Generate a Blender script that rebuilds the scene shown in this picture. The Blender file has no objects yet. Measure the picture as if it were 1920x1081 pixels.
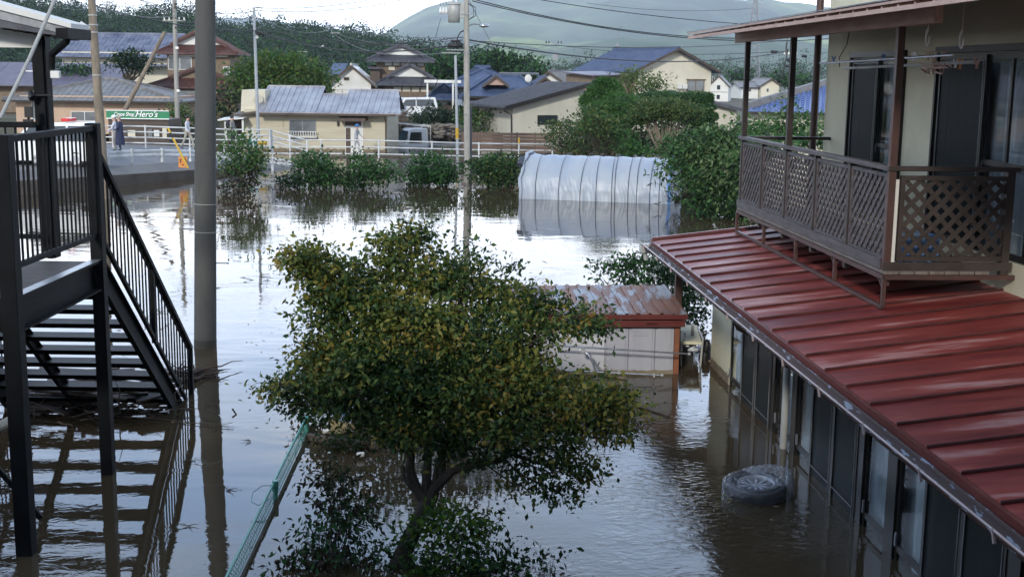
import bpy, bmesh, math, random
import numpy as np
from mathutils import Vector, Matrix, noise
random.seed(7); R = math.radians
# ------------------------------------------------------------------ camera, world, sun, exposure
scn = bpy.context.scene; COL = scn.collection
TH, RO, FP, H = R(9.88), .0126, 2300.0, 5.05
cF = Vector((0, math.cos(TH), -math.sin(TH))); cU0 = Vector((0, math.sin(TH), math.cos(TH))); cR0 = Vector((1, 0, 0))
cR = cR0*math.cos(RO)+cU0*math.sin(RO); cU = cU0*math.cos(RO)-cR0*math.sin(RO); CAM = Vector((0, 0, H))
cd = bpy.data.cameras.new('camera'); cam = bpy.data.objects.new('camera', cd); COL.objects.link(cam)
cam.matrix_world = Matrix(((cR.x, cU.x, -cF.x, 0), (cR.y, cU.y, -cF.y, 0), (cR.z, cU.z, -cF.z, H), (0, 0, 0, 1)))
cd.lens = FP/1920*36; cd.sensor_width = 36; cd.clip_end = 60000; cd.clip_start = .1
scn.camera = cam
SUN_EL, SUN_AZ = R(25), R(-163)         # azimuth from +Y, negative = left: low behind the viewer, so the added unseen building shades the near yard
sd = bpy.data.lights.new('sun', 'SUN'); sun = bpy.data.objects.new('sun', sd); COL.objects.link(sun)
sd.energy = 2.0; sd.angle = R(6); sd.color = (1, .95, .86)
sv = Vector((math.sin(SUN_AZ)*math.cos(SUN_EL), math.cos(SUN_AZ)*math.cos(SUN_EL), math.sin(SUN_EL)))
sun.rotation_euler = sv.to_track_quat('Z', 'Y').to_euler()
W = bpy.data.worlds.new('World'); scn.world = W; W.use_nodes = True
nt = W.node_tree; N = nt.nodes; L = nt.links; bg = N['Background']
sky = N.new('ShaderNodeTexSky'); sky.sky_type = 'NISHITA'; sky.sun_disc = False
sky.sun_elevation = SUN_EL; sky.sun_rotation = SUN_AZ; sky.dust_density = .6; sky.ozone_density = 2
tc = N.new('ShaderNodeTexCoord')
mp = N.new('ShaderNodeMapping'); mp.inputs['Scale'].default_value = (1, 1, 2.6); mp.inputs['Location'].default_value = (3.35, 1.0, .0)
L.new(tc.outputs['Generated'], mp.inputs[0])
nz = N.new('ShaderNodeTexNoise'); nz.inputs['Scale'].default_value = 2.7; nz.inputs['Detail'].default_value = 9; nz.inputs['Roughness'].default_value = .55
L.new(mp.outputs[0], nz.inputs['Vector'])
sx = N.new('ShaderNodeSeparateXYZ'); L.new(tc.outputs['Generated'], sx.inputs[0])
mr = N.new('ShaderNodeMapRange'); mr.inputs['From Min'].default_value = .10; mr.inputs['From Max'].default_value = .30
mr.inputs['To Min'].default_value = .42; mr.inputs['To Max'].default_value = .0; L.new(sx.outputs['Z'], mr.inputs[0])
ad = N.new('ShaderNodeMath'); ad.operation = 'ADD'; L.new(nz.outputs[0], ad.inputs[0]); L.new(mr.outputs[0], ad.inputs[1])
cr = N.new('ShaderNodeValToRGB'); cr.color_ramp.elements[0].position = .46; cr.color_ramp.elements[1].position = .66
L.new(ad.outputs[0], cr.inputs[0])
cl = N.new('ShaderNodeMixRGB'); cl.inputs[1].default_value = (3.6, 7.4, 14.0, 1); cl.inputs[2].default_value = (11.5, 11.7, 12, 1)
nz2 = N.new('ShaderNodeTexNoise'); nz2.inputs['Scale'].default_value = 6; nz2.inputs['Detail'].default_value = 6; L.new(mp.outputs[0], nz2.inputs['Vector'])
am = N.new('ShaderNodeMath'); am.operation = 'ADD'; am.use_clamp = True; L.new(nz2.outputs[0], am.inputs[0]); L.new(mr.outputs[0], am.inputs[1]); L.new(am.outputs[0], cl.inputs[0]); cr.color_ramp.elements[0].color = (.75, .75, .75, 1)
mx = N.new('ShaderNodeMixRGB'); L.new(cr.outputs[0], mx.inputs[0]); L.new(sky.outputs[0], mx.inputs[1]); L.new(cl.outputs[0], mx.inputs[2])
mb_ = N.new('ShaderNodeMapRange'); mb_.inputs['From Min'].default_value = .05; mb_.inputs['From Max'].default_value = .6; mb_.inputs['To Min'].default_value = 1.6; mb_.inputs['To Max'].default_value = .55
L.new(sx.outputs['Z'], mb_.inputs[0]); my = N.new('ShaderNodeMapRange'); my.inputs['From Min'].default_value = -.3; my.inputs['From Max'].default_value = .8; my.inputs['To Min'].default_value = .5; my.inputs['To Max'].default_value = 1.25; L.new(sx.outputs['Y'], my.inputs[0]); mm_ = N.new('ShaderNodeMath'); mm_.operation = 'MULTIPLY'; L.new(mb_.outputs[0], mm_.inputs[0]); L.new(my.outputs[0], mm_.inputs[1]); mc = N.new('ShaderNodeVectorMath'); mc.operation = 'SCALE'; L.new(cl.outputs[0], mc.inputs[0]); L.new(mm_.outputs[0], mc.inputs['Scale']); L.new(mc.outputs[0], mx.inputs[2])
L.new(mx.outputs[0], bg.inputs[0]); bg.inputs[1].default_value = .15
scn.view_settings.view_transform = 'Standard'; scn.view_settings.look = 'None'; scn.view_settings.exposure = .5; scn.view_settings.gamma = 1
scn.render.engine = 'CYCLES'
scn.cycles.volume_bounces = 0; scn.cycles.max_bounces = 8; scn.cycles.transparent_max_bounces = 16
# ------------------------------------------------------------------ reading the ground plan off the photograph's perspective
def ray(px, py): return cF+cR*((px-960)/FP)-cU*((py-540.5)/FP)
def at(px, py, Y): r = ray(px, py); return CAM+r*(Y/r.y)
def gw(px, py, z=0.): r = ray(px, py); return CAM+r*((z-H)/r.z)
# ------------------------------------------------------------------ materials
MATS = {}
def node(nt, t, **k):
    n = nt.nodes.new(t)
    for a, b in k.items():
        if a in n.inputs: n.inputs[a].default_value = b
        else: setattr(n, a, b)
    return n
def mat(name, c1, c2=None, scale=4., rough=.6, metal=0., bump=0., bscale=None, stretch=(1, 1, 1), detail=5, lo=.35, hi=.65, spec=.5, c3=None, coord='Object'):
    m = bpy.data.materials.new(name); m.use_nodes = True; t = m.node_tree; b = t.nodes['Principled BSDF']
    b.inputs['Roughness'].default_value = rough; b.inputs['Metallic'].default_value = metal; b.inputs['Specular IOR Level'].default_value = spec
    c1 = (*c1, 1); b.inputs['Base Color'].default_value = c1
    co = t.nodes.new('ShaderNodeTexCoord'); mpn = t.nodes.new('ShaderNodeMapping'); mpn.inputs['Scale'].default_value = stretch
    t.links.new(co.outputs[coord], mpn.inputs[0])
    if c2:
        n = node(t, 'ShaderNodeTexNoise', Scale=scale, Detail=detail, Roughness=.6); t.links.new(mpn.outputs[0], n.inputs['Vector'])
        r = t.nodes.new('ShaderNodeValToRGB'); e = r.color_ramp.elements; e[0].position = lo; e[1].position = hi; e[0].color = c1; e[1].color = (*c2, 1)
        if c3: x = e.new(hi+.09); x.color = (*c3, 1)
        t.links.new(n.outputs[0], r.inputs[0]); t.links.new(r.outputs[0], b.inputs['Base Color'])
    if bump:
        n = node(t, 'ShaderNodeTexNoise', Scale=bscale or scale*3, Detail=6); t.links.new(mpn.outputs[0], n.inputs['Vector'])
        bp = node(t, 'ShaderNodeBump', Strength=bump, Distance=.03); t.links.new(n.outputs[0], bp.inputs['Height']); t.links.new(bp.outputs[0], b.inputs['Normal'])
    MATS[name] = m; return m
def leafmat(name, cols, rough=.5, trans=.3, nsc=2.2):
    m = bpy.data.materials.new(name); m.use_nodes = True; t = m.node_tree; b = t.nodes['Principled BSDF']
    g = t.nodes.new('ShaderNodeNewGeometry'); r = t.nodes.new('ShaderNodeValToRGB'); e = r.color_ramp.elements
    while len(e) < len(cols): e.new(.5)
    for i, c in enumerate(cols): e[i].position = i/(len(cols)-1); e[i].color = (*c, 1)
    nn = node(t, 'ShaderNodeTexNoise', Scale=nsc, Detail=2); t.links.new(g.outputs['Position'], nn.inputs['Vector'])
    rm = node(t, 'ShaderNodeMapRange', **{'From Min': .34, 'From Max': .66}); t.links.new(nn.outputs[0], rm.inputs[0])
    mf = t.nodes.new('ShaderNodeMix'); mf.inputs[0].default_value = .32; t.links.new(rm.outputs[0], mf.inputs[2]); t.links.new(g.outputs['Random Per Island'], mf.inputs[3])
    t.links.new(mf.outputs[0], r.inputs[0]); t.links.new(r.outputs[0], b.inputs['Base Color'])
    b.inputs['Roughness'].default_value = rough; b.inputs['Specular IOR Level'].default_value = .22
    tr = t.nodes.new('ShaderNodeBsdfTranslucent'); t.links.new(r.outputs[0], tr.inputs[0])
    mxs = t.nodes.new('ShaderNodeMixShader'); mxs.inputs[0].default_value = trans
    t.links.new(b.outputs[0], mxs.inputs[1]); t.links.new(tr.outputs[0], mxs.inputs[2]); t.links.new(mxs.outputs[0], t.nodes['Material Output'].inputs[0])
    MATS[name] = m; return m
def glassmat(name, tint, fac=.12, rough=.03, body=None, bodyfac=.0, ior=1.5):
    m = bpy.data.materials.new(name); m.use_nodes = True; t = m.node_tree; t.nodes.remove(t.nodes['Principled BSDF'])
    a = t.nodes.new('ShaderNodeBsdfTransparent'); a.inputs[0].default_value = (*tint, 1)
    g = t.nodes.new('ShaderNodeBsdfGlossy'); g.inputs['Roughness'].default_value = rough
    fr = t.nodes.new('ShaderNodeFresnel'); fr.inputs[0].default_value = ior
    s = t.nodes.new('ShaderNodeMixShader'); ge = t.nodes.new('ShaderNodeNewGeometry'); iv = node(t, 'ShaderNodeMath', operation='SUBTRACT'); iv.inputs[0].default_value = 1; t.links.new(ge.outputs['Backfacing'], iv.inputs[1]); ml = node(t, 'ShaderNodeMath', operation='MULTIPLY'); t.links.new(fr.outputs[0], ml.inputs[0]); t.links.new(iv.outputs[0], ml.inputs[1]); t.links.new(ml.outputs[0], s.inputs[0])
    src = a
    if body:
        d = t.nodes.new('ShaderNodeBsdfDiffuse'); d.inputs[0].default_value = (*body, 1)
        s0 = t.nodes.new('ShaderNodeMixShader'); s0.inputs[0].default_value = bodyfac
        t.links.new(a.outputs[0], s0.inputs[1]); t.links.new(d.outputs[0], s0.inputs[2]); src = s0
    t.links.new(src.outputs[0], s.inputs[1]); t.links.new(g.outputs[0], s.inputs[2]); t.links.new(s.outputs[0], t.nodes['Material Output'].inputs[0])
    MATS[name] = m; return m
mat('black_steel', (.0045, .005, .006), (.008, .009, .011), 3, .55, 0, spec=.1)
mat('deck_steel', (.05, .035, .03), (.02, .02, .02), 5, .7, bump=.3)
mat('grey_steel', (.3, .31, .33), (.2, .21, .22), 8, .35, .6)
mat('silver_pipe', (.5, .52, .55), (.35, .37, .4), 8, .25, .8)
mat('concrete', (.085, .085, .08), (.06, .06, .058), 3, .85, bump=.25, bscale=40, stretch=(1, 1, .25))
mat('concrete_dark', (.03, .028, .025), (.05, .045, .04), 6, .7)
mat('pole_brown', (.24, .2, .15), (.14, .115, .09), 5, .85, stretch=(1, 1, .3), bump=.2)
mat('pole_pale', (.34, .33, .3), (.24, .23, .21), 5, .8, stretch=(1, 1, .3))
mat('white_paint', (.72, .73, .72), (.55, .55, .52), 2, .4)
mat('rail_white', (.66, .68, .69), (.45, .46, .46), 1.5, .35)
mat('car_white', (.72, .74, .76), None, rough=.25)
mat('car_black', (.01, .01, .012), None, rough=.3)
mat('dark_glass', (.02, .03, .035), None, rough=.06, spec=.9)
mat('blue_glass', (.05, .10, .14), (.02, .03, .04), 3, rough=.08, spec=.9)
mat('pane_grey', (.16, .18, .19), (.1, .11, .12), 1.2, rough=.15, spec=.7)
mat('red_lamp', (.55, .03, .03), None, rough=.2)
mat('yellow_paint', (.6, .38, .03), (.45, .28, .03), 6, .5)
mat('orange_paint', (.7, .26, .05), (.55, .2, .05), 6, .5)
mat('cream_siding', (.50, .46, .35), (.42, .38, .28), 1.2, .7, stretch=(.3, .3, 3))
mat('cream_wall', (.55, .52, .38), (.46, .43, .31), .9, .8, bump=.1, bscale=30)
mat('pale_wall', (.5, .48, .4), (.43, .41, .34), .8, .8, bump=.1, bscale=20)
mat('ivory_wall', (.62, .58, .47), (.53, .5, .4), .8, .8)
mat('pink_wall', (.50, .36, .26), (.42, .30, .22), .8, .8)
mat('white_wall', (.66, .66, .63), (.56, .56, .53), .8, .8)
mat('brown_wall', (.14, .1, .07), (.2, .15, .1), 3, .8)
mat('dark_wood', (.045, .03, .022), (.08, .055, .04), 4, .6, stretch=(1, 1, 6))
mat('tile_blue', (.035, .06, .13), (.07, .1, .18), 1.6, .6, bump=.5, bscale=6)
mat('tile_bluegrey', (.06, .075, .13), (.17, .19, .26), .9, .6, bump=.5, bscale=6)
mat('tile_blue_bright', (.07, .12, .30), (.12, .18, .38), 2, .28)
mat('tile_dark', (.04, .042, .055), (.075, .078, .095), 2.5, .6, bump=.5, bscale=6)
mat('tile_grey', (.12, .12, .125), (.2, .2, .2), 1.8, .6, bump=.5, bscale=6)
mat('tile_red', (.055, .022, .018), (.10, .04, .032), 2.5, .6, bump=.5, bscale=6)
mat('metal_lilac', (.23, .23, .27), (.38, .39, .42), .9, .3, .4)
mat('metal_purple', (.08, .07, .11), (.12, .11, .15), 1, .5)
mat('red_roof', (.10, .011, .011), (.20, .034, .026), .9, .48, spec=.35, stretch=(.35, 2.2, 3), lo=.38, hi=.56, c3=(.33, .17, .16), bump=.12, bscale=9)
mat('red_seam', (.03, .007, .007), (.07, .018, .016), 3, .35)
mat('red_trim', (.09, .018, .015), (.12, .03, .025), 3, .4)
mat('gutter_copper', (.10, .06, .05), (.05, .035, .03), 5, .3, .3)
mat('gutter_peel', (.045, .025, .023), (.22, .26, .34), 3.0, .6, spec=.12, stretch=(6, 1.2, 6), lo=.57, hi=.62)
mat('bronze_frame', (.018, .016, .015), (.03, .027, .025), 4, .35, .4)
mat('balcony_wood', (.035, .028, .028), (.085, .072, .076), 2.5, .6, stretch=(6, 1, 6), bump=.2)
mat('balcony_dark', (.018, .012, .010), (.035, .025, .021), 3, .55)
mat('balcony_rust', (.065, .026, .021), (.04, .02, .017), 5, .5)
mat('beam_wood', (.34, .21, .17), (.42, .29, .24), 3, .6, stretch=(3, .6, 3))
mat('deck_wood', (.14, .12, .1), (.08, .065, .055), 3, .7, stretch=(6, 1, 1))
mat('pvc_grey', (.36, .37, .36), (.28, .29, .28), 3, .4)
mat('curtain', (.34, .39, .42), (.2, .24, .27), 3, .8, stretch=(3, 3, .3))
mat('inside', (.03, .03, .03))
mat('shed_wall', (.38, .38, .42), (.31, .31, .34), 1.5, .5, stretch=(1, 1, .4))
mat('shed_white', (.50, .50, .53), (.42, .42, .45), 1.5, .5)
mat('shed_orange', (.22, .075, .03), (.15, .055, .03), 5, .6)
mat('rust_sheet', (.26, .29, .34), (.13, .05, .028), 1.6, .55, stretch=(3, .7, 1), lo=.42, hi=.52, metal=.1, c3=(.18, .08, .045), bump=.2)
mat('bark', (.025, .02, .016), (.055, .045, .036), 6, .9, stretch=(1, 1, .3), bump=.6)
mat('bark_pale', (.2, .165, .12), (.12, .1, .075), 6, .9, stretch=(1, 1, .3), bump=.5)
mat('twig', (.05, .035, .025), (.1, .07, .05), 10, .9)
mat('plank', (.06, .045, .04), (.12, .09, .07), 4, .8, stretch=(1, 6, 6))
mat('green_net', (.06, .27, .22), (.1, .36, .31), 10, .4)
mat('sign_green', (.005, .17, .07), (.008, .2, .085), 3, .4)
mat('sign_white', (.85, .86, .85), None, rough=.4)
mat('rubber', (.01, .01, .011), None, rough=.5)
mat('alloy', (.5, .52, .55), (.38, .4, .43), 5, .3)
mat('wire_black', (.012, .012, .014), None, rough=.5)
mat('porcelain', (.7, .7, .68), None, rough=.3)
mat('strap_dark', (.03, .035, .05), None, rough=.5)
mat('vinyl_blue', (.05, .16, .42), (.2, .35, .6), 4, .3)
mat('skin', (.42, .26, .19), None, rough=.5)
mat('hair', (.012, .01, .01), None, rough=.5)
mat('navy_cloth', (.012, .018, .05), (.02, .026, .07), 6, .8)
mat('white_cloth', (.62, .64, .7), (.5, .52, .57), 6, .8)
mat('beige_cloth', (.36, .35, .3), (.28, .27, .23), 6, .8)
mat('grey_cloth', (.2, .19, .18), (.26, .25, .24), 6, .8)
mat('palegrey_cloth', (.38, .39, .41), (.3, .31, .33), 6, .8)
mat('dark_cloth', (.02, .02, .025), None, rough=.8)
mat('blue_cap', (.03, .14, .38), None, rough=.6)
mat('teal_plastic', (.03, .36, .38), None, rough=.4)
mat('straw', (.35, .29, .15), (.22, .17, .08), 20, .8, stretch=(1, 1, 1))
mat('asphalt', (.09, .09, .095), (.14, .135, .13), .8, .6, bump=.2)
mat('retaining', (.10, .085, .07), (.06, .05, .04), 1.2, .85, bump=.3)
mat('stone_wall', (.10, .085, .07), (.2, .18, .15), 2.5, .9, bump=.8)
mat('board_fence', (.13, .08, .06), (.09, .06, .045), 1.5, .7, stretch=(.5, 1, 4))
mat('ground', (.05, .055, .025), (.09, .07, .045), .05, .95)
mat('forest_floor', (.02, .035, .015), (.035, .05, .02), .02, .95)
for nm, cols in dict(
    leaf_fg=[(.02, .045, .015), (.04, .08, .022), (.075, .12, .028), (.11, .145, .034)],
    leaf_yel=[(.075, .105, .022), (.13, .15, .03), (.21, .19, .04), (.27, .17, .045)],
    leaf_red=[(.17, .10, .03), (.12, .13, .03), (.09, .13, .025), (.20, .08, .03)],
    leaf_dark=[(.008, .022, .008), (.014, .04, .012), (.022, .055, .016)],
    leaf_dead=[(.02, .015, .01), (.04, .03, .02), (.03, .04, .02), (.06, .045, .03)],
    leaf_bush=[(.018, .065, .018), (.035, .105, .028), (.075, .17, .05)],
    leaf_pale=[(.05, .10, .025), (.09, .15, .04), (.13, .19, .06)],
    leaf_glossy=[(.03, .075, .022), (.06, .12, .04), (.11, .17, .065), (.2, .26, .14)],
    leaf_topiary=[(.03, .085, .02), (.05, .125, .03), (.085, .18, .045)],
    leaf_pine=[(.022, .065, .02), (.036, .095, .028), (.06, .13, .038)],
    leaf_olive=[(.055, .085, .028), (.09, .125, .038), (.13, .15, .05)],
    leaf_lime=[(.035, .08, .008), (.07, .13, .012), (.10, .17, .02)],
    leaf_far=[(.006, .02, .01), (.010, .03, .014), (.018, .042, .018)]).items(): leafmat(nm, cols)
mat('steel_paint', (.36, .39, .42), (.3, .33, .36), 1, .4)
mat('lip_metal', (.34, .27, .26), (.2, .15, .15), 3, .35)
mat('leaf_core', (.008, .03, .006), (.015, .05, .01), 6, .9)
glassmat('window_glass', (.93, .95, .96)); glassmat('screen_mesh', (.5, .52, .52), body=(.022, .028, .03), bodyfac=.6, rough=.3, ior=1.12)
glassmat('clear_bag', (.85, .88, .93), body=(.6, .66, .76), bodyfac=.10, rough=.08)
# ------------------------------------------------------------------ object bookkeeping
ROOTM = {}
def tag(o, label=None, cat=None, group=None, kind=None):
    if label: o['label'] = label
    if cat: o['category'] = cat
    if group: o['group'] = group
    if kind: o['kind'] = kind
    return o
def thing(name, label, cat, loc, rz=0., group=None):
    o = bpy.data.objects.new(name, None); o.empty_display_size = .3; COL.objects.link(o)
    o.location = loc; o.rotation_euler = (0, 0, rz); ROOTM[o.name] = Matrix.Translation(Vector(loc)) @ Matrix.Rotation(rz, 4, 'Z')
    return tag(o, label, cat, group)
class MB:
    def __init__(s, M=None): s.v = []; s.f = []; s.mi = []; s.M = M; s.cur = 0
    def add(s, vs, fs):
        b = len(s.v)
        if s.M: vs = [s.M @ Vector(v) for v in vs]
        s.v += [tuple(v) for v in vs]; s.f += [tuple(b+i for i in f) for f in fs]; s.mi += [s.cur]*len(fs); return s
    def box(s, a, b):
        x0, y0, z0 = a; x1, y1, z1 = b
        return s.add([(x0, y0, z0), (x1, y0, z0), (x1, y1, z0), (x0, y1, z0), (x0, y0, z1), (x1, y0, z1), (x1, y1, z1), (x0, y1, z1)],
                     [(0, 3, 2, 1), (4, 5, 6, 7), (0, 1, 5, 4), (1, 2, 6, 5), (2, 3, 7, 6), (3, 0, 4, 7)])
    def cbox(s, c, d): return s.box((c[0]-d[0]/2, c[1]-d[1]/2, c[2]-d[2]/2), (c[0]+d[0]/2, c[1]+d[1]/2, c[2]+d[2]/2))
    def bar(s, p, q, w, h=None, up=(0, 0, 1)):
        h = w if h is None else h; p = Vector(p); q = Vector(q); t = (q-p).normalized(); up = Vector(up)
        if abs(t.dot(up.normalized())) > .98: up = Vector((0, 1, 0)) if abs(t.y) < .9 else Vector((1, 0, 0))
        a = t.cross(up).normalized(); b = a.cross(t); vs = []
        for c in (p, q):
            for i, j in ((-1, -1), (1, -1), (1, 1), (-1, 1)): vs.append(c+a*(w/2*i)+b*(h/2*j))
        return s.add(vs, [(3, 2, 1, 0), (4, 5, 6, 7), (0, 1, 5, 4), (1, 2, 6, 5), (2, 3, 7, 6), (3, 0, 4, 7)])
    def tube(s, pts, r, n=8, cap=True):
        pts = [Vector(p) for p in pts]; rs = r if isinstance(r, (list, tuple)) else [r]*len(pts); vs = []; fs = []; a = None
        for i, p in enumerate(pts):
            t = (pts[min(i+1, len(pts)-1)]-pts[max(i-1, 0)]).normalized()
            if a is None: a = t.orthogonal().normalized()
            else: a = (a-t*a.dot(t)).normalized()
            b = t.cross(a)
            for k in range(n): g = 2*math.pi*k/n; vs.append(p+(a*math.cos(g)+b*math.sin(g))*rs[i])
        for i in range(len(pts)-1):
            for k in range(n): k2 = (k+1) % n; fs.append((i*n+k, i*n+k2, (i+1)*n+k2, (i+1)*n+k))
        if cap: fs.append(tuple(range(n))[::-1]); fs.append(tuple((len(pts)-1)*n+k for k in range(n)))
        return s.add(vs, fs)
    def prism(s, poly, d):            # planar polygon (3d points) thickened by vector d
        n = len(poly); d = Vector(d); P = [Vector(p) for p in poly]
        return s.add(P+[p+d for p in P], [tuple(range(n))[::-1], tuple(range(n, 2*n))]+[(i, (i+1) % n, (i+1) % n+n, i+n) for i in range(n)])
    def quad(s, *p): return s.add(p, [tuple(range(len(p)))])
    def ball(s, c, r, nu=10, nv=7):
        c = Vector(c); r = r if isinstance(r, (list, tuple)) else (r, r, r); vs = [c+Vector((0, 0, r[2]))]; fs = []
        for j in range(1, nv):
            for i in range(nu):
                th = math.pi*j/nv; ph = 2*math.pi*i/nu; vs.append(c+Vector((r[0]*math.sin(th)*math.cos(ph), r[1]*math.sin(th)*math.sin(ph), r[2]*math.cos(th))))
        vs.append(c-Vector((0, 0, r[2]))); l = len(vs)-1
        for i in range(nu):
            i2 = (i+1) % nu; fs.append((0, 1+i, 1+i2)); fs.append((l, l-nu+i2, l-nu+i))
            for j in range(nv-2): fs.append((1+j*nu+i, 1+(j+1)*nu+i, 1+(j+1)*nu+i2, 1+j*nu+i2))
        return s.add(vs, fs)
    def build(s, name, m, parent=None, smooth=False, bevel=0.):
        me = bpy.data.meshes.new(name); vs = s.v
        o = bpy.data.objects.new(name, me); COL.objects.link(o)
        if parent is not None:
            r = parent
            while r.parent: r = r.parent
            if r.name in ROOTM: I = ROOTM[r.name].inverted(); vs = [I @ Vector(v) for v in vs]
            o.parent = parent
        elif s.v:                       # a thing that is one mesh: origin at its base
            a = np.array(s.v); c = Vector((float(a[:, 0].mean()), float(a[:, 1].mean()), float(a[:, 2].min())))
            vs = [Vector(v)-c for v in vs]; o.location = c; ROOTM[o.name] = Matrix.Translation(c)
        me.from_pydata([tuple(v) for v in vs], [], s.f)
        ml = m if isinstance(m, (list, tuple)) else [m]
        for x in ml: me.materials.append(MATS[x])
        if len(ml) > 1: me.polygons.foreach_set('material_index', s.mi)
        if smooth: me.polygons.foreach_set('use_smooth', [True]*len(me.polygons))
        me.update()
        if smooth and smooth != 2:
            try: me.set_sharp_from_angle(angle=R(40))
            except Exception: pass
        if bevel: bv = o.modifiers.new('bevel', 'BEVEL'); bv.width = bevel; bv.segments = 2; bv.limit_method = 'ANGLE'
        return o
def st(name, mb, m, **k): o = mb.build(name, m, **k); o['kind'] = 'structure'; return o
def copy_thing(r, loc, rz=None, label=None):
    c = r.copy(); COL.objects.link(c); c.location = loc
    if rz is not None: c.rotation_euler = (0, 0, rz)
    if label: c['label'] = label
    ROOTM[c.name] = Matrix.Translation(Vector(loc)) @ Matrix.Rotation(c.rotation_euler.z, 4, 'Z')
    def rec(a, b):
        for ch in list(a.children):
            k = ch.copy(); COL.objects.link(k); k.parent = b; rec(ch, k)
    rec(r, c); return c
mat('mud', (.13, .105, .07), (.2, .165, .115), 6, .8)
def tide(a, b, h, parent, n=60, nrm=(0, -1, 0), seed=1):      # muddy tide mark left on a wall just above the water
    a = Vector(a); b = Vector(b); mb = MB(); vs = []
    for k in range(n+1):
        p = a.lerp(b, k/n); vs += [(p.x, p.y, -.1), (p.x, p.y, h*(1+.35*noise.noise(Vector((k*.35, seed, 0)))+.15*noise.noise(Vector((k*1.7, seed, 3)))))]
    mb.add(vs, [(2*k, 2*k+2, 2*k+3, 2*k+1) for k in range(n)]); return mb.build('tide_mark', 'mud', parent)
# ------------------------------------------------------------------ foliage
def leaves(name, parent, clumps, size, mats, seed=0, droop=.3, aspect=.5, shell=.55, flat=.0, folds=True):
    """clumps: (centre, (rx,ry,rz), count[, material weights]); leaf-sized folded faces through each clump's volume, denser outside"""
    rg = np.random.default_rng(seed); V = []; MI = []; spray = size*1.9
    for c in clumps:
        ce, rr, n = c[0], c[1], int(c[2]); wt = c[3] if len(c) > 3 else [1]*len(mats); wt = np.array(wt, float); wt /= wt.sum()
        d = rg.normal(size=(n, 3)); d /= np.linalg.norm(d, axis=1)[:, None]
        # lumpy radius so the outline is uneven
        ph = rg.uniform(0, 6.28, (6,)); k = rg.normal(size=(6, 3))*2.2
        lump = 1+.13*sum(np.sin(d@k[i]+ph[i]) for i in range(6))/1.4
        rad = (shell+(1-shell)*rg.random(n)**.6)*lump; rad = np.where(rg.random(n) < .07, rad*rg.uniform(1, 1.22, n), rad)
        p = np.array(ce)+d*np.array(rr)*rad[:, None]
        if shell < .84:        # leaves gather in sprays round twig ends
            k_ = max(3, n//32); si = rg.integers(0, k_, n); gth = rg.random(n) < .8
            off = rg.normal(size=(n, 3))*spray*np.array([1, 1, .45]); p = np.where(gth[:, None], p[si]+off, p); d = np.where(gth[:, None], d[si]*.6+np.array([0, 0, .35])+off/spray*.35, d)
        s = size*rg.uniform(.45, 1.45, n)
        a = d*.5+rg.normal(size=(n, 3))*.6; a[:, 2] -= droop; a /= np.linalg.norm(a, axis=1)[:, None]
        b = np.cross(a, rg.normal(size=(n, 3))*.8+np.array([0, 0, .9+flat])); b /= np.linalg.norm(b, axis=1)[:, None]+1e-9
        b = np.cross(a, np.cross(b, a)); nn = np.cross(b, a)
        A = p; B = p+a*(s*.5)[:, None]+b*(s*aspect*.5)[:, None]+nn*(s*.1)[:, None]; Cc = p+a*s[:, None]; D = p+a*(s*.5)[:, None]-b*(s*aspect*.5)[:, None]+nn*(s*.1)[:, None]
        V.append(np.stack([A, B, Cc, D], 1)); MI.append(rg.choice(len(mats), n, p=wt))
    V = np.concatenate(V).reshape(-1, 3); MI = np.concatenate(MI); n = len(MI)
    r = parent
    while r is not None and r.parent: r = r.parent
    if r is not None and r.name in ROOTM:
        I = np.array(ROOTM[r.name].inverted()); V = V@I[:3, :3].T+I[:3, 3]
    me = bpy.data.meshes.new(name); me.vertices.add(n*4); me.vertices.foreach_set('co', V.ravel().astype(np.float32))
    idx = (np.arange(n)*4)[:, None]; tri = np.concatenate([idx+[0, 1, 2], idx+[0, 2, 3]], 1).ravel()
    me.loops.add(n*6); me.loops.foreach_set('vertex_index', tri.astype(np.int32))
    me.polygons.add(n*2); me.polygons.foreach_set('loop_start', (np.arange(n*2)*3).astype(np.int32)); me.polygons.foreach_set('loop_total', np.full(n*2, 3, np.int32))
    for x in mats: me.materials.append(MATS[x])
    me.polygons.foreach_set('material_index', np.repeat(MI, 2).astype(np.int32)); me.update(calc_edges=True)
    o = bpy.data.objects.new(name, me); COL.objects.link(o)
    if parent is not None: o.parent = parent
    return o
def limb(mb, p, q, r0, r1, wob=.08, n=5, sides=7):
    p = Vector(p); q = Vector(q); pts = []; l = (q-p).length
    for i in range(n+1):
        t = i/n; w = Vector((random.gauss(0, 1), random.gauss(0, 1), random.gauss(0, .6)))*l*wob*math.sin(math.pi*t)
        pts.append(p.lerp(q, t)+w)
    mb.tube(pts, [r0+(r1-r0)*i/n for i in range(n+1)], sides); return pts
def bush(name, label, cat, base, clumps, size, mats, seed, stems=7, group=None, stemr=.03, bark='bark', **kw):
    t = thing(name, label, cat, base, group=group); leaves('foliage', t, clumps, size, mats, seed, **kw)
    mb = MB(); random.seed(seed)
    for i in range(stems):
        c = random.choice(clumps); q = Vector(c[0])+Vector([random.uniform(-.5, .5)*c[1][k] for k in range(3)])
        limb(mb, Vector(base)+Vector((random.uniform(-.15, .15), random.uniform(-.15, .15), -.3)), q, stemr, stemr*.3)
    mb.build('stems' if stems > 1 else 'trunk', bark, t, smooth=True); return t
def pc(px, py, Y, rpx, rpy, n, w=None, ry=None):     # a clump seen at (px,py) at depth Y with pixel radii
    c = at(px, py, Y); k = Y/FP; rx = rpx*k; return (tuple(c), (rx, ry if ry else rx*.8, rpy*k), n)+((w,) if w else ())
HAZE = 1.5e-4
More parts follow.
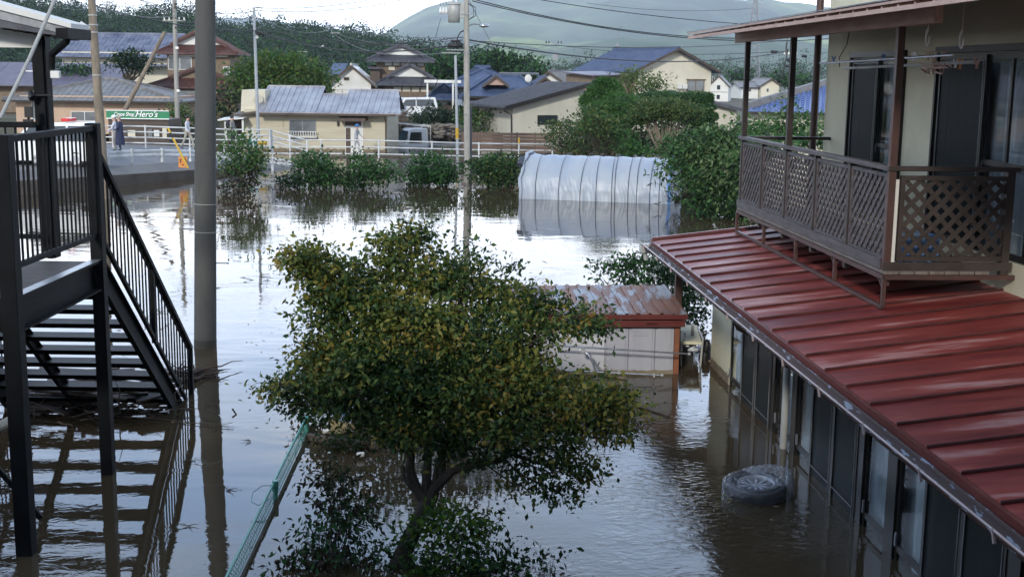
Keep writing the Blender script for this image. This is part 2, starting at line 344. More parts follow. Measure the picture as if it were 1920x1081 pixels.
# ------------------------------------------------------------------ water
def water_mat():
    m = bpy.data.materials.new('flood_water'); m.use_nodes = True; t = m.node_tree; b = t.nodes['Principled BSDF']
    b.inputs['Roughness'].default_value = .015; b.inputs['IOR'].default_value = 1.42
    g = t.nodes.new('ShaderNodeNewGeometry')
    mb = node(t, 'ShaderNodeTexNoise', Scale=.35, Detail=4); t.links.new(g.outputs['Position'], mb.inputs['Vector'])
    cr = t.nodes.new('ShaderNodeValToRGB'); cr.color_ramp.elements[0].color = (.042, .031, .018, 1); cr.color_ramp.elements[1].color = (.062, .047, .029, 1)
    t.links.new(mb.outputs[0], cr.inputs[0]); t.links.new(cr.outputs[0], b.inputs['Base Color'])
    def layer(sx, sy, sc, det, dist, strength, masksc=None, mlo=.4, mhi=.62, w=None):
        mp = t.nodes.new('ShaderNodeMapping'); mp.inputs['Scale'].default_value = (sx, sy, 1); mp.inputs['Rotation'].default_value = (0, 0, R(dist))
        t.links.new(g.outputs['Position'], mp.inputs[0])
        n = node(t, 'ShaderNodeTexNoise', Scale=sc, Detail=det, Roughness=.5, Distortion=.6); t.links.new(mp.outputs[0], n.inputs['Vector'])
        mu = t.nodes.new('ShaderNodeMath'); mu.operation = 'MULTIPLY'; t.links.new(n.outputs[0], mu.inputs[0]); mu.inputs[1].default_value = strength
        if masksc:
            k = node(t, 'ShaderNodeTexNoise', Scale=masksc, Detail=3); t.links.new(g.outputs['Position'], k.inputs['Vector'])
            r = node(t, 'ShaderNodeMapRange', **{'From Min': mlo, 'From Max': mhi}); t.links.new(k.outputs[0], r.inputs[0])
            m2 = t.nodes.new('ShaderNodeMath'); m2.operation = 'MULTIPLY'; t.links.new(mu.outputs[0], m2.inputs[0]); t.links.new(r.outputs[0], m2.inputs[1]); mu = m2
        return mu
    a = layer(.5, 1, .8, 2, 0, .010)                       # long swell
    c = layer(.6, 1, 7, 3, 12, .0035, .22, .46, .66)        # ripples in patches
    # the stream running between the tree and the house: stronger ripples
    sp = t.nodes.new('ShaderNodeSeparateXYZ'); t.links.new(g.outputs['Position'], sp.inputs[0])
    rx = node(t, 'ShaderNodeMapRange', **{'From Min': -1.8, 'From Max': 1.2}); t.links.new(sp.outputs['X'], rx.inputs[0])
    ry = node(t, 'ShaderNodeMapRange', **{'From Min': 24., 'From Max': 17.}); t.links.new(sp.outputs['Y'], ry.inputs[0])
    e = layer(.8, 1.2, 9, 4, -20, .011, .4, .38, .6)
    m3 = t.nodes.new('ShaderNodeMath'); m3.operation = 'MULTIPLY'; t.links.new(rx.outputs[0], m3.inputs[0]); t.links.new(ry.outputs[0], m3.inputs[1])
    m4 = t.nodes.new('ShaderNodeMath'); m4.operation = 'MULTIPLY'; t.links.new(m3.outputs[0], m4.inputs[0]); t.links.new(e.outputs[0], m4.inputs[1])
    # far water runs fast over the road
    fy = node(t, 'ShaderNodeMapRange', **{'From Min': 57., 'From Max': 66.}); t.links.new(sp.outputs['Y'], fy.inputs[0])
    q = layer(.25, 1, 2.2, 3, 0, .02); m5 = t.nodes.new('ShaderNodeMath'); m5.operation = 'MULTIPLY'; t.links.new(q.outputs[0], m5.inputs[0]); t.links.new(fy.outputs[0], m5.inputs[1])
    s = a
    for x in (c, m4, m5):
        k = t.nodes.new('ShaderNodeMath'); k.operation = 'ADD'; t.links.new(s.outputs[0], k.inputs[0]); t.links.new(x.outputs[0], k.inputs[1]); s = k
    bp = node(t, 'ShaderNodeBump', Strength=1., Distance=1.); t.links.new(s.outputs[0], bp.inputs['Height']); t.links.new(bp.outputs[0], b.inputs['Normal'])
    MATS['flood_water'] = m
water_mat()
mb = MB(); mb.quad((-260, -30, 0), (260, -30, 0), (260, 112, 0), (-260, 112, 0)); st('water', mb, 'flood_water')
# ground: one sheet, drowned near the camera, dry land beyond the road
def gz(x, y):
    b = -1.3
    if y > 86: b += 2.45*min(1, (y-86)/12)
    if y > 120: b += .6*min(1, (y-120)/200)
    return b
xs = [-9000, -4000, -2000, -800, -300, -120, -60, -30, -10, 10, 30, 60, 120, 300, 800, 2000, 4000, 9000]
ys = [-60, -20, 20, 60, 78, 86, 90, 94, 98, 120, 160, 320, 600, 1000, 2000, 4000, 8000, 13500]
mb = MB(); mb.add([(x, y, gz(x, y)) for y in ys for x in xs], [(j*len(xs)+i, j*len(xs)+i+1, (j+1)*len(xs)+i+1, (j+1)*len(xs)+i) for j in range(len(ys)-1) for i in range(len(xs)-1)])
st('ground', mb, 'ground')
# unseen building added behind the viewer so the near yard falls into shade
vb = thing('shade_building', 'unseen grey building added behind the viewpoint to shade the near yard', 'building', (0, -8, -1.3))
mb = MB(); mb.box((-19, -13, -1.3), (13, -1.5, 8.1)); mb.build('wall', 'concrete', vb)
mb = MB(); mb.box((-19.4, -13.4, 8.1), (13.4, -1.1, 8.4)); mb.build('roof', 'tile_dark', vb)
for k in range(7):
    for z in (.2, 3.2, 6.2): mb = MB(); x = -17.5+k*4.3; mb.box((x, -1.5, z), (x+1.8, -1.46, z+1.5)); w_ = mb.build('window', 'bronze_frame', vb); mb = MB(); mb.box((x+.08, -1.455, z+.08), (x+1.72, -1.44, z+1.42)); mb.build('pane', 'dark_glass', w_)
# ------------------------------------------------------------------ hills and mountains
def interp(pts, x):
    if x <= pts[0][0]: return pts[0][1]
    for (a, b), (c, d) in zip(pts, pts[1:]):
        if x <= c: return b+(d-b)*(x-a)/(c-a)
    return pts[-1][1]
def ridge(name, sky_line, px0, px1, Yf, Yr, m, nx=130, ny=34, rough=.12, zf=.6, ex=1.):
    vs = []; hs = {}
    for j in range(ny+1):
        t = j/ny
        for i in range(nx+1):
            px = px0+(px1-px0)*i/nx; Y = Yf+(Yr-Yf)*min(t/.86, 1.)+(Yr-Yf)*.5*max(0, (t-.86)/.14)
            top = at(px, interp(sky_line, px), Yr).z; X = at(px, 138, Y).x
            h = (min(t/.86, 1))**ex; h = h*h*(3-2*h)*.45+h*.55
            q = 9./Yr; nn = noise.fractal(Vector((X*q, Y*q, 1.7)), 1., 2.1, 6)
            rg = 1-abs(noise.fractal(Vector((X*q*.55, Y*q*.3, 5.1)), 1., 2., 4))
            z = zf+(top-zf)*(h+(nn*rough+(rg-.75)*rough*1.4)*math.sin(math.pi*min(1, t/.86))**.7*.9+nn*rough*.18*h)
            if t > .86: z -= (top-zf)*(t-.86)/.14*.7
            vs.append((X, Y, max(z, zf-1)))
    mb = MB(); w = nx+1; mb.add(vs, [(j*w+i, j*w+i+1, (j+1)*w+i+1, (j+1)*w+i) for j in range(ny) for i in range(nx)])
    return st(name, mb, m, smooth=2), vs, w
mat('mountain_far', (.05, .075, .06), (.08, .11, .08), .0012, .95)
mat('mountain_near', (.02, .055, .03), (.12, .19, .08), .0018, .95, c3=(.24, .32, .12), detail=12, lo=.40, hi=.58, bump=.6, bscale=.02)  # lighter green patches put sunlight on the slopes into the colour
mat('sunlit_hill', (.04, .085, .035), (.25, .33, .10), .005, .95, stretch=(.6, .35, 1), detail=9, lo=.50, hi=.62)  # bright yellow-green patches are sunlit ground painted into the hill colour
for x in ('mountain_near', 'sunlit_hill'):
    for nn in MATS[x].node_tree.nodes:
        if nn.type == 'BUMP': nn.inputs['Distance'].default_value = 12
ridge('mountain', [(-400, 0), (0, 2), (50, 8), (80, 14), (110, 6), (140, 8), (190, 20), (240, 28), (300, 30), (405, 32), (440, 33), (480, 32), (540, 42), (600, 47), (660, 60), (720, 66), (900, 70)], -500, 950, 6600, 8200, 'mountain_far')
ridge('mountain', [(640, 92), (690, 76), (715, 68), (740, 50), (770, 33), (800, 19), (860, 5), (950, -12), (1100, -25), (1250, -18), (1400, 2), (1500, 12), (1600, 26), (1800, 40), (2400, 60)], 640, 2500, 3300, 6000, 'mountain_near', nx=260, ny=90, rough=.2)
ridge('hill', [(860, 128), (880, 92), (930, 66), (1000, 70), (1050, 84), (1100, 74), (1180, 66), (1300, 72), (1450, 74), (1600, 80), (2000, 84), (2400, 90)], 850, 2400, 1400, 3000, 'sunlit_hill', nx=240, ny=70, rough=.2)
FSKY = [(-500, 12), (0, 14), (60, 14), (100, 24), (160, 34), (215, 44), (260, 42), (300, 36), (365, 38), (400, 56), (430, 66), (470, 70), (520, 66), (600, 72), (690, 83), (720, 92), (760, 102), (860, 118), (940, 132)]
_, fv, fw = ridge('hill', FSKY, -500, 940, 230, 470, 'forest_floor', nx=120, ny=30, rough=.06)
LSKY = [(1000, 140), (1060, 132), (1120, 126), (1200, 128), (1300, 133), (1400, 132), (1500, 134), (1700, 134), (2400, 136)]
_, lv, lw = ridge('hill', LSKY, 1000, 2400, 400, 650, 'forest_floor', nx=60, ny=14, rough=.04)
rg = random.Random(5); cl = []
def forest(vs, w, n, rmin, rmax, tmin, per):
    rows = len(vs)//w; out = []
    for _ in range(n):
        j = rg.uniform(tmin, .88)*(rows-1); i = rg.uniform(0, w-1.01); j0 = int(j); i0 = int(i); a = Vector(vs[j0*w+i0]).lerp(Vector(vs[j0*w+i0+1]), i-i0); b = Vector(vs[(j0+1)*w+i0]).lerp(Vector(vs[(j0+1)*w+i0+1]), i-i0)
        p = a.lerp(b, j-j0); r = rg.uniform(rmin, rmax); tall = rg.choice([1.0, 1.2, 1.8, 2.3]); r2 = r*(1 if tall < 1.5 else .62)
        out.append(((p.x, p.y, p.z+r*tall*.7), (r2, r2, r*tall), per, [3, 1.4, .5] if rg.random() < .6 else [1, 2, 1]))
    return out
o = leaves('forest', None, forest(fv, fw, 5200, 1.3, 2.5, .02, 60)+forest(lv, lw, 1100, 1.6, 2.8, .15, 50), .62, ['leaf_far', 'leaf_dark', 'leaf_bush'], 3, shell=.6, aspect=.8)
o['kind'] = 'stuff'
# ------------------------------------------------------------------ the house with the red roof (local axes: x across towards the house, y along the facade, z up)
dv = (at(812, 138, 10)-CAM); dv.z = 0; dv.normalize(); nv = Vector((dv.y, -dv.x, 0))
HM = Matrix(((nv.x, dv.x, 0, 0), (nv.y, dv.y, 0, 0), (0, 0, 1, 0), (0, 0, 0, 1)))
def HP(o, s, z): return HM @ Vector((o, s, z))
house = thing('house', 'cream two-storey house with red metal lower roof and wooden balcony, flooded to its sliding doors', 'house', HP(7.4, 15, -1.2))
F0 = 4.93; WO = 7.52
def wall(off, s0, s1, z0, z1, ops, m, name='wall', th=.16):
    mb = MB(HM); ops = sorted(ops); s = s0
    for a, b, za, zb in ops:
        if a > s: mb.box((off, s, z0), (off+th, a, z1))
        if za > z0: mb.box((off, a, z0), (off+th, b, za))
        if zb < z1: mb.box((off, a, zb), (off+th, b, z1))
        s = b
    if s1 > s: mb.box((off, s, z0), (off+th, s1, z1))
    return mb.build(name, m, house)
# lower storey
wall(F0, 19.62, 21.0, -1.2, 1.9, [], 'cream_wall')
mb = MB(HM); mb.box((F0, 3.5, 1.40), (F0+.16, 19.62, 1.78)); mb.box((F0+.16, 20.85, -1.2), (9.9, 21.0, 2.0)); mb.build('wall', 'bronze_frame', house)
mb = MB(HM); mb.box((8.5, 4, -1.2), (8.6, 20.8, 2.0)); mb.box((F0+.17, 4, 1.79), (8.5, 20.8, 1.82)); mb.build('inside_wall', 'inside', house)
def pane_door(s0, s1, off, kind, z0=-.55, z1=1.37, mid=None, mull=None):
    w = .05; fr = MB(HM); y0, y1 = min(s0, s1), max(s0, s1)
    fr.box((off, y0, z0), (off+.035, y0+w, z1)); fr.box((off, y1-w, z0), (off+.035, y1, z1)); fr.box((off, y0+w, z1-.06), (off+.035, y1-w, z1)); fr.box((off, y0+w, z0), (off+.035, y1-w, z0+.08))
    if mid is not None: fr.box((off, y0+w, mid-.035), (off+.035, y1-w, mid+.035))
    if mull: 
        c = y0+(y1-y0)*mull; fr.box((off-.002, c-.03, z0+.08), (off+.035, c+.03, z1-.06))
    f = fr.build('sliding_door' if kind == 'g' else 'screen_door', 'bronze_frame', house)
    g = MB(HM); g.box((off+.014, y0+w-.004, z0+.06), (off+.018, y1-w+.004, z1-.05)); g.build('pane' if kind == 'g' else 'screen', 'window_glass' if kind == 'g' else 'screen_mesh', f)
    if kind == 's':
        g = MB(HM)
        e = .006; a, b, c, d = y0+w+.01, y1-w-.01, z0+.1, z1-.08
        for p, q in (((a, c), (a, d)), ((b, c), (b, d)), ((a, d), (b, d)))+((((a, .12), (b, .12)),) if z0 < 0 else ()): g.bar((off-.004, p[0], p[1]), (off-.004, q[0], q[1]), .009)
        g.build('screen_edging', 'grey_steel', f)
    else:
        g = MB(HM); g.box((off-.02, y1-w-.005, (z0+z1)/2-.25), (off, y1-w+.03, (z0+z1)/2-.1)); g.build('latch', 'grey_steel', f)
    return f
def curtain(s0, s1, off, z0, z1, label, m='curtain', amp=.035, fr=16., group='curtains inside the house'):
    mb = MB(HM); n = 60; vs = []; ph = random.uniform(0, 6)
    for k in range(n+1):
        y = s0+(s1-s0)*k/n; x = off+amp*math.sin(y*fr+ph+math.sin(y*5)*1.2)
        for z in (z0, (z0+z1)/2, z1): vs.append((x+(.02*math.sin(y*9) if z < z1 else 0), y, z))
    mb.add(vs, [(k*3+j, (k+1)*3+j, (k+1)*3+j+1, k*3+j+1) for k in range(n) for j in range(2)])
    return tag(mb.build('curtain', m, smooth=2), label, 'curtain', group)
doors = [(19.58, 18.72, 'g'), (18.72, 17.86, 's'), (17.86, 17.0, 's'), (16.85, 15.98, 'g'), (15.78, 15.08, 'g'), (15.08, 14.22, 's'), (14.22, 13.34, 's'), (13.16, 12.42, 'g'), (12.16, 11.4, 'g'), (11.4, 10.52, 's'), (10.52, 9.64, 's'), (9.4, 8.6, 'g'), (8.6, 7.7, 's'), (7.7, 6.8, 's')]
for a, b, k in doors: pane_door(a, b, F0-(.0 if k == 'g' else .04), k, mid=None if k == 's' else .14)
mb = MB(HM)
for a, b in ((17.0, 16.85), (15.98, 15.78), (13.34, 13.16), (12.42, 12.16), (9.64, 9.4), (6.8, 4)): mb.box((F0-.03, b, -1.2), (F0+.1, a, 1.4))
mb.box((F0-.06, 3.5, 1.37), (F0+.0, 19.6, 1.43)); mb.build('door_post', 'bronze_frame', house)
nth = ['farthest', 'second farthest', 'third', 'fourth', 'fifth', 'sixth', 'nearest']
for i, (a, b) in enumerate([(19.55, 18.3), (16.9, 15.9), (15.75, 14.6), (13.2, 12.4), (12.15, 10.9), (10.5, 9.7), (9.35, 8.2)]):
    curtain(b-.0, a+.5, F0+.115, -.6, 1.36, f'pale blue-grey curtain behind the lower flooded doors, {nth[i]} along the wall')
# red roof over the doors
def rz(o): return 1.93+.12*(o-4.25)
S0, S1 = 4.6, 23.25
mb = MB(HM); mb.prism([(4.25, S0, rz(4.25)), (4.25, S1, rz(4.25)), (WO, S1, rz(WO)), (WO, S0, rz(WO))], (0, 0, -.05))
roof = mb.build('lower_roof', 'red_roof', house)
sm = MB(HM); s = S1-.04
while s > S0:
    jit = random.uniform(-.01, .01)
    sm.bar((4.24, s, rz(4.24)+.016), (WO, s+jit, rz(WO)+.014), .02, .036); s -= .70
sm.build('seam', 'red_seam', roof, bevel=.008)
tr = MB(HM); tr.box((4.2, S0, rz(4.25)-.16), (4.245, S1+.03, rz(4.25)+.0)); tr.bar((4.22, S1+.03, rz(4.22)+.0), (WO, S1+.03, rz(WO)+.0), .07, .12); tr.build('fascia', 'red_trim', roof)
gt = MB(HM)
def halfpipe(mb, p, q, r, n=7, th=.008):
    p = Vector(p); q = Vector(q); vs = []
    for c in (p, q):
        for rr in (r, r-th):
            for k in range(n+1): g = math.pi+math.pi*k/n; vs.append(c+Vector((rr*math.cos(g), 0, rr*math.sin(g))))
    m = n+1; fs = []
    for k in range(n): fs += [(k, k+1, 2*m+k+1, 2*m+k), (m+k, 2*m+m+k, 2*m+m+k+1, m+k+1)]
    fs += [(0, 2*m, 3*m, m), (n, m+n, 3*m+n, 2*m+n)]
    mb.add(vs, fs)
halfpipe(gt, (4.1, S0, 1.87), (4.1, S1+.12, 1.87), .085); gt.build('gutter', 'gutter_peel', house, smooth=2)
g2 = MB(HM); g2.tube([(4.02, S0, 1.875), (4.02, S1+.12, 1.875)], .011, 6)
for k in range(14): y = S0+.8+k*1.35; g2.bar((4.015, y, 1.79), (4.015, y+.05, 1.885), .02)
g2.build('gutter_lip', 'lip_metal', house)
# soffit between the gutter and the doors
mb = MB(HM); mb.box((4.3, S0, 1.79), (F0, S1-.1, 1.81)); mb.build('soffit', 'dark_wood', house)
mb = MB(HM); mb.cbox((4.1, S1+.05, 1.78), (.2, .2, .16)); mb.tube([(4.1, S1+.05, 1.7), (4.12, S1+.05, 1.55)], .04); mb.build('rainwater_head', 'pvc_grey', house)
mb = MB(HM)
mb.tube([(4.15, 16.35, 1.80), (4.2, 16.32, 1.66), (4.5, 16.25, 1.52), (4.78, 16.12, 1.38), (4.85, 16.1, 1.2), (4.85, 16.1, 1.14)], .045, 10, cap=False)
elb = mb.build('downpipe_elbow', 'gutter_copper', house, smooth=True)
mb = MB(HM); mb.tube([(4.85, 16.1, 1.15), (4.85, 16.1, -1.2)], .05, 12); mb.build('downpipe', 'pvc_grey', house, smooth=True)
mb = MB(HM); mb.box((4.46, 22.0, -1.2), (4.58, 22.12, 1.86)); mb.build('porch_post', 'balcony_rust', house)
mb = MB(HM); mb.tube([(4.72, 21.6, -1), (4.72, 21.6, .62), ], .03); mb.build('drainpipe', 'pvc_grey', house)
tide(HP(F0-.004, 21.0, 0), HP(F0-.004, 19.62, 0), .16, house)
# upper storey
ops = [(19.45, 21.95, 2.72, 5.42), (14.4, 18.1, 2.72, 5.44)]
wall(WO, 8.0, 23.4, 2.2, 7.6, ops, 'cream_wall')
mb = MB(HM); mb.box((WO+.17, 23.24, 2.2), (13, 23.4, 7.6)); mb.build('wall', 'cream_wall', house)
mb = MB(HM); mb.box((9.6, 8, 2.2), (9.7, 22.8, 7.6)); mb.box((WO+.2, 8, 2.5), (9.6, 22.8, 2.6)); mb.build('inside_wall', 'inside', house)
def upwin(s0, s1, kind, off, mull=None): return pane_door(s0, s1, off, kind, z0=2.74, z1=5.40, mid=3.95 if kind == 'g' else None, mull=mull)
for a, b, k, of, mu in ((21.9, 20.62, 's', WO-.02, None), (20.67, 19.48, 'g', WO+.03, None), (18.06, 16.5, 's', WO-.02, None), (16.55, 15.1, 'g', WO+.03, .5), (15.15, 14.45, 'g', WO+.03, None)): upwin(a, b, k, of, mu)
mb = MB(HM)
for a, b, z0, z1 in ops:
    mb.box((WO-.05, a-.06, z0), (WO+.0, a, z1)); mb.box((WO-.05, b, z0), (WO+.0, b+.06, z1)); mb.box((WO-.06, a-.06, z1), (WO+.0, b+.06, z1+.09))
mb.build('window_surround', 'bronze_frame', house)
for a, b, l in ((21.8, 20.9, 'far upper window, screen side'), (20.6, 19.6, 'far upper window, glass side'), (17.9, 16.9, 'near upper window, screen side'), (16.5, 14.8, 'near upper window, glass side')):
    curtain(b-.1, a+.9, WO+.24, 2.7, 5.3, f'pale lace curtain hanging in the {l}', amp=.05, group='curtains in the upper windows')
mb = MB(HM); mb.tube([(7.35, 23.5, 2.0), (7.35, 23.5, 7.6)], .07, 10); mb.build('downpipe', 'balcony_rust', house, smooth=True)
# balcony
BO, B0, B1 = 5.85, 15.35, 23.0; DZ = 2.62; RT = 3.93
mb = MB(HM)
for k in range(7):
    x = BO-.06+k*.2; mb.box((x, B0-.12, DZ-.045), (x+.19, B1, DZ))
balc = mb.build('balcony', 'deck_wood', house, bevel=.006)
def lattice(p0, p1, z0, z1, sp, w, m, fw=.05):     # panel in a vertical plane between local points p0,p1 (x,y)
    p0 = Vector((*p0, 0)); p1 = Vector((*p1, 0)); Ln = (p1-p0).length; u = (p1-p0)/Ln; nn = Vector((u.y, -u.x, 0)); mb = MB(HM)
    def W(a, b, e): return p0+u*a+nn*e+Vector((0, 0, b))
    def bx(a, b): mb.bar(W(a[0], a[1], 0), W(b[0], b[1], 0), fw, fw, up=nn)
    bx((0, z0+fw/2), (Ln, z0+fw/2)); bx((0, z1-fw/2), (Ln, z1-fw/2)); bx((fw/2, z0+fw), (fw/2, z1-fw)); bx((Ln-fw/2, z0+fw), (Ln-fw/2, z1-fw))
    a0, a1, b0, b1 = fw, Ln-fw, z0+fw, z1-fw; step = sp*math.sqrt(2)
    for sg, e in ((1, .008), (-1, -.008)):
        c = -(b1-b0)-step
        while c < (a1-a0)+(b1-b0)+step:
            # line a = a0+c + t, b = (b0 or b1) + sg*t
            pts = []
            y0 = b0 if sg > 0 else b1
            t0 = max(0, -c); t1 = min(b1-b0, (a1-a0)-c)
            if t1-t0 > .02: mb.bar(W(a0+c+t0, y0+sg*t0, e), W(a0+c+t1, y0+sg*t1, e), .012, w, up=nn.cross(Vector((0, 0, 1)))*1+Vector((0, 0, .001)) if 0 else Vector((0, 0, 1)).cross(nn)+Vector((0, 0, -sg)))
            c += step
    return mb.build('lattice_panel', m, balc)
ss = [B0, 16.85, 18.42, 20.0, 21.5, 22.95]
for i in range(5): lattice((BO, ss[i+1]-.06), (BO, ss[i]+.06), DZ+.12, RT-.07, .125, .062, 'balcony_wood')
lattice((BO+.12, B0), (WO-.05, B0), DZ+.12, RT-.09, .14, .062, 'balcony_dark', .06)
for i, s in enumerate(ss):
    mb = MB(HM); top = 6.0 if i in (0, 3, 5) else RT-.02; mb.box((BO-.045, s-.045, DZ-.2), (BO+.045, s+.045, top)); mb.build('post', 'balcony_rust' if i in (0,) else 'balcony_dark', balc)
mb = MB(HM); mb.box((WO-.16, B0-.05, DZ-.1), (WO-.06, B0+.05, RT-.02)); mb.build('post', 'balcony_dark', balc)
mb = MB(HM); mb.box((BO-.075, B0+.05, RT-.03), (BO+.06, B1+.1, RT+.03)); mb.build('handrail', 'balcony_wood', balc, bevel=.008)
mb = MB(HM); mb.box((BO-.062, B0+.05, DZ+.01), (BO-.047, B1+.05, DZ+.14)); mb.build('skirting_board', 'balcony_wood', balc)
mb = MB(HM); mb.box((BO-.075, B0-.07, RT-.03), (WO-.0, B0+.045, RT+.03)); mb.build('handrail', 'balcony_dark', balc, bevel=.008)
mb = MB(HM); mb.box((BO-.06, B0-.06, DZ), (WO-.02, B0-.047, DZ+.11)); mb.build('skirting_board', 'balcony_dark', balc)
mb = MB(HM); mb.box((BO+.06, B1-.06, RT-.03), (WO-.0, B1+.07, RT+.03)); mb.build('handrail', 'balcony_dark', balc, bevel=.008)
sf = MB(HM); zr = rz(BO)+.03
sf.bar((BO-.05, B0-.1, DZ-.08), (BO-.05, B1, DZ-.08), .05, .06); sf.bar((BO-.05, B0-.1, zr), (BO-.05, B1, zr), .05, .05)
sf.bar((BO-.05, B0-.1, DZ-.08), (WO, B0-.1, DZ-.08), .05, .06); sf.bar((BO-.05, B1, DZ-.08), (WO, B1, DZ-.08), .05, .06)
n = 4
for k in range(n+1):
    y = B0-.1+(B1-B0+.1)*k/n; sf.bar((BO-.05, y, zr), (BO-.05, y, DZ-.1), .05); sf.bar((BO-.05, y, DZ-.08), (WO, y, DZ-.08), .04)
    for sg in (-1, 1):
        if 0 <= k+sg <= n:
            pts = [(BO-.05, y+sg*(.3*(1-math.cos(g))), zr+.06+.30*math.sin(g)) for g in [0, .4, .8, 1.2, 1.57]]
            sf.tube(pts, .009, 5)
sf.build('support_frame', 'balcony_rust', balc)
# balcony roof
br = MB(HM)
bz = 6.02
br.prism([(4.98, 9.6, bz-.16), (4.98, 24.3, bz-.16), (WO, 24.3, bz+.28), (WO, 9.6, bz+.28)], (0, 0, .03)); broof = br.build('balcony_roof', 'beam_wood', house)
mb = MB(HM); mb.box((BO-.05, 14.2, 5.70), (BO+.05, 23.8, 5.95)); mb.build('beam', 'beam_wood', broof, bevel=.01)
mb = MB(HM); mb.prism([(4.97, 9.6, bz-.12), (4.97, 24.35, bz-.12), (WO, 24.35, bz+.32), (WO, 9.6, bz+.32)], (0, 0, .015)); mb.build('roof_sheet', 'tile_grey', broof)
mb = MB(HM)
for k in range(30): y = 9.9+k*.48; mb.bar((5.0, y, bz-.20), (WO, y, bz+.24), .045, .055)
mb.build('rafter', 'beam_wood', broof)
mb = MB(HM); mb.bar((5.0, 9.6, bz-.22), (5.0, 24.3, bz-.22), .03, .05); mb.build('eave_board', 'beam_wood', broof)
# laundry poles, hooks, pegs on the balcony
def hanging(name, label, o, s, z0, z1):
    mb = MB(HM); mb.tube([(o, s, z1), (o, s, z0+.25)], .006, 5)
    pts = [(o, s+.05*math.sin(g)*1.2, z0+.13-.11*math.cos(g)+.06) for g in [3.1, 2.4, 1.6, .8, 0, -.8, -1.6]]; mb.tube([(o, s, z0+.3)]+pts, .012, 6)
    return tag(mb.build(name, 'porcelain', smooth=True), label, 'hook', 'hooks hanging from the balcony roof')
hanging('hanging_hook', 'white plastic hook hanging from the balcony roof beside the near wooden post', 6.3, 15.6, 5.4, 5.85)
hanging('hanging_hook', 'white hook on a long cord holding the near end of the laundry poles', 6.55, 15.15, 5.36, 6.1)
hanging('hanging_hook', 'small white hook hanging between the two far balcony posts', 6.2, 21.6, 5.36, 5.85)
mb = MB(HM); mb.tube([(6.4, 20.3, 5.30), (6.4, 15.0, 5.36)], .018, 8); lp = tag(mb.build('laundry_pole', 'silver_pipe', smooth=True), 'upper silver laundry pole hanging under the balcony roof', 'laundry pole', 'laundry poles on the balcony')
mb = MB(HM); mb.tube([(6.9, 20.6, 5.22), (6.9, 15.5, 5.28)], .02, 8); mb.tube([(6.9, 15.52, 5.28), (6.9, 15.48, 5.28)], .03, 8); tag(mb.build('laundry_pole', 'pvc_grey', smooth=True), 'lower grey laundry pole nearer the balcony windows', 'laundry pole', 'laundry poles on the balcony')
cols = {'orange': 'orange_paint', 'pink': 'beam_wood', 'white': 'porcelain', 'blue': 'blue_cap'}
spec = [('orange', 15.95, .13), ('white', 16.3, .1), ('white', 16.2, .1), ('white', 16.1, .1), ('blue', 19.6, .08), ('blue', 17.4, .08), ('white', 18.6, .08), ('pink', 15.8, .1), ('pink', 15.6, .1), ('pink', 15.45, .12), ('pink', 15.3, .1)]
for i, (c, s, h) in enumerate(spec):
    o, z = (6.4, 5.36) if i % 3 else (6.9, 5.27); mb = MB(HM)
    for sg in (-1, 1): mb.bar((o+.012*sg, s, z-h*.6), (o-.02*sg, s+.02*sg+random.uniform(-.03, .03), z+h*.5), .012, .02)
    where = ['over the tangled cord at the near laundry pole end', 'leftmost of three near the orange peg', 'in the middle of three near the orange peg', 'rightmost of three, right beside the orange peg', 'at the far end of the upper pole', 'halfway along the poles in front of the wall', 'just right of the far upper window', 'leftmost of four beside the cord tangle', 'second from left beside the cord tangle', 'third from left beside the cord tangle', 'nearest the pole ends beside the cord tangle'][i]
    tag(mb.build('clothes_peg', cols[c]), f'{c} clothes peg clipped {where}', 'clothes peg', 'pegs on the laundry poles')
for k in range(2):
    mb = MB(HM); c = Vector((6.5, 15.6+.35*k, 5.2)); rr = random.Random(k); pts = [c+Vector((rr.uniform(-.05, .05), rr.uniform(-.3, .3), rr.uniform(-.08, .1))) for _ in range(14)]
    mb.tube(pts, .009, 5); tag(mb.build('cord_tangle', 'beam_wood', smooth=True), ['pinkish tangle of hanger cord on the near laundry pole end', 'pale pink tangled cord further along the near laundry pole'][k], 'cord')
mb = MB(HM); mb.tube([(6.8, 20.1, 5.85), (6.8, 20.2, 5.6), (6.8, 20.55, 5.4), (6.8, 20.5, 5.24)], .008, 5); tag(mb.build('dangling_rope', 'wire_black', smooth=True), 'dark rope hanging from the balcony roof to the laundry pole beside the far window', 'rope')
# things on the balcony seen through the lattice
mb = MB(HM); mb.box((6.2, 15.7, DZ), (6.7, 16.5, DZ+.35)); mb.box((6.18, 15.68, DZ+.35), (6.72, 16.52, DZ+.4)); tag(mb.build('storage_box', 'vinyl_blue', bevel=.02), 'blue plastic storage box behind the near balcony lattice', 'box')
mb = MB(HM); mb.box((5.95, 15.45, DZ), (6.05, 15.5, RT-.15)); tag(mb.build('white_board', 'white_wall'), 'narrow pale board leaning inside the near balcony corner post', 'board')
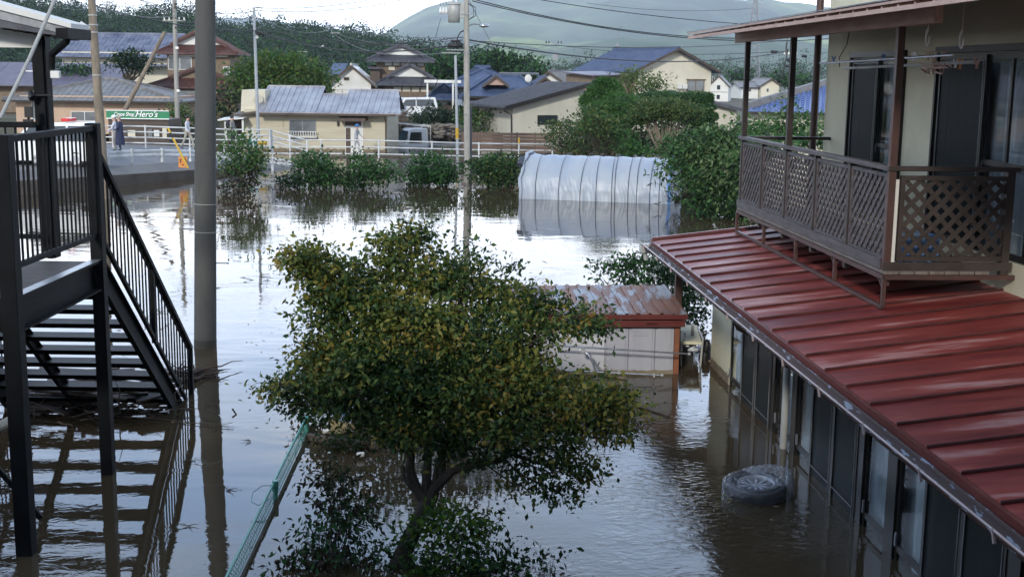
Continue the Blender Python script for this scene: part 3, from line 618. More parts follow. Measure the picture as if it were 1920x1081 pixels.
# ------------------------------------------------------------------ black steel stair and landing on the left
SX = -5.1; SA, SB = 12.3, 14.95; LD = 2.72; LT = 4.38
stair = thing('outdoor_staircase', 'black steel outdoor staircase with landing, its lowest treads sinking into brown floodwater', 'staircase', (SX, 13.5, -1.2))
for (x, y) in ((SX, SA), (SX-.0, SB), (-8.6, SA)):
    mb = MB(); 
    if y == SB: mb.box((x-.075, y-.075, -1.2), (x+.075, y+.075, LT+.03))
    else: mb.box((x-.085, y-.085, -1.2), (x+.085, y+.085, LT+.02))
    mb.build('post', 'black_steel', stair, bevel=.008)
mb = MB(); mb.box((-9.5, SA+.02, LD-.03), (SX-.06, SB-.02, LD)); mb.build('landing', 'deck_steel', stair)
mb = MB()
for x in (SX,): 
    mb.box((x-.05, SA+.085, LD-.33), (x-.035, SB-.075, LD+.03)); mb.box((x-.05, SA+.085, LD+.0), (x+.05, SB-.075, LD+.03)); mb.box((x-.05, SA+.085, LD-.35), (x+.05, SB-.075, LD-.33))
mb.box((-9.5, SA-.04, LD-.33), (SX-.085, SA+.0, LD+.03)); mb.box((-9.5, SB-.04, LD-.33), (SX-.08, SB, LD-.01)); mb.build('beam', 'black_steel', stair)
mb = MB(); mb.box((SX-.06, SA+.09, LD+.031), (SX+.055, SB-.08, LD+.037)); mb.build('edge_plate', 'grey_steel', stair)
def railing(p, q, z0, z1, z0b, z1b, nb, name='railing', end_posts=False):
    fr = MB(); p = Vector(p); q = Vector(q)
    fr.bar((p.x, p.y, z1), (q.x, q.y, z1b), .09, .07); fr.bar((p.x, p.y, z0), (q.x, q.y, z0b), .05, .06); o = fr.build('handrail', 'black_steel', stair, bevel=.006)
    for k in range(1, nb):
        t = k/nb; a = p.lerp(q, t); b = MB(); r = .0095
        b.box((a.x-r, a.y-r, z0+(z0b-z0)*t), (a.x+r, a.y+r, z1+(z1b-z1)*t)); b.build('baluster', 'black_steel', o)
    return o
railing((SX, SA+.08, 0), (SX, SB-.07, 0), LD+.33, LT-.03, LD+.33, LT-.03, 19)
railing((-9.4, SB, 0), (-5.8, SB, 0), LD+.3, LT+.0, LD+.3, LT+.0, 30)
railing((-9.4, SA, 0), (-5.9, SA, 0), LD+.3, LT-.03, LD+.3, LT-.03, 26) if 0 else None
# flight
Y0, Z0, Y1, Z1 = 15.0, LD-.05, 18.35, -.15
Y2 = Y1+(Z1+1.2)/(Z0-Z1)*(Y1-Y0)
for x, lab in ((SX-.02, 1), (-6.62, 2), (-7.6, 3)):
    mb = MB(); mb.bar((x, Y0-.05, Z0-.05), (x, Y2, -1.2), .05, .26, up=(1, 0, 0)) if 0 else None
    sl = Vector((0, Y1-Y0, Z1-Z0)).normalized(); nn = Vector((0, -sl.z, sl.y)); 
    a = Vector((x, Y0-.1, Z0)); b = Vector((x, Y2+.3, Z1-(Z0-Z1)/(Y1-Y0)*(Y2+.3-Y1)))
    hw = .15 if lab != 2 else .08
    mb.prism([a+nn*hw+Vector((-.006, 0, 0)), b+nn*hw+Vector((-.006, 0, 0)), b-nn*hw+Vector((-.006, 0, 0)), a-nn*hw+Vector((-.006, 0, 0))], (.012, 0, 0))
    for sg in (1, -1): mb.bar(a+nn*hw*sg+Vector((.02, 0, 0)), b+nn*hw*sg+Vector((.02, 0, 0)), .07, .014, up=nn)
    mb.build('stringer', 'black_steel', stair)
nt_ = 12
for k in range(1, nt_+5):
    z = LD-.0-k*.25; y = Y0+(LD-z)/(Z0-Z1)*(Y1-Y0)-.2
    mb = MB(); mb.box((-7.58, y-.05, z-.045), (SX-.04, y+.32, z)); mb.box((-7.58, y-.05, z-.055), (SX-.04, y-.038, z+.006)); mb.build('tread', 'black_steel', stair)
slope = (Z1-Z0)/(Y1-Y0)
ya, yb = SB+.05, 18.9
za = 4.02; zb = za+slope*(yb-ya)
o = railing((SX+.03, ya, 0), (SX+.03, yb, 0), za-1.02, za, zb-1.02, zb, 27)
mb = MB(); mb.box((SX-.0, 17.0, za+slope*2-1.1), (SX+.06, 17.06, za+slope*2.05)); mb.build('post', 'black_steel', stair); mb = MB(); mb.box((SX-.0, yb-.05, -1), (SX+.07, yb+.02, zb)); mb.build('post', 'black_steel', stair)
o = railing((-7.62, ya, 0), (-7.62, yb, 0), za-1.02, za, zb-1.02, zb, 27)
mb = MB(); mb.box((-7.66, 16.3, -1.2), (-7.55, 16.4, LD-.35)); mb.box((-5.95, 16.6, -1.2), (-5.83, 16.72, 1.72)); mb.build('post', 'black_steel', stair) if 0 else None
mb = MB(); mb.box((-6.0, 17.4, -1.2), (-5.86, 17.52, 1.1)); mb.build('under_post', 'black_steel', stair)
mb = MB(); mb.bar((-5.75, 12.9, .9), (-5.25, 13.1, .1), .09, .05); mb.bar((-5.75, 12.9, .9), (-6.4, 12.6, 1.5), .09, .05); mb.build('brace', 'black_steel', stair)
mb = MB(); mb.tube([(-5.62, 12.9, 1.18), (-5.38, 12.95, 1.3)], .055, 10); mb.build('pipe_stub', 'pvc_grey', stair)
# conduit running down past the landing
mb = MB(); mb.tube([(-5.83, 13.8, 5.2), (-5.80, 13.8, 2.75)], .02, 8); mb.tube([(-5.74, 13.4, 4.6), (-5.72, 13.4, 2.75)], .012, 6); tag(mb.build('conduit', 'pvc_grey', smooth=True), 'thin pale conduit pipes rising from the black landing at the left edge', 'pipe')
# porch: black post, pale beam, roof edge with dark gutter
PY = 15.25
porch = thing('porch_roof', 'pale edged porch roof with dark gutter carried by a black post at upper left', 'porch', (-5.75, PY, LD))
a = at(100, 478, PY); b = at(88, 60, PY); 
mb = MB(); mb.box((a.x-.1, PY-.1, LD), (a.x+.07, PY+.08, b.z)); mb.build('post', 'black_steel', porch, bevel=.006)
mb = MB(); mb.box((a.x-.02, PY-.14, LD), (a.x+.045, PY-.1, b.z)); mb.build('post_strip', 'black_steel', porch)
z1 = at(60, 50, PY).z; z0 = at(60, 90, PY).z
mb = MB(); mb.box((-8.2, PY-.12, z0), (at(82, 70, PY).x, PY+.1, z1+.02)); mb.build('beam', 'white_wall', porch)
def edge(px0, py0, px1, py1, px2, py2, px3, py3, y0, y1, m, nm):
    P = [at(px0, py0, y0), at(px1, py1, y0), at(px2, py2, y0), at(px3, py3, y0)]; mb = MB(); mb.prism(P, (0, y1-y0, 0)); return mb.build(nm, m, porch)
edge(-60, 18, 128, 62, 128, 52, -60, 2, 14.6, 19, 'tile_dark', 'fascia') if 0 else None
mb = MB(); P = [at(-80, 18, 14.7), at(130, 66, 14.7), at(132, 54, 14.7), at(-80, -1, 14.7)]; mb.prism(P, (0, .5, .0)); mb.build('fascia', 'grey_steel', porch)
mb = MB(); P = [at(-80, -1.5, 14.66), at(133, 53, 14.66), at(133, 44, 14.66), at(-80, -16, 14.66)]; mb.prism(P, (0, .62, .0)); mb.build('roof_sheet', 'white_wall', porch)
mb = MB(); P = [at(-80, 40, 14.72), at(115, 68, 14.72), at(118, 60, 14.72), at(-80, 18.5, 14.72)]; mb.prism(P, (0, .4, .0)); mb.build('fascia', 'tile_dark', porch)
mb = MB()
for k in range(7): c = at(8+k*19, 48+k*3.2, 14.85); mb.bar(c, c+Vector((0, .4, 0)), .04, .1)
mb.build('rafter', 'dark_wood', porch)
mb = MB(); e = at(127, 57, 14.7); mb.box((e.x-.07, 14.5, e.z-.1), (e.x+.07, 15.3, e.z+.02)); mb.build('gutter', 'black_steel', porch)
mb = MB(); mb.tube([at(127, 62, 14.8), at(125, 78, 14.8), at(98, 102, 15.1), at(97, 130, 15.1)], .042, 10); mb.build('downpipe', 'black_steel', porch, smooth=True)
mb = MB(); mb.cbox(at(104, 140, 15.05), (.11, .06, .09)); tag(mb.build('junction_box', 'porcelain', bevel=.01), 'small white box fixed to the black porch post', 'box')
mb = MB(); c = at(62, 180, 15.05); mb.bar(at(95, 178, 15.1), at(62, 179, 15.05), .02); mb.ball(at(60, 182, 15.05), .05); mb.tube([at(56, 172, 15.05), at(62, 184, 15.0)], [.03, .045]); tag(mb.build('security_light', 'rubber', smooth=True), 'black spot lamp on a bracket left of the porch post', 'lamp')
mb = MB(); mb.cbox(at(54, 210, 14.9), (.09, .05, .13)); mb.bar(at(54, 214, 14.92), at(53, 228, 14.95), .025); mb.cbox(at(53, 226, 14.95), (.1, .08, .03)); tag(mb.build('floodlight', 'rubber'), 'small black floodlight standing on the far landing rail', 'lamp')
mb = MB(); mb.tube([at(108, -12, 14.0), at(55, 110, 13.6), at(0, 222, 13.2)], .022, 8); tag(mb.build('stay_rod', 'pvc_grey', smooth=True), 'pale diagonal stay rod crossing in front of the porch roof', 'rod')
# debris caught under the stair
def twigs(mb, c, n, l, r, spread, flat=.25):
    for _ in range(n):
        p = Vector(c)+Vector((random.gauss(0, spread[0]), random.gauss(0, spread[1]), abs(random.gauss(0, spread[2])))); d = Vector((random.gauss(.6, .7), random.gauss(0, .7), random.gauss(.05, flat))).normalized()
        ll = l*random.uniform(.4, 1.3); limb(mb, p, p+d*ll, r*random.uniform(.5, 1.3), r*.3, .06, 3, 5)
random.seed(11); mb = MB(); twigs(mb, gw(345, 703, .02), 110, .32, .014, (.17, .14, .035), .12); limb(mb, gw(340, 705, .1), gw(455, 676, .10), .03, .004, .05, 6); limb(mb, gw(345, 712, .05), gw(412, 694, .06), .04, .01, .05, 5)
tag(mb.build('branch_heap', 'twig', smooth=True), 'heap of muddy twigs and branches caught on the foot of the stair rail', 'debris')
mb = MB()
for k in range(75):
    p = Vector((random.uniform(-7.4, -5.3), random.uniform(17.6, 19.2), random.uniform(.0, .34))); d = Vector((random.uniform(-1, 1), random.uniform(-.25, .25), random.uniform(-.04, .1))).normalized()*random.uniform(.3, .9); mb.bar(p-d/2, p+d/2, random.uniform(.05, .14), .03)
twigs(mb, (-6.3, 17.9, .05), 90, .5, .012, (.7, .4, .05)); tag(mb.build('driftwood', 'plank'), 'broken planks and sticks drifted under the lowest stair treads', 'debris')
mb = MB(); mb.tube([gw(200, 779, .02), gw(300, 785, .02), gw(430, 800, .02)], [.012, .008, .004], 5); mb.tube([gw(400, 798, .02), gw(436, 792, .05)], .004, 4); tag(mb.build('floating_stick', 'twig', smooth=True), 'long thin stick floating right of the stair foot', 'stick')
for (px, py, l) in ((358, 862, .25), (404, 806, .12), (425, 918, .2), (352, 985, .18), (470, 826, .16)):
    mb = MB(); c = gw(px, py, .01)
    for k in range(4): limb(mb, c, c+Vector((random.uniform(-l, l), random.uniform(-.1, .1), random.uniform(0, .03))), .006, .002, .1, 4, 4)
    tag(mb.build('floating_twig', 'twig', smooth=True), {358: 'small twig floating left of the concrete pole reflection, upper one', 404: 'tiny twig floating level with the long stick end', 425: 'curled twig floating on the right edge of the pole reflection', 352: 'thin twig floating left of the lower pole reflection', 470: 'pale twig floating above the blue sky reflection'}[px], 'twig', 'twigs floating near the concrete pole')
# ------------------------------------------------------------------ green mesh fence just above the water
p0 = gw(418, 1100, .16); p1 = gw(574, 786, .16)
nf = thing('mesh_fence', 'green chain-link fence with only its top strip above the floodwater', 'fence', (p0.x, p0.y, -1))
mb = MB(); mb.tube([p0+Vector((0, 0, .03)), p1+Vector((0, 0, .03))], .017, 8); mb.build('top_rail', 'green_net', nf, smooth=True)
u = (p1-p0); Ln = u.length; u.normalize(); mb = MB(); sp = .085; side = Vector((u.y, -u.x, 0))
def NP(a, h): return p0+u*a+Vector((0, 0, -h))+side*(.04*math.sin(h*7))
n = int(Ln/sp)
for k in range(-4, n):
    for sg in (1, -1):
        a0 = k*sp+(0 if sg > 0 else 2*sp); a1 = a0+sg*2*sp
        if min(a0, a1) >= 0 and max(a0, a1) <= Ln: mb.tube([NP(a0, -.02), NP((a0+a1)/2, .065), NP(a1, .15)], .0032, 4, cap=False)
mb.tube([NP(0, .07), NP(Ln, .07)], .005, 4); mb.tube([NP(0, .14), NP(Ln, .12)], .004, 4)
mb.build('wire_mesh', 'green_net', nf)
for (px, py) in ((512, 915), (571, 790)):
    c = gw(px, py+18, 0); mb = MB(); mb.tube([(c.x+.03, c.y, -1), (c.x+.03, c.y, .18)], .028, 10); mb.tube([(c.x+.03, c.y, .10), (c.x+.03, c.y, .22)], .036, 10); mb.build('post', 'green_net', nf, smooth=True)
c = gw(500, 935, .1); mb = MB(); mb.tube([c+Vector((.05, .2, .1)), c+Vector((-.08, .12, .12)), c+Vector((-.16, -.0, .08)), c+Vector((-.15, -.15, .02)), c+Vector((-.05, -.22, .0)), c+Vector((.06, -.12, .05))], .005, 5); tag(mb.build('loose_wire', 'green_net', smooth=True), 'loop of green wire hanging off the mesh fence post', 'wire')
# ------------------------------------------------------------------ debris below the tree: planks, broom, cans
def plank(name, a, b, w, h, lab):
    mb = MB(); mb.bar(a, b, w, h); return tag(mb.build(name, 'plank', bevel=.005), lab, 'plank', 'planks floating by the tree')
plank('floating_plank', gw(575, 818, .06), gw(712, 836, .06), .09, .08, 'long dark plank floating beside the fence end')
plank('floating_plank', gw(668, 800, .12), gw(682, 832, .1), .06, .03, 'short brown board lying across the long dark plank')
plank('floating_plank', gw(600, 826, .02), gw(690, 838, .02), .05, .04, 'half sunk narrow plank just in front of the long one')
br_ = thing('broom', 'straw broom with pale handle floating among branches behind the plank', 'broom', gw(650, 800, .1))
mb = MB(); mb.tube([gw(668, 800, .16), gw(745, 812, .16)], .013, 8); mb.build('handle', 'bark_pale', br_, smooth=True)
mb = MB(); a = gw(672, 800, .16)
for k in range(150): mb.tube([a+Vector((0, random.uniform(-.02, .02), random.uniform(-.01, .03))), gw(622+random.uniform(-5, 8), 803+random.gauss(0, 7), .08+random.uniform(0, .05))], .004, 4, cap=False)
mb.build('bristles', 'straw', br_)
for i, (px, py, m, l) in enumerate(((637, 780, 'vinyl_blue', 'blue and white drink carton floating behind the broom head'), (612, 808, 'porcelain', 'small white can floating left of the broom head'), (676, 852, 'porcelain', 'pale bottle cap floating in front of the plank'))):
    mb = MB(); c = gw(px, py, .06); 
    if i == 0: mb.cbox(c, (.16, .12, .1)); mb.cur = 1; mb.cbox(c+Vector((.0, -.061, .01)), (.1, .004, .05)); mb.cbox(c+Vector((-.02, -.01, .052)), (.08, .08, .004)); tag(mb.build('carton', ['vinyl_blue', 'porcelain']), l, 'carton')
    else: mb.tube([c+Vector((-.05, 0, 0)), c+Vector((-.04, 0, 0)), c+Vector((.04, .02, 0)), c+Vector((.05, .02, 0))], [.025, .035, .035, .025], 12); tag(mb.build('can' if i == 1 else 'bottle_cap', m, smooth=True), l, 'can' if i == 1 else 'cap')
c = gw(655, 838, .0); bush('floating_weeds', 'dark clump of floating weeds caught in front of the plank', 'weeds', tuple(c), [((c.x, c.y, .08), (.28, .2, .14), 500), ((c.x-.1, c.y-.15, .04), (.3, .15, .08), 250)], .07, ['leaf_dead', 'leaf_dark'], 21, stems=4, stemr=.006)
# ------------------------------------------------------------------ tyre wrapped in a plastic bag
tc_ = gw(1417, 925, .0); ty = thing('wrapped_wheel', 'car wheel wrapped in clear plastic floating flat beside the glass doors', 'wheel', tuple(tc_))
TM = Matrix.Translation(tc_+Vector((0, 0, .055))) @ Matrix.Rotation(R(5), 4, 'X') @ Matrix.Rotation(R(-3), 4, 'Y')
def revolve(mb, prof, n=40):
    vs = [];  m = len(prof)
    for k in range(n):
        g = 2*math.pi*k/n
        for r, z in prof: vs.append((r*math.cos(g), r*math.sin(g), z))
    mb.add(vs, [(k*m+j, ((k+1) % n)*m+j, ((k+1) % n)*m+(j+1) % m, k*m+(j+1) % m) for k in range(n) for j in range(m)])
mb = MB(TM); revolve(mb, [(.23, -.1), (.33, -.115), (.37, -.08), (.375, 0), (.37, .08), (.33, .115), (.23, .1), (.22, 0)]); mb.build('tyre', 'rubber', ty, smooth=2)
mb = MB(TM); revolve(mb, [(.215, -.09), (.232, -.09), (.232, .095), (.215, .09), (.205, .03), (.205, -.05)]); mb.tube([(0, 0, -.02), (0, 0, .06)], [.06, .05], 16)
for k in range(10):
    g = 2*math.pi*k/10+.1; mb.bar((.04*math.cos(g), .04*math.sin(g), .05), (.21*math.cos(g), .21*math.sin(g), .06), .03, .02)
mb.build('rim', 'alloy', ty, smooth=2)
bm = bmesh.new(); bmesh.ops.create_icosphere(bm, subdivisions=6, radius=1); mb = MB(TM); vs = []
for v in bm.verts:
    p = v.co.copy(); r = 1+.05*noise.noise(p*4)+.06*abs(noise.noise(p*9))+.035*abs(noise.noise(p*19))-.02
    q = Vector((p.x*.41*r, p.y*.41*r, max(-.15, min(.108, p.z*.3))*r+.012*abs(noise.noise(p*8))))
    k = max(0, p.x*.75+p.y*.5-.25); q.z += k*.16*(p.z > -.1); q.x += k*.1
    k = max(0, -p.x-.75); q.z += k*.2*(p.z > 0)
    vs.append(q)
mb.add(vs, [tuple(v.index for v in f.verts) for f in bm.faces]); bm.free(); mb.build('plastic_bag', 'clear_bag', ty, smooth=2)
# ------------------------------------------------------------------ concrete pole near
b = gw(385, 650); t = at(385, -60, 22.4); 
cp = thing('concrete_pole', 'thick grey concrete utility pole standing in the flood right of the stairs', 'pole', (b.x, b.y, -1.3))
mb = MB(); d = (t-b); mb.tube([b-d*.25, b, t, t+d*.3], [.213, .205, .175, .168], 28); mb.build('shaft', 'concrete', cp, smooth=True)
mb = MB(); mb.tube([b+d*-.02, b+d*.022], [.208, .207], 28, cap=False); mb.build('wet_band', 'concrete_dark', cp, smooth=True)
mb = MB()
for k, (py, sg) in enumerate(((425, -1), (488, 1))):
    c = b+d*((648-py)/648*.93); mb.tube([c+Vector((sg*.19, 0, 0)), c+Vector((sg*.42, 0, 0))], .012, 6); 
    if 1: mb.tube([c+Vector((sg*.40, 0, 0)), c+Vector((sg*.43, 0, 0))], .018, 6)
mb.build('climbing_bolt', 'grey_steel', cp)
for py in (378, 430):
    c = b+d*((648-py)/648*.93); mb = MB(); mb.tube([c, c+d.normalized()*.012], .2, 28, cap=False); mb.build('band', 'pvc_grey', cp, smooth=True)
# ------------------------------------------------------------------ shed
sh = thing('garden_shed', 'small grey metal shed with rust streaked roof, half submerged', 'shed', (1.6, 21.2, -1.2))
c = gw(1266, 700); x1, y1 = c.x, c.y; x0 = x1-2.75; rzS = R(4)
SM = Matrix.Translation((x1, y1, 0)) @ Matrix.Rotation(rzS, 4, 'Z')      # local: x to the left is negative
zt = at(1266, 608, y1).z
mb = MB(SM); 
for k, (a, b_) in enumerate(((-1.22, -.83), (-.83, -.37), (-.37, -.04))): mb.box((a+.004, 0, -1.2), (b_-.004, .03, zt)); mb.box((a+.05, -.012, -1.2), (b_-.05, 0, zt-.02)); 
mb.build('door', 'shed_wall', sh, bevel=.006)
mb = MB(SM); mb.box((-2.75, .03, -1.2), (-.04, 1.7, zt)); mb.box((-1.24, -.015, -1.2), (-1.22, .03, zt)); mb.build('wall', 'shed_wall', sh)
mb = MB(SM); mb.box((-2.75, -.01, -1.2), (-1.245, .03, zt)); mb.build('side_panel', 'shed_white', sh)
mb = MB(SM); mb.box((-.04, -.02, -1.2), (.05, .06, zt)); mb.build('corner_post', 'shed_orange', sh)
mb = MB(SM); mb.box((-.75, -.018, zt-.2), (-.5, -.012, zt-.08)); 
for k in range(5): mb.box((-.74, -.024, zt-.19+k*.022), (-.51, -.018, zt-.182+k*.022))
mb.build('door_vent', 'shed_wall', sh)
zf = at(1270, 587, y1).z
mb = MB(SM); mb.box((-2.85, -.12, zt-.02), (.12, -.06, zt+.09)); mb.box((-2.85, -.06, zt-.0), (.1, .0, zf-.03)); mb.box((-2.88, -.16, zf-.08), (.15, -.1, zf+.005)); mb.box((-2.85, 0, zt+.0), (.12, 1.75, zf-.035)); f_ = mb.build('fascia', 'red_trim', sh, bevel=.006)
mb = MB(SM); mb.box((-.55, -.13, zt+.02), (-.35, -.12, zt+.055)); mb.build('name_plate', 'red_seam', f_)
mb = MB(SM); zb_ = zf+.16
for k in range(15):
    a = -2.87+k*.2; mb.prism([(a, -.16, zf+.008), (a+.14, -.16, zf+.008), (a+.14, 1.85, zb_), (a, 1.85, zb_)], (0, 0, .006)); mb.prism([(a+.14, -.16, zf+.03), (a+.2, -.16, zf+.03), (a+.2, 1.85, zb_+.022), (a+.14, 1.85, zb_+.022)], (0, 0, .006))
    for e in (.14, .195): mb.prism([(a+e, -.16, zf+.01), (a+e+.005, -.16, zf+.01), (a+e+.005, 1.85, zb_), (a+e, 1.85, zb_)], (0, 0, .024))
mb.build('roof', 'rust_sheet', sh)
_a, _b = SM @ Vector((-2.75, -.03, 0)), SM @ Vector((-.045, -.03, 0)); tide(_a, _b, .07, sh, seed=4)
# plastic shelf stand between shed and house
sb = thing('storage_rack', 'cream plastic topped rack with dark junk inside between shed and house', 'rack', (3.3, 21.4, -1.2))
a = gw(1272, 700); mb = MB(); mb.prism([at(1276, 640, 21.2), at(1316, 641, 21.2), at(1306, 609, 23.0), at(1276, 608, 23.0)], (0, 0, -.05)); mb.build('top', 'cream_wall', sb, bevel=.01)
random.seed(3); mb = MB()
for k in range(16):
    p = at(1279+random.random()*30, 0, 22); q = Vector((random.uniform(at(1279, 0, 22).x, at(1308, 0, 22).x), random.uniform(21.3, 22.8), 0)); z = at(1276, 640, 21.2).z+(q.y-21.2)/1.8*(at(1276, 608, 23.0).z-at(1276, 640, 21.2).z)+.004; mb.tube([(q.x, q.y, z-.01), (q.x, q.y, z+.004)], .022, 8)
mb.build('top_hole', 'dark_wood', sb)
mb = MB(); mb.tube([at(1308, 612, 23), at(1318, 636, 21.2), at(1312, 695, 21.2)], .018, 8); mb.tube([at(1277, 642, 21.2), at(1277, 700, 21.2)], .015, 8); mb.build('side_frame', 'pvc_grey', sb, smooth=True)
mb = MB(); mb.cbox(at(1284, 672, 21.7), (.25, .3, .3)); mb.ball(at(1300, 690, 21.7), (.18, .15, .12)); mb.bar(at(1278, 652, 21.6), at(1312, 655, 21.6), .3, .03); mb.build('junk', 'rubber', sb)
mb = MB(); c = at(1300, 655, 21.3); mb.cbox(c, (.16, .1, .05)); mb.ball(at(1289, 648, 21.3), (.04, .04, .02)); mb.tube([at(1290, 657, 21.3), at(1296, 652, 21.3), at(1303, 650, 21.3)], .018); tag(mb.build('garden_tap', 'alloy', smooth=2), 'grey metal fitting lying on the rack beside the shed', 'fitting')
mb = MB(); c = at(1322, 675, 21.9); mb.ball(c, (.13, .13, .33)); mb.ball(c+Vector((.02, 0, .2)), (.09, .09, .2)); tag(mb.build('rubbish_bag', 'rubber', smooth=True), 'black bag hanging beside the porch post by the shed', 'bag')
# laundry stand poles in front of the shed
ld = thing('laundry_stand', 'silver tubular laundry stand half under water in front of the shed', 'laundry stand', (1.5, 20.1, -1.2))
for a, b, r_, m in ((at(1035, 647, 20.1), at(1290, 663, 20.3), .017, 'silver_pipe'), (at(1048, 693, 20.1), at(1239, 703, 20.1), .016, 'silver_pipe')):
    mb = MB(); mb.tube([a, a.lerp(b, .55)], r_, 8); mb.tube([a.lerp(b, .55), b], r_*.85, 8); o_ = mb.build('rail', m, ld, smooth=True)
    mb = MB(); mb.tube([b, b+(b-a).normalized()*.04], r_*1.5, 8); mb.build('end_cap', 'pvc_grey', o_, smooth=True)
mb = MB(); mb.tube([at(1088, 655, 20.15), at(1103, 664, 20.1), at(1112, 680, 20.08), at(1118, 700, 20.05), at(1121, 730, 20.0)], .02, 8); mb.build('curved_leg', 'silver_pipe', ld, smooth=True)
mb = MB(); mb.cbox(at(1093, 657, 20.12), (.08, .07, .06)); mb.cbox(at(1160, 697, 20.1), (.03, .05, .05)); mb.cbox(at(1226, 703, 20.1), (.03, .05, .06)); mb.build('clamp', 'pvc_grey', ld)
mb = MB(); mb.bar(gw(1148, 706, .02), gw(1172, 708, .02), .05, .03); mb.bar(gw(1172, 706, .03), gw(1176, 712, .03), .02); tag(mb.build('floating_lath', 'bark_pale'), 'small pale lath floating just before the shed wall', 'stick')
mb = MB(); mb.tube([gw(1185, 758, .012), gw(1255, 780, .012)], .014, 6); tag(mb.build('floating_rod', 'twig', smooth=True), 'thin dark rod floating on the shed reflection', 'rod')
# ------------------------------------------------------------------ raised road on the left, its wall, guard rail and pipe fences
edge_w = [gw(-260, 385), gw(100, 362), gw(215, 350), gw(364, 332), gw(430, 326), gw(540, 316)]
zt_ = [.62, .58, .5, .34, .2, -.12]
mb = MB(); n = len(edge_w)
for i in range(n-1):
    a, b = edge_w[i], edge_w[i+1]; za, zb = zt_[i], zt_[i+1]
    mb.prism([(a.x, a.y, -1.3), (b.x, b.y, -1.3), (b.x, b.y, zb), (a.x, a.y, za)], (0, .3, 0))
st('retaining_wall', mb, 'retaining')
far = [Vector((p.x-1.5, 66.5, z)) for p, z in zip(edge_w, [1.1, 1.08, 1.05, .98, .6, -.2])]
mb = MB(); mb.add([(p.x, p.y+.28, z-.02) for p, z in zip(edge_w, zt_)]+[(p.x, p.y+2.2, z+.28) for p, z in zip(edge_w, zt_)]+[tuple(f) for f in far], [(i, i+1, n+i+1, n+i) for i in range(n-1)]+[(n+i, n+i+1, 2*n+i+1, 2*n+i) for i in range(n-1)])
st('road', mb, 'asphalt')
mb = MB(); mb.box((-60, 66.5, -1.3), (far[3].x, 66.9, .99)); st('embankment', mb, 'retaining')
# W-beam guard rail
gr = thing('guard_rail', 'white corrugated steel guard rail curving along the flooded road edge', 'guard rail', tuple(edge_w[2]))
def lerp_path(P, t): 
    k = min(int(t), len(P)-2); return P[k].lerp(P[k+1], t-k)
GP = [(60, 291, 53.0), (150, 286, 54.2), (230, 281.5, 56), (290, 279.5, 58), (364, 281, 60.5), (430, 287, 62), (500, 294, 63.2), (545, 300, 64)]
tops = [at(*g) for g in GP]; prof = [(0, 0), (-.05, -.05), (-.05, -.11), (0, -.16), (0, -.2), (-.05, -.25), (-.05, -.31), (0, -.36)]
vs = []; m = len(prof)
for p in tops: vs += [(p.x, p.y+a, p.z+b) for a, b in prof]
mb = MB(); mb.add(vs, [(i*m+j, (i+1)*m+j, (i+1)*m+j+1, i*m+j+1) for i in range(len(tops)-1) for j in range(m-1)]); mb.build('beam', 'rail_white', gr)
for px in (200, 245, 302, 355, 410, 462, 510):
    t = interp([(g[0], i) for i, g in enumerate(GP)], px); p = lerp_path(tops, t); mb = MB(); mb.tube([(p.x, p.y+.07, p.z-1.2), (p.x, p.y+.07, p.z+.04)], .07, 10); mb.cbox((p.x, p.y+.0, p.z-.18), (.12, .06, .3)); mb.build('post', 'rail_white', gr)
def pipe_fence(lab, P, rails, posts, r=.035, pr=.045, down=1.3, yel=()):
    f = thing('pipe_fence', lab, 'fence', (P[0][0], P[0][1], P[0][2]-1.2), group='white pipe fences along the road')
    for k, dz in enumerate(rails): mb = MB(); mb.tube([Vector(p)-Vector((0, 0, dz)) for p in P], r, 8); mb.build('rail', 'rail_white', f, smooth=True)
    for i, t in enumerate(posts):
        p = lerp_path([Vector(q) for q in P], t); mb = MB(); mb.tube([(p.x, p.y, p.z-down), (p.x, p.y, p.z+.06)], pr, 8); ps = mb.build('post', 'rail_white', f)
        if i in yel: mb = MB(); mb.tube([(p.x, p.y, p.z+.04), (p.x, p.y, p.z+.36)], pr+.01, 8); mb.build('yellow_cap', 'yellow_paint', ps)
    return f
PA = [at(60, 234, 62), at(195, 236, 62.5), at(272, 237, 63), at(355, 240, 63.5), at(442, 243, 64.5), at(507, 243.5, 65)]
pipe_fence('white pipe fence behind the walking people on the dry road', PA, [0, .28, .56, .84], [0, .6, 1.2, 2.0, 3.0, 4.0, 4.5, 4.98], down=1.1)
pipe_fence('short white pipe fence section sloping down beside the cream bungalow', [at(509, 245, 65.2), at(577, 263.5, 66)], [0, .28, .56], [0, .5, .98], down=1.2)
pipe_fence('long white pipe fence across the flooded road in front of the truck', [at(420, 262, 66.2), at(602, 262.5, 66), at(710, 263.5, 66), at(810, 266.5, 67.5), at(898, 269, 69), at(973, 270, 70.5), at(1036, 270.5, 71.5)], [0, .36, .72], [0, .5, 1, 2, 3, 4, 5, 6], down=2.2, yel=(6,))
mb = MB(); mb.bar(gw(590, 296, .0)+Vector((0, 0, .03)), gw(1040, 290, .0)+Vector((0, 0, .03)), .25, .14); tag(mb.build('road_kerb', 'retaining'), 'low dark kerb just breaking the water under the long white fence', 'kerb')
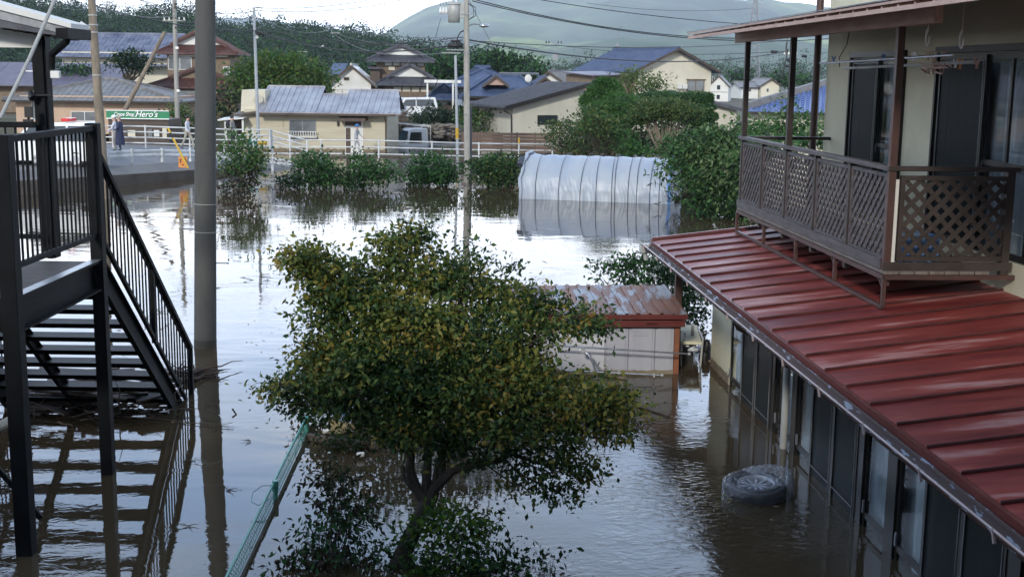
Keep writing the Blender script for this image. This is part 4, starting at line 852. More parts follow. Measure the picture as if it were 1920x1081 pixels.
# barrier board and striped pole leaning on the rail
mb = MB(); c = at(343, 304, 57.5); mb.cbox(c, (.4, .04, .5)); mb.cur = 1
for dx in (-.1, .08): mb.cbox(c+Vector((dx, -.023, .04)), (.05, .004, .16)); mb.cbox(c+Vector((dx, -.023, .13)), (.1, .004, .03))
mb.cbox(c+Vector((0, -.023, -.12)), (.08, .004, .05)); tag(mb.build('barrier_board', ['orange_paint', 'rubber']), 'orange barrier board standing under the white guard rail', 'barrier')
a, b = at(315, 240, 57.8), at(353, 316, 57.2); mb = MB()
for k in range(8): mb.cur = k % 2 if k < 2 else 0; mb.tube([a.lerp(b, k/8), a.lerp(b, (k+1)/8)], .05, 8)
tag(mb.build('striped_pole', ['yellow_paint', 'rubber']), 'yellow pole with dark tip leaning across the guard rail', 'pole')
# ------------------------------------------------------------------ crepe kiosk with its green sign
ks = thing('crepe_shop', 'dark crepe stall with green sign board lettered in white beyond the fence', 'stall', tuple(at(260, 262, 70)))
a, b = at(200, 206, 70), at(318, 224, 70)
mb = MB(); mb.box((a.x+.05, 70.05, -.5), (b.x-.1, 73, b.z-.02)); mb.build('wall', 'dark_wood', ks)
mb = MB(); mb.box((a.x, 69.9, b.z), (b.x, 70.02, a.z)); sg_ = mb.build('sign_board', 'sign_green', ks)
mb = MB(); mb.box((a.x, 69.86, b.z-.0), (b.x, 69.9, b.z+.045)); mb.box((a.x, 69.86, a.z-.04), (b.x, 69.9, a.z)); mb.build('sign_edging', 'sign_white', sg_)
def lettering(txt, x0, x1, z, size, m, parent, y, shear=.35, name='lettering', bold=.004):
    cu = bpy.data.curves.new('txt', 'FONT'); cu.body = txt; cu.size = size; cu.shear = shear; cu.extrude = .004; cu.offset = bold
    to = bpy.data.objects.new('txt', cu); COL.objects.link(to); dg = bpy.context.evaluated_depsgraph_get(); me = bpy.data.meshes.new_from_object(to.evaluated_get(dg)); bpy.data.objects.remove(to)
    w = max(v.co.x for v in me.vertices)-min(v.co.x for v in me.vertices); k = (x1-x0)/w; mb = MB(); mn = min(v.co.x for v in me.vertices)
    mb.add([(x0+(v.co.x-mn)*k, y-v.co.z, z+v.co.y*1.0) for v in me.vertices], [tuple(p.vertices) for p in me.polygons]); return mb.build(name, m, parent)
W_ = b.x-a.x
lettering('Crepe Shop', a.x+.13*W_, a.x+.45*W_, b.z+.17, .30, 'sign_white', sg_, 69.85)
lettering("Hero's", a.x+.47*W_, a.x+.83*W_, b.z+.13, .46, 'sign_white', sg_, 69.85)
mb = MB(); mb.tube([(a.x+W_*.46, 69.86, b.z+.36), (a.x+W_*.48, 69.86, b.z+.42), (a.x+W_*.52, 69.86, b.z+.40), (a.x+W_*.5, 69.86, b.z+.3), (a.x+W_*.46, 69.86, b.z+.12), (a.x+W_*.43, 69.86, b.z+.15)], .012, 5); mb.build('swash', 'sign_white', sg_)
for px, pw, h, m in ((247, 14, 12, 'ivory_wall'), (282, 8, 16, 'window_grey'), (294, 10, 12, 'white_paint'), (309, 8, 20, 'pale_blue')):
    mm = {'window_grey': 'pane_grey', 'pale_blue': 'vinyl_blue'}.get(m, m); mb = MB(); c = at(px, 250, 70); mb.cbox((c.x, 69.98, c.z), (pw*.03, .05, h*.03)); mb.build('poster', 'ivory_wall' if mm == 'vinyl_blue' else mm, ks)
# ------------------------------------------------------------------ vehicles
def wheel(parent, x, y, z, r, M):
    mb = MB(M); mb.tube([(x, y-.11, z), (x, y+.11, z)], r, 18); w = mb.build('wheel', 'rubber', parent); mb = MB(M); mb.tube([(x, y-.12, z), (x, y+.12, z)], r*.6, 14); mb.build('rim', 'alloy', w)
def vehicle(name, label, cat, loc, rzv, prof, width, glass, body='car_white', wheels=(), group=None, taper=.0):
    v = thing(name, label, cat, loc, rzv, group); M = ROOTM[v.name]; mb = MB(M); n = len(prof); top = max(p[1] for p in prof); vs = []
    for sgn in (-1, 1):
        for x, z in prof: yy = width/2-(taper*max(0, (z-.95))/(top-.95)); vs.append((x, sgn*yy, z))
    mb.add(vs, [tuple(range(n)), tuple(range(n, 2*n))[::-1]]+[(i, i+n, (i+1) % n+n, (i+1) % n) for i in range(n)]); mb.build('body', body, v, bevel=.05)
    for g in glass:      # (x0,z0,x1,z1,x2,z2,x3,z3) side windows on both sides, or ('f', ...) across
        if g[0] == 'f':
            _, xa, za, xb, zb = g; mb = MB(M); e = .012 if xa > 0 else -.012; yy = lambda z: width/2-.12-taper*max(0, (z-.95))/(top-.95)
            d_ = Vector((zb-za, 0, xa-xb)).normalized()*.02*(1 if xa > xb else -1); 
            if d_.z < 0: d_ = -d_
            mb.prism([Vector((xa, -yy(za), za))+d_, Vector((xa, yy(za), za))+d_, Vector((xb, yy(zb), zb))+d_, Vector((xb, -yy(zb), zb))+d_], d_*.4); mb.build('windscreen', 'blue_glass', v)
        else:
            for sgn in (-1, 1):
                mb = MB(M); P = [(x, sgn*(width/2-taper*max(0, (z-.95))/(top-.95)+.004), z) for x, z in zip(g[::2], g[1::2])]; mb.prism(P, (0, sgn*.008, 0)); mb.build('window', 'dark_glass', v)
    for x, r in wheels:
        for sgn in (-1, 1): wheel(v, x, sgn*(width/2-.1), r, r, M)
    return v
pz = at(93, 312, 54); pcar = vehicle('police_car', 'white police wagon with red roof light parked on the dry road behind the stairs', 'car', (pz.x, 54.2, pz.z), R(180), [(-2.2, .3), (2.2, .3), (2.25, .8), (2.1, 1.0), (1.2, 1.15), (.65, 1.85), (-1.9, 1.95), (-2.2, 1.1)], 1.75, [(.95, 1.15, .58, 1.75, -.15, 1.78, -.15, 1.15), (-.25, 1.15, -.25, 1.78, -1.0, 1.8, -1.0, 1.15), (-1.1, 1.15, -1.1, 1.8, -1.75, 1.8, -1.95, 1.15), ('f', 1.22, 1.13, .68, 1.8)], wheels=((1.4, .34), (-1.4, .34)), taper=.12)
M = ROOTM[pcar.name]; mb = MB(M); mb.box((-1.05, -.5, 1.97), (-.7, .5, 2.12)); mb.build('light_bar', 'red_lamp', pcar, bevel=.03)
mb = MB(M); mb.box((2.2, -.8, .65), (2.27, -.5, .85)); mb.build('headlight', 'porcelain', pcar); mb = MB(M); mb.box((2.2, .5, .65), (2.27, .8, .85)); mb.build('headlight', 'porcelain', pcar)
mb = MB(M); mb.box((-2.22, -.89, .3), (2.22, .89, .62)); mb.build('lower_body', 'car_white', pcar)
# flatbed truck drowned to its windscreen
tl = at(772, 266, 86); truck = vehicle('flatbed_truck', 'white flatbed truck drowned up to its windscreen by the cream bungalow', 'truck', (tl.x, 87, -1.15), R(205), [(-.85, .4), (.75, .4), (.85, 1.3), (.55, 2.25), (.35, 2.4), (-.8, 2.4), (-.85, 1.4)], 1.8, [('f', .86, 1.45, .58, 2.22), (.62, 1.4, .45, 2.15, -.35, 2.15, -.35, 1.4)], taper=.1)
M = ROOTM[truck.name]; mb = MB(M); mb.box((-4.2, -.9, .8), (-.95, .9, 1.25)); mb.build('flatbed', 'grey_steel', truck)
mb = MB(M); mb.bar((1.0, -.5, 2.75), (-1.3, -.3, 2.5), .25, .1); mb.build('roof_rack', 'white_paint', truck)
mb = MB(M); mb.tube([(-1.0, -.85, 1.2), (-1.0, -.85, 2.6), (-1.0, .85, 2.6), (-1.0, .85, 1.2)], .03, 6); mb.build('guard_frame', 'white_paint', truck)
for sgn in (-1, 1): mb = MB(M); mb.bar((.75, sgn*.85, 1.9), (.85, sgn*1.1, 1.9), .02); mb.box((.82, sgn*1.1-.08, 1.7), (.86, sgn*1.1+.08, 2.1)); mb.build('wing_mirror', 'rubber', truck)
vl = at(770, 225, 101); van = vehicle('parked_van', 'white minivan parked behind the drowned truck', 'van', (vl.x, 101, vl.z), R(200), [(-2, .3), (1.9, .3), (2.0, .9), (1.2, 1.2), (.7, 1.8), (-1.9, 1.85), (-2.05, 1.2)], 1.65, [(1.0, 1.15, .6, 1.65, -.2, 1.68, -.2, 1.15), (-.3, 1.15, -.3, 1.68, -1.7, 1.68, -1.8, 1.15), ('f', 1.2, 1.22, .75, 1.76)], wheels=((1.3, .3), (-1.3, .3)), taper=.1)
vl = at(745, 222, 100); vehicle('parked_car', 'small white car with spare wheel squeezed between bungalow and minivan', 'car', (vl.x-.6, 100, vl.z), R(100), [(-1.6, .3), (1.6, .3), (1.65, .9), (.9, 1.1), (.5, 1.6), (-1.5, 1.65), (-1.65, .9)], 1.5, [('f', .9, 1.12, .52, 1.58), (.7, 1.05, .42, 1.5, -1.3, 1.52, -1.35, 1.05)], wheels=((1.1, .3), (-1.1, .3)), taper=.08)
# ------------------------------------------------------------------ people
def person(label, loc, facing, shirt, trousers, hair='hair', stride=.0, arms=((.05, .1), (.05, -.1)), cap=None, coat=None, bag=None, h=1.72, lean=0.):
    o = thing('person', label, 'person', loc, facing); k = h/1.72; V = []; Rr = []; E = []; Bm = []
    def j(p, r): V.append(Vector(p)*k); Rr.append(r*k); return len(V)-1
    def e(a, b, m): E.append((a, b)); Bm.append(m)
    pel = j((0, 0, .95), .14); wa = j((.0+lean*.2, 0, 1.1), .125); ch = j((.01+lean*.6, 0, 1.32), .15); nk = j((.01+lean, 0, 1.47), .06); hd = j((.03+lean, 0, 1.56), .085); ht = j((.02+lean, 0, 1.655), .085)
    e(pel, wa, 1); e(wa, ch, 1); e(ch, nk, 1); e(nk, hd, 0); e(hd, ht, 0)
    ns = j((.115+lean, 0, 1.575), .016); e(hd, ns, 0)
    for s_, st_ in ((1, stride), (-1, -stride)):
        hp = j((0, s_*.09, .9), .1); kn = j((.06+st_*.28, s_*.095, .5), .065); an = j((st_*.5-.02, s_*.1, .09+abs(min(0, st_))*.12), .042); fo = j((st_*.5+.14, s_*.11, .04+abs(min(0, st_))*.03), .035)
        e(pel, hp, 2); e(hp, kn, 2); e(kn, an, 2); e(an, fo, 3)
    for s_, (el, hn) in zip((1, -1), arms):
        shd = j((.0+lean*.8, s_*.19, 1.4), .06); elb = j((el, s_*.25, 1.13), .045); ln = .25; ang = hn; wr = j((el+ln*math.sin(ang), s_*.24, 1.13-ln*math.cos(ang)), .028)
        e(ch, shd, 1); e(shd, elb, 1); e(elb, wr, 1); dx, dz = math.sin(ang), -math.cos(ang); pm = j((el+(ln+.08)*math.sin(ang), s_*.24, 1.13-(ln+.08)*math.cos(ang)), .03); e(wr, pm, 0)
        for q, fl in zip((-.033, -.011, .011, .033), (.07, .085, .08, .06)):
            f1 = j((V[pm].x/k+dx*.045+q*-dz*.9, V[pm].y/k, V[pm].z/k+dz*.045+q*dx*.9), .009); f2 = j((V[f1].x/k+dx*fl*.6+.012, V[f1].y/k-s_*.012, V[f1].z/k+dz*fl*.6), .008); e(pm, f1, 0); e(f1, f2, 0)
        th = j((V[pm].x/k+.045, V[pm].y/k-s_*.01, V[pm].z/k+dz*.01+.02), .01); t2 = j((V[th].x/k+.02, V[th].y/k, V[th].z/k+dz*.03), .009); e(pm, th, 0); e(th, t2, 0)
    me = bpy.data.meshes.new('b'); me.from_pydata([tuple(v) for v in V], E, []); ob = bpy.data.objects.new('b', me); COL.objects.link(ob)
    sk = ob.modifiers.new('s', 'SKIN'); sk.use_smooth_shade = True
    for i, r in enumerate(Rr): me.skin_vertices[0].data[i].radius = (r, r)
    me.skin_vertices[0].data[0].use_root = True
    ss_ = ob.modifiers.new('u', 'SUBSURF'); ss_.levels = 1; ss_.render_levels = 1
    dg = bpy.context.evaluated_depsgraph_get(); bm_ = bpy.data.meshes.new_from_object(ob.evaluated_get(dg)); bpy.data.objects.remove(ob)
    body = bpy.data.objects.new('body', bm_); COL.objects.link(body); body.parent = o; bm_.materials.clear()
    for x in ('skin', shirt, trousers, 'dark_cloth'): bm_.materials.append(MATS[x])
    segs = [(V[a], V[b], m) for (a, b), m in zip(E, Bm)]
    for p in bm_.polygons:
        c = p.center; best = (9, 0)
        for a, b, m in segs:
            t = max(0, min(1, (c-a).dot(b-a)/max(1e-9, (b-a).length_squared))); dd = (c-a.lerp(b, t)).length
            if dd < best[0]: best = (dd, m)
        p.material_index = best[1]; p.use_smooth = True
    M = ROOTM[o.name]; H_ = Vector((.02+lean, 0, 1.66))*k
    for s_ in (1, -1):
        mb = MB(M); mb.ball(Vector((.10+lean, s_*.035, 1.60))*k, .012, 6, 4); mb.build('eye', 'hair', o, smooth=True)
    mb = MB(M); mb.ball(H_+Vector((-.02, 0, .015)), (.112, .102, .095), 14, 9); mb.build('hair', hair, o, smooth=True)
    if cap:
        mb = MB(M); mb.ball(H_+Vector((-.0, 0, .03)), (.13, .12, .1), 14, 9); mb.prism([H_+Vector((.08, -.08, .02)), H_+Vector((.19, -.05, .0)), H_+Vector((.19, .05, .0)), H_+Vector((.08, .08, .02))], (0, 0, .012)); mb.build('cap' if cap != 'porcelain' else 'helmet', cap, o, smooth=2)
    if coat:
        mb = MB(M); vs = []; nn_ = 18; L_ = [(1.44, .1, .13), (1.36, .16, .23), (1.1, .17, .22), (.9, .18, .21), (.6, .21, .22), (.32, .24, .25)]
        for z, a_, b_ in L_:
            for q in range(nn_): g = 2*math.pi*q/nn_; vs.append((a_*math.cos(g)*(1+.06*math.sin(g*5+z*9))*k, b_*math.sin(g)*(1+.05*math.sin(g*7))*k, z*k))
        mb.add(vs, [(i*nn_+q, (i+1)*nn_+q, (i+1)*nn_+(q+1) % nn_, i*nn_+(q+1) % nn_) for i in range(len(L_)-1) for q in range(nn_)]); mb.build('coat', coat, o, smooth=2)
    if bag:
        mb = MB(M); c = Vector((-.22, 0, 1.24))*k; mb.ball(c, (.13, .16, .24), 12, 8); b_ = mb.build('backpack', bag, o, smooth=True)
    return o
RZ = 1.05
def ppos(px, py, Y): p = at(px, py, Y); return (p.x, p.y, p.z)
person('person in long navy coat standing on the road before the green sign', ppos(226, 284, 60.5), R(200), 'navy_cloth', 'navy_cloth', hair='beige_cloth', coat='navy_cloth', arms=((.1, 1.2), (.06, .2)), h=1.72)
person('person in white shirt and white helmet half hidden behind the navy coat', ppos(217, 284, 61.6), R(190), 'white_cloth', 'grey_cloth', cap='porcelain', arms=((.12, 1.1), (.1, 1.3)), h=1.75)
person('dark haired person in white shirt and pale trousers walking right along the rail', ppos(352, 281, 61), R(-8), 'white_cloth', 'beige_cloth', stride=.62, arms=((-.12, -.1), (.06, .5)), h=1.66, lean=.03)
person('person in grey hooded top with black backpack looking right by the bungalow', ppos(436, 278, 64.5), R(-10), 'grey_cloth', 'dark_cloth', stride=.15, bag='dark_cloth', arms=((.05, .3), (.05, .4)), h=1.68)
person('person in blue cap and pale work clothes wading outside the bungalow door', ppos(668, 287, 76), R(-15), 'palegrey_cloth', 'palegrey_cloth', cap='blue_cap', stride=.3, arms=((.15, .9), (.1, .5)), h=1.72, lean=.05)
for px, py, m, l in ((474, 268, 'teal_plastic', 'teal plastic crate beside the inclined fence'), (492, 268, 'yellow_paint', 'pale yellow container right of the teal crate')):
    mb = MB(); c = at(px, py, 66.8); mb.cbox(c, (.42, .4, .36)); mb.cbox(c+Vector((0, 0, .2)), (.47, .45, .05)); tag(mb.build('crate' if m == 'teal_plastic' else 'container', m, bevel=.02), l, 'crate' if m == 'teal_plastic' else 'container')
# ------------------------------------------------------------------ houses beyond the road
def zy(py, Y, px=960): return at(px, py, Y).z
class Hs:
    def __init__(s, name, label, px0, Y, z0, rz, cat='house', group=None):
        p = at(px0, 138, Y); s.t = thing(name, label, cat, (p.x, Y, z0), rz, group); s.M = ROOTM[s.t.name]; s.z0 = z0
    def mb(s): return MB(s.M)
    def wall(s, x0, x1, y0, y1, z0, z1, m, name='wall'): mb = s.mb(); mb.box((x0, y0, z0), (x1, y1, z1)); return mb.build(name, m, s.t)
    def slab(s, mb, P, th=.12, rib=None, rr=.04):
        P = [Vector(p) for p in P]; mb.prism(P, (0, 0, -th))
        if rib:          # P: eave a, eave b, ridge c (above b side), ridge d (above a side)
            a, b, c, d = P; L_ = (b-a).length; ux = (b-a)/L_; up = (d-a)-ux*((d-a).dot(ux)); hl = (d-a).dot(ux); hr = L_-(c-a).dot(ux); n = max(2, int(L_/rib))
            for k in range(n+1):
                x = L_*k/n; t = 1.
                if hl > .05: t = min(t, x/hl)
                if hr > .05: t = min(t, (L_-x)/hr)
                if t > .03: mb.bar(a+ux*x+Vector((0, 0, .01)), a+ux*x+up*t+Vector((0, 0, .01)), rr*1.6, rr)
    def ridge(s, mb, pts, r=.12):
        for p, q in zip(pts, pts[1:]): mb.bar(Vector(p)+Vector((0, 0, r*.5)), Vector(q)+Vector((0, 0, r*.5)), r*1.3, r*1.6)
    def win(s, x0, x1, z0, z1, y=-.0, frame='grey_steel', pane='pane_grey', n=2, side=None):
        def bx(mb, a, b): 
            if side is None: mb.box(a, b)
            else: mb.box((side-b[1], a[0], a[2]), (side-a[1], b[0], b[2]))
        mb = s.mb(); w = .05; d = .05
        for a, b in (((x0-w, y-d, z0-w), (x1+w, y-.002, z0)), ((x0-w, y-d, z1), (x1+w, y-.002, z1+w)), ((x0-w, y-d, z0), (x0, y-.002, z1)), ((x1, y-d, z0), (x1+w, y-.002, z1))): bx(mb, a, b)
        for k in range(1, n): xm = x0+(x1-x0)*k/n; bx(mb, (xm-.025, y-d, z0), (xm+.025, y-.002, z1))
        f = mb.build('window', frame, s.t); mb = s.mb(); bx(mb, (x0, y-.02, z0), (x1, y-.004, z1)); mb.build('pane', pane, f); return f
    def gable_y(s, x0, x1, y0, y1, ze, zr, over, m, rib=.3, th=.12, gm=None, gy=None, fo=.5):     # ridge runs front to back, gable faces the front
        xm = (x0+x1)/2; k = (zr-ze)/(xm-x0); mb = s.mb(); A, B = x0-over, x1+over; za = ze-k*over
        s.slab(mb, [(A, y1+fo, za), (A, y0-fo, za), (xm, y0-fo, zr), (xm, y1+fo, zr)], th, rib); s.slab(mb, [(B, y0-fo, za), (B, y1+fo, za), (xm, y1+fo, zr), (xm, y0-fo, zr)], th, rib)
        s.ridge(mb, [(xm, y0-fo-.02, zr), (xm, y1+fo, zr)]); r = mb.build('roof', m, s.t)
        if gm: mb = s.mb(); mb.prism([(x0, y0, ze), (x1, y0, ze), (xm, y0, zr-.02)], (0, .15, 0)); mb.build('gable', gm, s.t)
        mb = s.mb(); 
        for X in (A, B): mb.bar((X, y0-fo-.02, za-th*.5), (xm, y0-fo-.02, zr-th*.5), .05, th*1.5)
        mb.build('bargeboard', 'dark_wood', s.t); return r
    def gable_x(s, x0, x1, y0, y1, ze, zr, over, m, rib=.3, th=.12, gm=None, fo=.5):
        ym = (y0+y1)/2; k = (zr-ze)/(ym-y0); mb = s.mb(); A, B = y0-over, y1+over; za = ze-k*over
        s.slab(mb, [(x0-fo, A, za), (x1+fo, A, za), (x1+fo, ym, zr), (x0-fo, ym, zr)], th, rib); s.slab(mb, [(x1+fo, B, za), (x0-fo, B, za), (x0-fo, ym, zr), (x1+fo, ym, zr)], th)
        s.ridge(mb, [(x0-fo, ym, zr), (x1+fo, ym, zr)]); r = mb.build('roof', m, s.t)
        if gm:
            for X in (x0, x1-.15): mb = s.mb(); mb.prism([(X, y0, ze), (X, y1, ze), (X, ym, zr-.02)], (.15, 0, 0)); mb.build('gable', gm, s.t)
        mb = s.mb(); mb.box((x0-fo, A-.1, za-th-.02), (x1+fo, A, za-.02)); mb.build('gutter', 'bronze_frame', s.t); return r
    def hip(s, x0, x1, y0, y1, ze, zr, over, m, rib=.3, th=.12, inset=None):
        A, B, C_, D = x0-over, x1+over, y0-over, y1+over; i = inset if inset is not None else min((B-A)/2, (D-C_)/2); ym = (C_+D)/2; mb = s.mb()
        a, b, c, d = (A, C_, ze), (B, C_, ze), (B, D, ze), (A, D, ze); p, q = (A+i, ym, zr), (B-i, ym, zr)
        s.slab(mb, [a, b, q, p], th, rib); s.slab(mb, [c, d, p, q], th); 
        s.slab(mb, [d, a, p, p], th, rib) if 0 else mb.prism([d, a, p], (0, 0, -th)); mb.prism([b, c, q], (0, 0, -th))
        s.ridge(mb, [a, p, q, b]); s.ridge(mb, [d, p]); s.ridge(mb, [c, q]); r = mb.build('roof', m, s.t)
        mb = s.mb(); mb.box((A, C_-.08, ze-th-.05), (B, C_, ze-.02)); mb.build('gutter', 'bronze_frame', s.t); return r
    def irimoya(s, x0, x1, y0, y1, ze, zr, over, m, gm='white_wall', rib=.3, gw_=.5, fs=.38):   # hipped skirt below a front-facing gable
        A, B, C_, D = x0-over, x1+over, y0-over, y1+over; xm = (A+B)/2; w = (B-A)/2; zs = ze+(zr-ze)*fs; ins = w*fs; mb = s.mb(); ym0 = C_+ins
        a, b, c, d = (A, C_, ze), (B, C_, ze), (B, D, ze), (A, D, ze); p, q = (A+ins, ym0, zs), (B-ins, ym0, zs)
        s.slab(mb, [a, b, q, p], .14, rib); P2, Q2 = (A+ins, D-ins, zs), (B-ins, D-ins, zs)
        s.slab(mb, [d, a, p, P2], .14, rib); s.slab(mb, [b, c, Q2, q], .14, rib)
        g0 = ym0-.45; k = (zr-zs)/(w-ins)
        s.slab(mb, [(A+ins-.25, D-ins, zs-k*.25+.06), (A+ins-.25, g0, zs-k*.25+.06), (xm, g0, zr+.05), (xm, D-ins, zr+.05)], .14, rib); s.slab(mb, [(B-ins+.25, g0, zs-k*.25+.06), (B-ins+.25, D-ins, zs-k*.25+.06), (xm, D-ins, zr+.05), (xm, g0, zr+.05)], .14, rib)
        s.ridge(mb, [(xm, g0-.05, zr+.08), (xm, D-ins, zr+.08)], .22); s.ridge(mb, [a, p]); s.ridge(mb, [b, q]); s.ridge(mb, [(A+ins-.25, g0, zs-k*.25+.1), (xm, g0, zr+.08)], .12); s.ridge(mb, [(B-ins+.25, g0, zs-k*.25+.1), (xm, g0, zr+.08)], .12)
        mb.ball((xm, g0-.1, zr+.3), (.16, .1, .24), 8, 6); mb.build('roof', m, s.t)
        mb = s.mb(); mb.prism([(A+ins+.1, ym0-.05, zs+.02), (B-ins-.1, ym0-.05, zs+.02), (xm, ym0-.05, zr-.16)], (0, .1, 0)); mb.build('gable', gm, s.t)
def Wd(px0, px1, Y): return (px1-px0)*Y/FP
# cream bungalow drowned in the middle
Y = 79.; b = Hs('cream_bungalow', 'cream weatherboard bungalow with greyish lilac metal roof, flooded to its door', 456, Y, -.6, R(-1.0)); zE = zy(207, Y, 600)+.6; w = Wd(456, 722, Y)
b.wall(0, w, 0, 6.5, -.7, zE, 'cream_siding')
mb = b.mb()
for k in range(16): z = .3+k*.2; mb.box((0, -.012, z), (w, 0, z+.012))
mb.build('siding_lines', 'cream_wall', b.t)
pp = Wd(456, 490, Y)
for (xa, xb, py, ym) in ((490-456-6, 592-456, 163, 3.0), (592-456, 641-456, 177, 2.0), (641-456, 735-456, 168, 2.8)):
    xa, xb = Wd(0, xa, Y), Wd(0, xb, Y); ze = zE+.02; zr = zy(py, Y+ym, 600)+.6; mb = b.mb(); b.slab(mb, [(xa, -.75, ze-.12), (xb+(.5 if py == 168 else 0), -.75, ze-.12), (xb, ym, zr), (xa, ym, zr)], .08, .36, .06); b.ridge(mb, [(xa, ym, zr), (xb, ym, zr)], .06); mb.build('roof', 'metal_lilac' if py != 163 else 'metal_lilac', b.t)
    mb = b.mb(); mb.prism([(xa, ym+.02, zr), (xb, ym+.02, zr), (xb, 6.6, zE), (xa, 6.6, zE)], (0, 0, -.08)); mb.build('rear_roof', 'metal_purple', b.t)
mb = b.mb(); mb.box((Wd(456, 486, Y), -.86, zE-.3), (Wd(456, 741, Y), -.76, zE-.17)); mb.build('gutter', 'dark_wood', b.t)
mb = b.mb(); mb.tube([(w-.1, -.7, zE-.25), (w-.08, -.1, zE-.6), (w-.08, -.08, -.5)], .045, 6); mb.build('downpipe', 'dark_wood', b.t)
lw = Wd(445, 492, Y)  # taller cream gable piece at the left and its porch
mb = b.mb(); x0 = Wd(456, 445, Y); mb.prism([(x0, .6, zE-.4), (x0+lw, .6, zE-.4), (x0+lw, .6, zy(175, Y)+.6), (x0+.12, .6, zy(175, Y)+.6)], (0, 4, 0)); mb.build('side_wing', 'ivory_wall', b.t)
mb = b.mb(); b.slab(mb, [(Wd(456, 438, Y), -.5, zE-.33), (Wd(456, 505, Y), -.5, zE-.05), (Wd(456, 505, Y), 1.2, zE+.18), (Wd(456, 440, Y), 1.2, zE-.1)], .08); mb.build('wing_roof', 'dark_wood', b.t)
mb = b.mb(); xp = Wd(456, 414, Y); b.slab(mb, [(xp, -1.1, zE-.62), (Wd(456, 462, Y), -1.1, zE-.48), (Wd(456, 462, Y), .8, zE-.40), (xp, .8, zE-.54)], .08); mb.build('porch_roof', 'white_paint', b.t)
for px in (427, 459): mb = b.mb(); x = Wd(456, px, Y); mb.box((x-.06, -.9, -.6), (x+.06, -.78, zE-.6)); mb.build('porch_post', 'white_paint', b.t)
b.wall(Wd(456, 415, Y), 0, .8, 3, -.6, zE-.55, 'dark_wood', 'porch_wall'); b.wall(Wd(456, 430, Y), -.02, .5, .78, -.6, 1.0, 'ivory_wall', 'porch_wall')
X = lambda px: Wd(456, px, Y); Z = lambda py: zy(py, Y, 600)+.6
tide(b.M @ Vector((0, -.016, 0)), b.M @ Vector((w, -.016, 0)), .22, b.t, 120, seed=7); b.win(X(541), X(588), Z(252), Z(226)); mb = b.mb(); mb.box((X(538), -.35, Z(258)), (X(592), -.02, Z(256)))
for k in range(12): x = X(540)+k*(X(590)-X(540))/11; mb.box((x-.02, -.35, Z(258)), (x+.02, -.31, Z(247)))
mb.box((X(538), -.36, Z(247)), (X(592), -.31, Z(246))); mb.build('flower_rail', 'white_paint', b.t)
mb = b.mb(); mb.box((X(644), -.03, -.6), (X(677), -.0, Z(222))); mb.build('door_frame', 'porcelain', b.t); mb = b.mb(); mb.box((X(646), -.05, -.6), (X(675), -.03, Z(236))); dr = mb.build('door', 'white_wall', b.t); mb = b.mb(); mb.box((X(644), -.06, Z(235)), (X(674), -.045, Z(224))); mb.build('fanlight', 'dark_wood', dr); mb = b.mb(); mb.box((X(645), -.065, -.6), (X(654), -.051, Z(239))); mb.build('glass_strip', 'dark_wood', dr)
mb = b.mb(); mb.prism([(X(634), -.02, Z(217)), (X(636), -.9, Z(220)), (X(685), -.9, Z(220)), (X(687), -.02, Z(217))], (0, 0, -.2)); mb.build('door_canopy', 'dark_wood', b.t)
mb = b.mb(); mb.cbox((X(631), -.08, Z(231)), (.12, .15, .3)); mb.build('porch_lamp', 'rubber', b.t, bevel=.02)
mb = b.mb(); mb.tube([(X(537), -.03, Z(210)), (X(537), -.03, Z(219)), (X(528), -.03, Z(219)), (X(528), -.03, Z(238))], .025, 6); mb.tube([(X(548), -.03, Z(217)), (X(537), -.03, Z(219))], .02, 6); mb.build('wall_pipe', 'cream_wall', b.t)
mb = b.mb(); mb.cbox((X(474), .5, Z(190)), (.05, .05, .05)); mb.ball((X(480), .45, Z(188)), (.32, .05, .32), 12, 8); mb.build('satellite_dish', 'pale_wall', b.t, smooth=True)
# A grey roofed pink bungalow
Y = 90.; b = Hs('pink_bungalow', 'low pinkish bungalow with weathered grey tiled hip roof beyond the police wagon', 26, Y, .4, R(2)); w = Wd(26, 318, Y)
b.wall(0, w, 0, 8, 0, zy(190, Y)-.4, 'pink_wall'); b.hip(0, w, 0, 8, zy(188, Y, 150)-.4, zy(148, Y+4, 150)-.4, .7, 'tile_grey', .42, inset=6.)
X = lambda px: Wd(26, px, Y); Z = lambda py: zy(py, Y, 150)-.4
b.win(X(128), X(176), Z(226), Z(210), frame='white_paint'); b.win(X(56), X(76), Z(224), Z(192), frame='white_paint', n=3); b.win(X(250), X(290), Z(226), Z(205))
# B low purple-grey roof
Y = 108.; b = Hs('low_roofed_house', 'low house with plain purple-grey metal roof and pale skylight strip', -70, Y, 1.2, R(3)); w = Wd(-70, 208, Y)
b.wall(0, w, 1, 9, 0, zy(160, Y, 60)-1.2, 'brown_wall'); mb = b.mb(); b.slab(mb, [(-.3, 0, zy(160, Y, 60)-1.2), (w+.2, 0, zy(160, Y, 60)-1.2), (w-.2, 6, zy(117, Y+6, 60)-1.2), (-.3, 6, zy(117, Y+6, 60)-1.2)], .1, 2.2, .03); r_ = mb.build('roof', 'metal_purple', b.t)
mb = b.mb(); c = Vector((Wd(-70, 35, Y), 2.6, zy(136, Y+2.6, 60)-1.2+.12)); mb.cbox(c, (1.4, .15, .1)); mb.build('skylight', 'white_paint', r_)
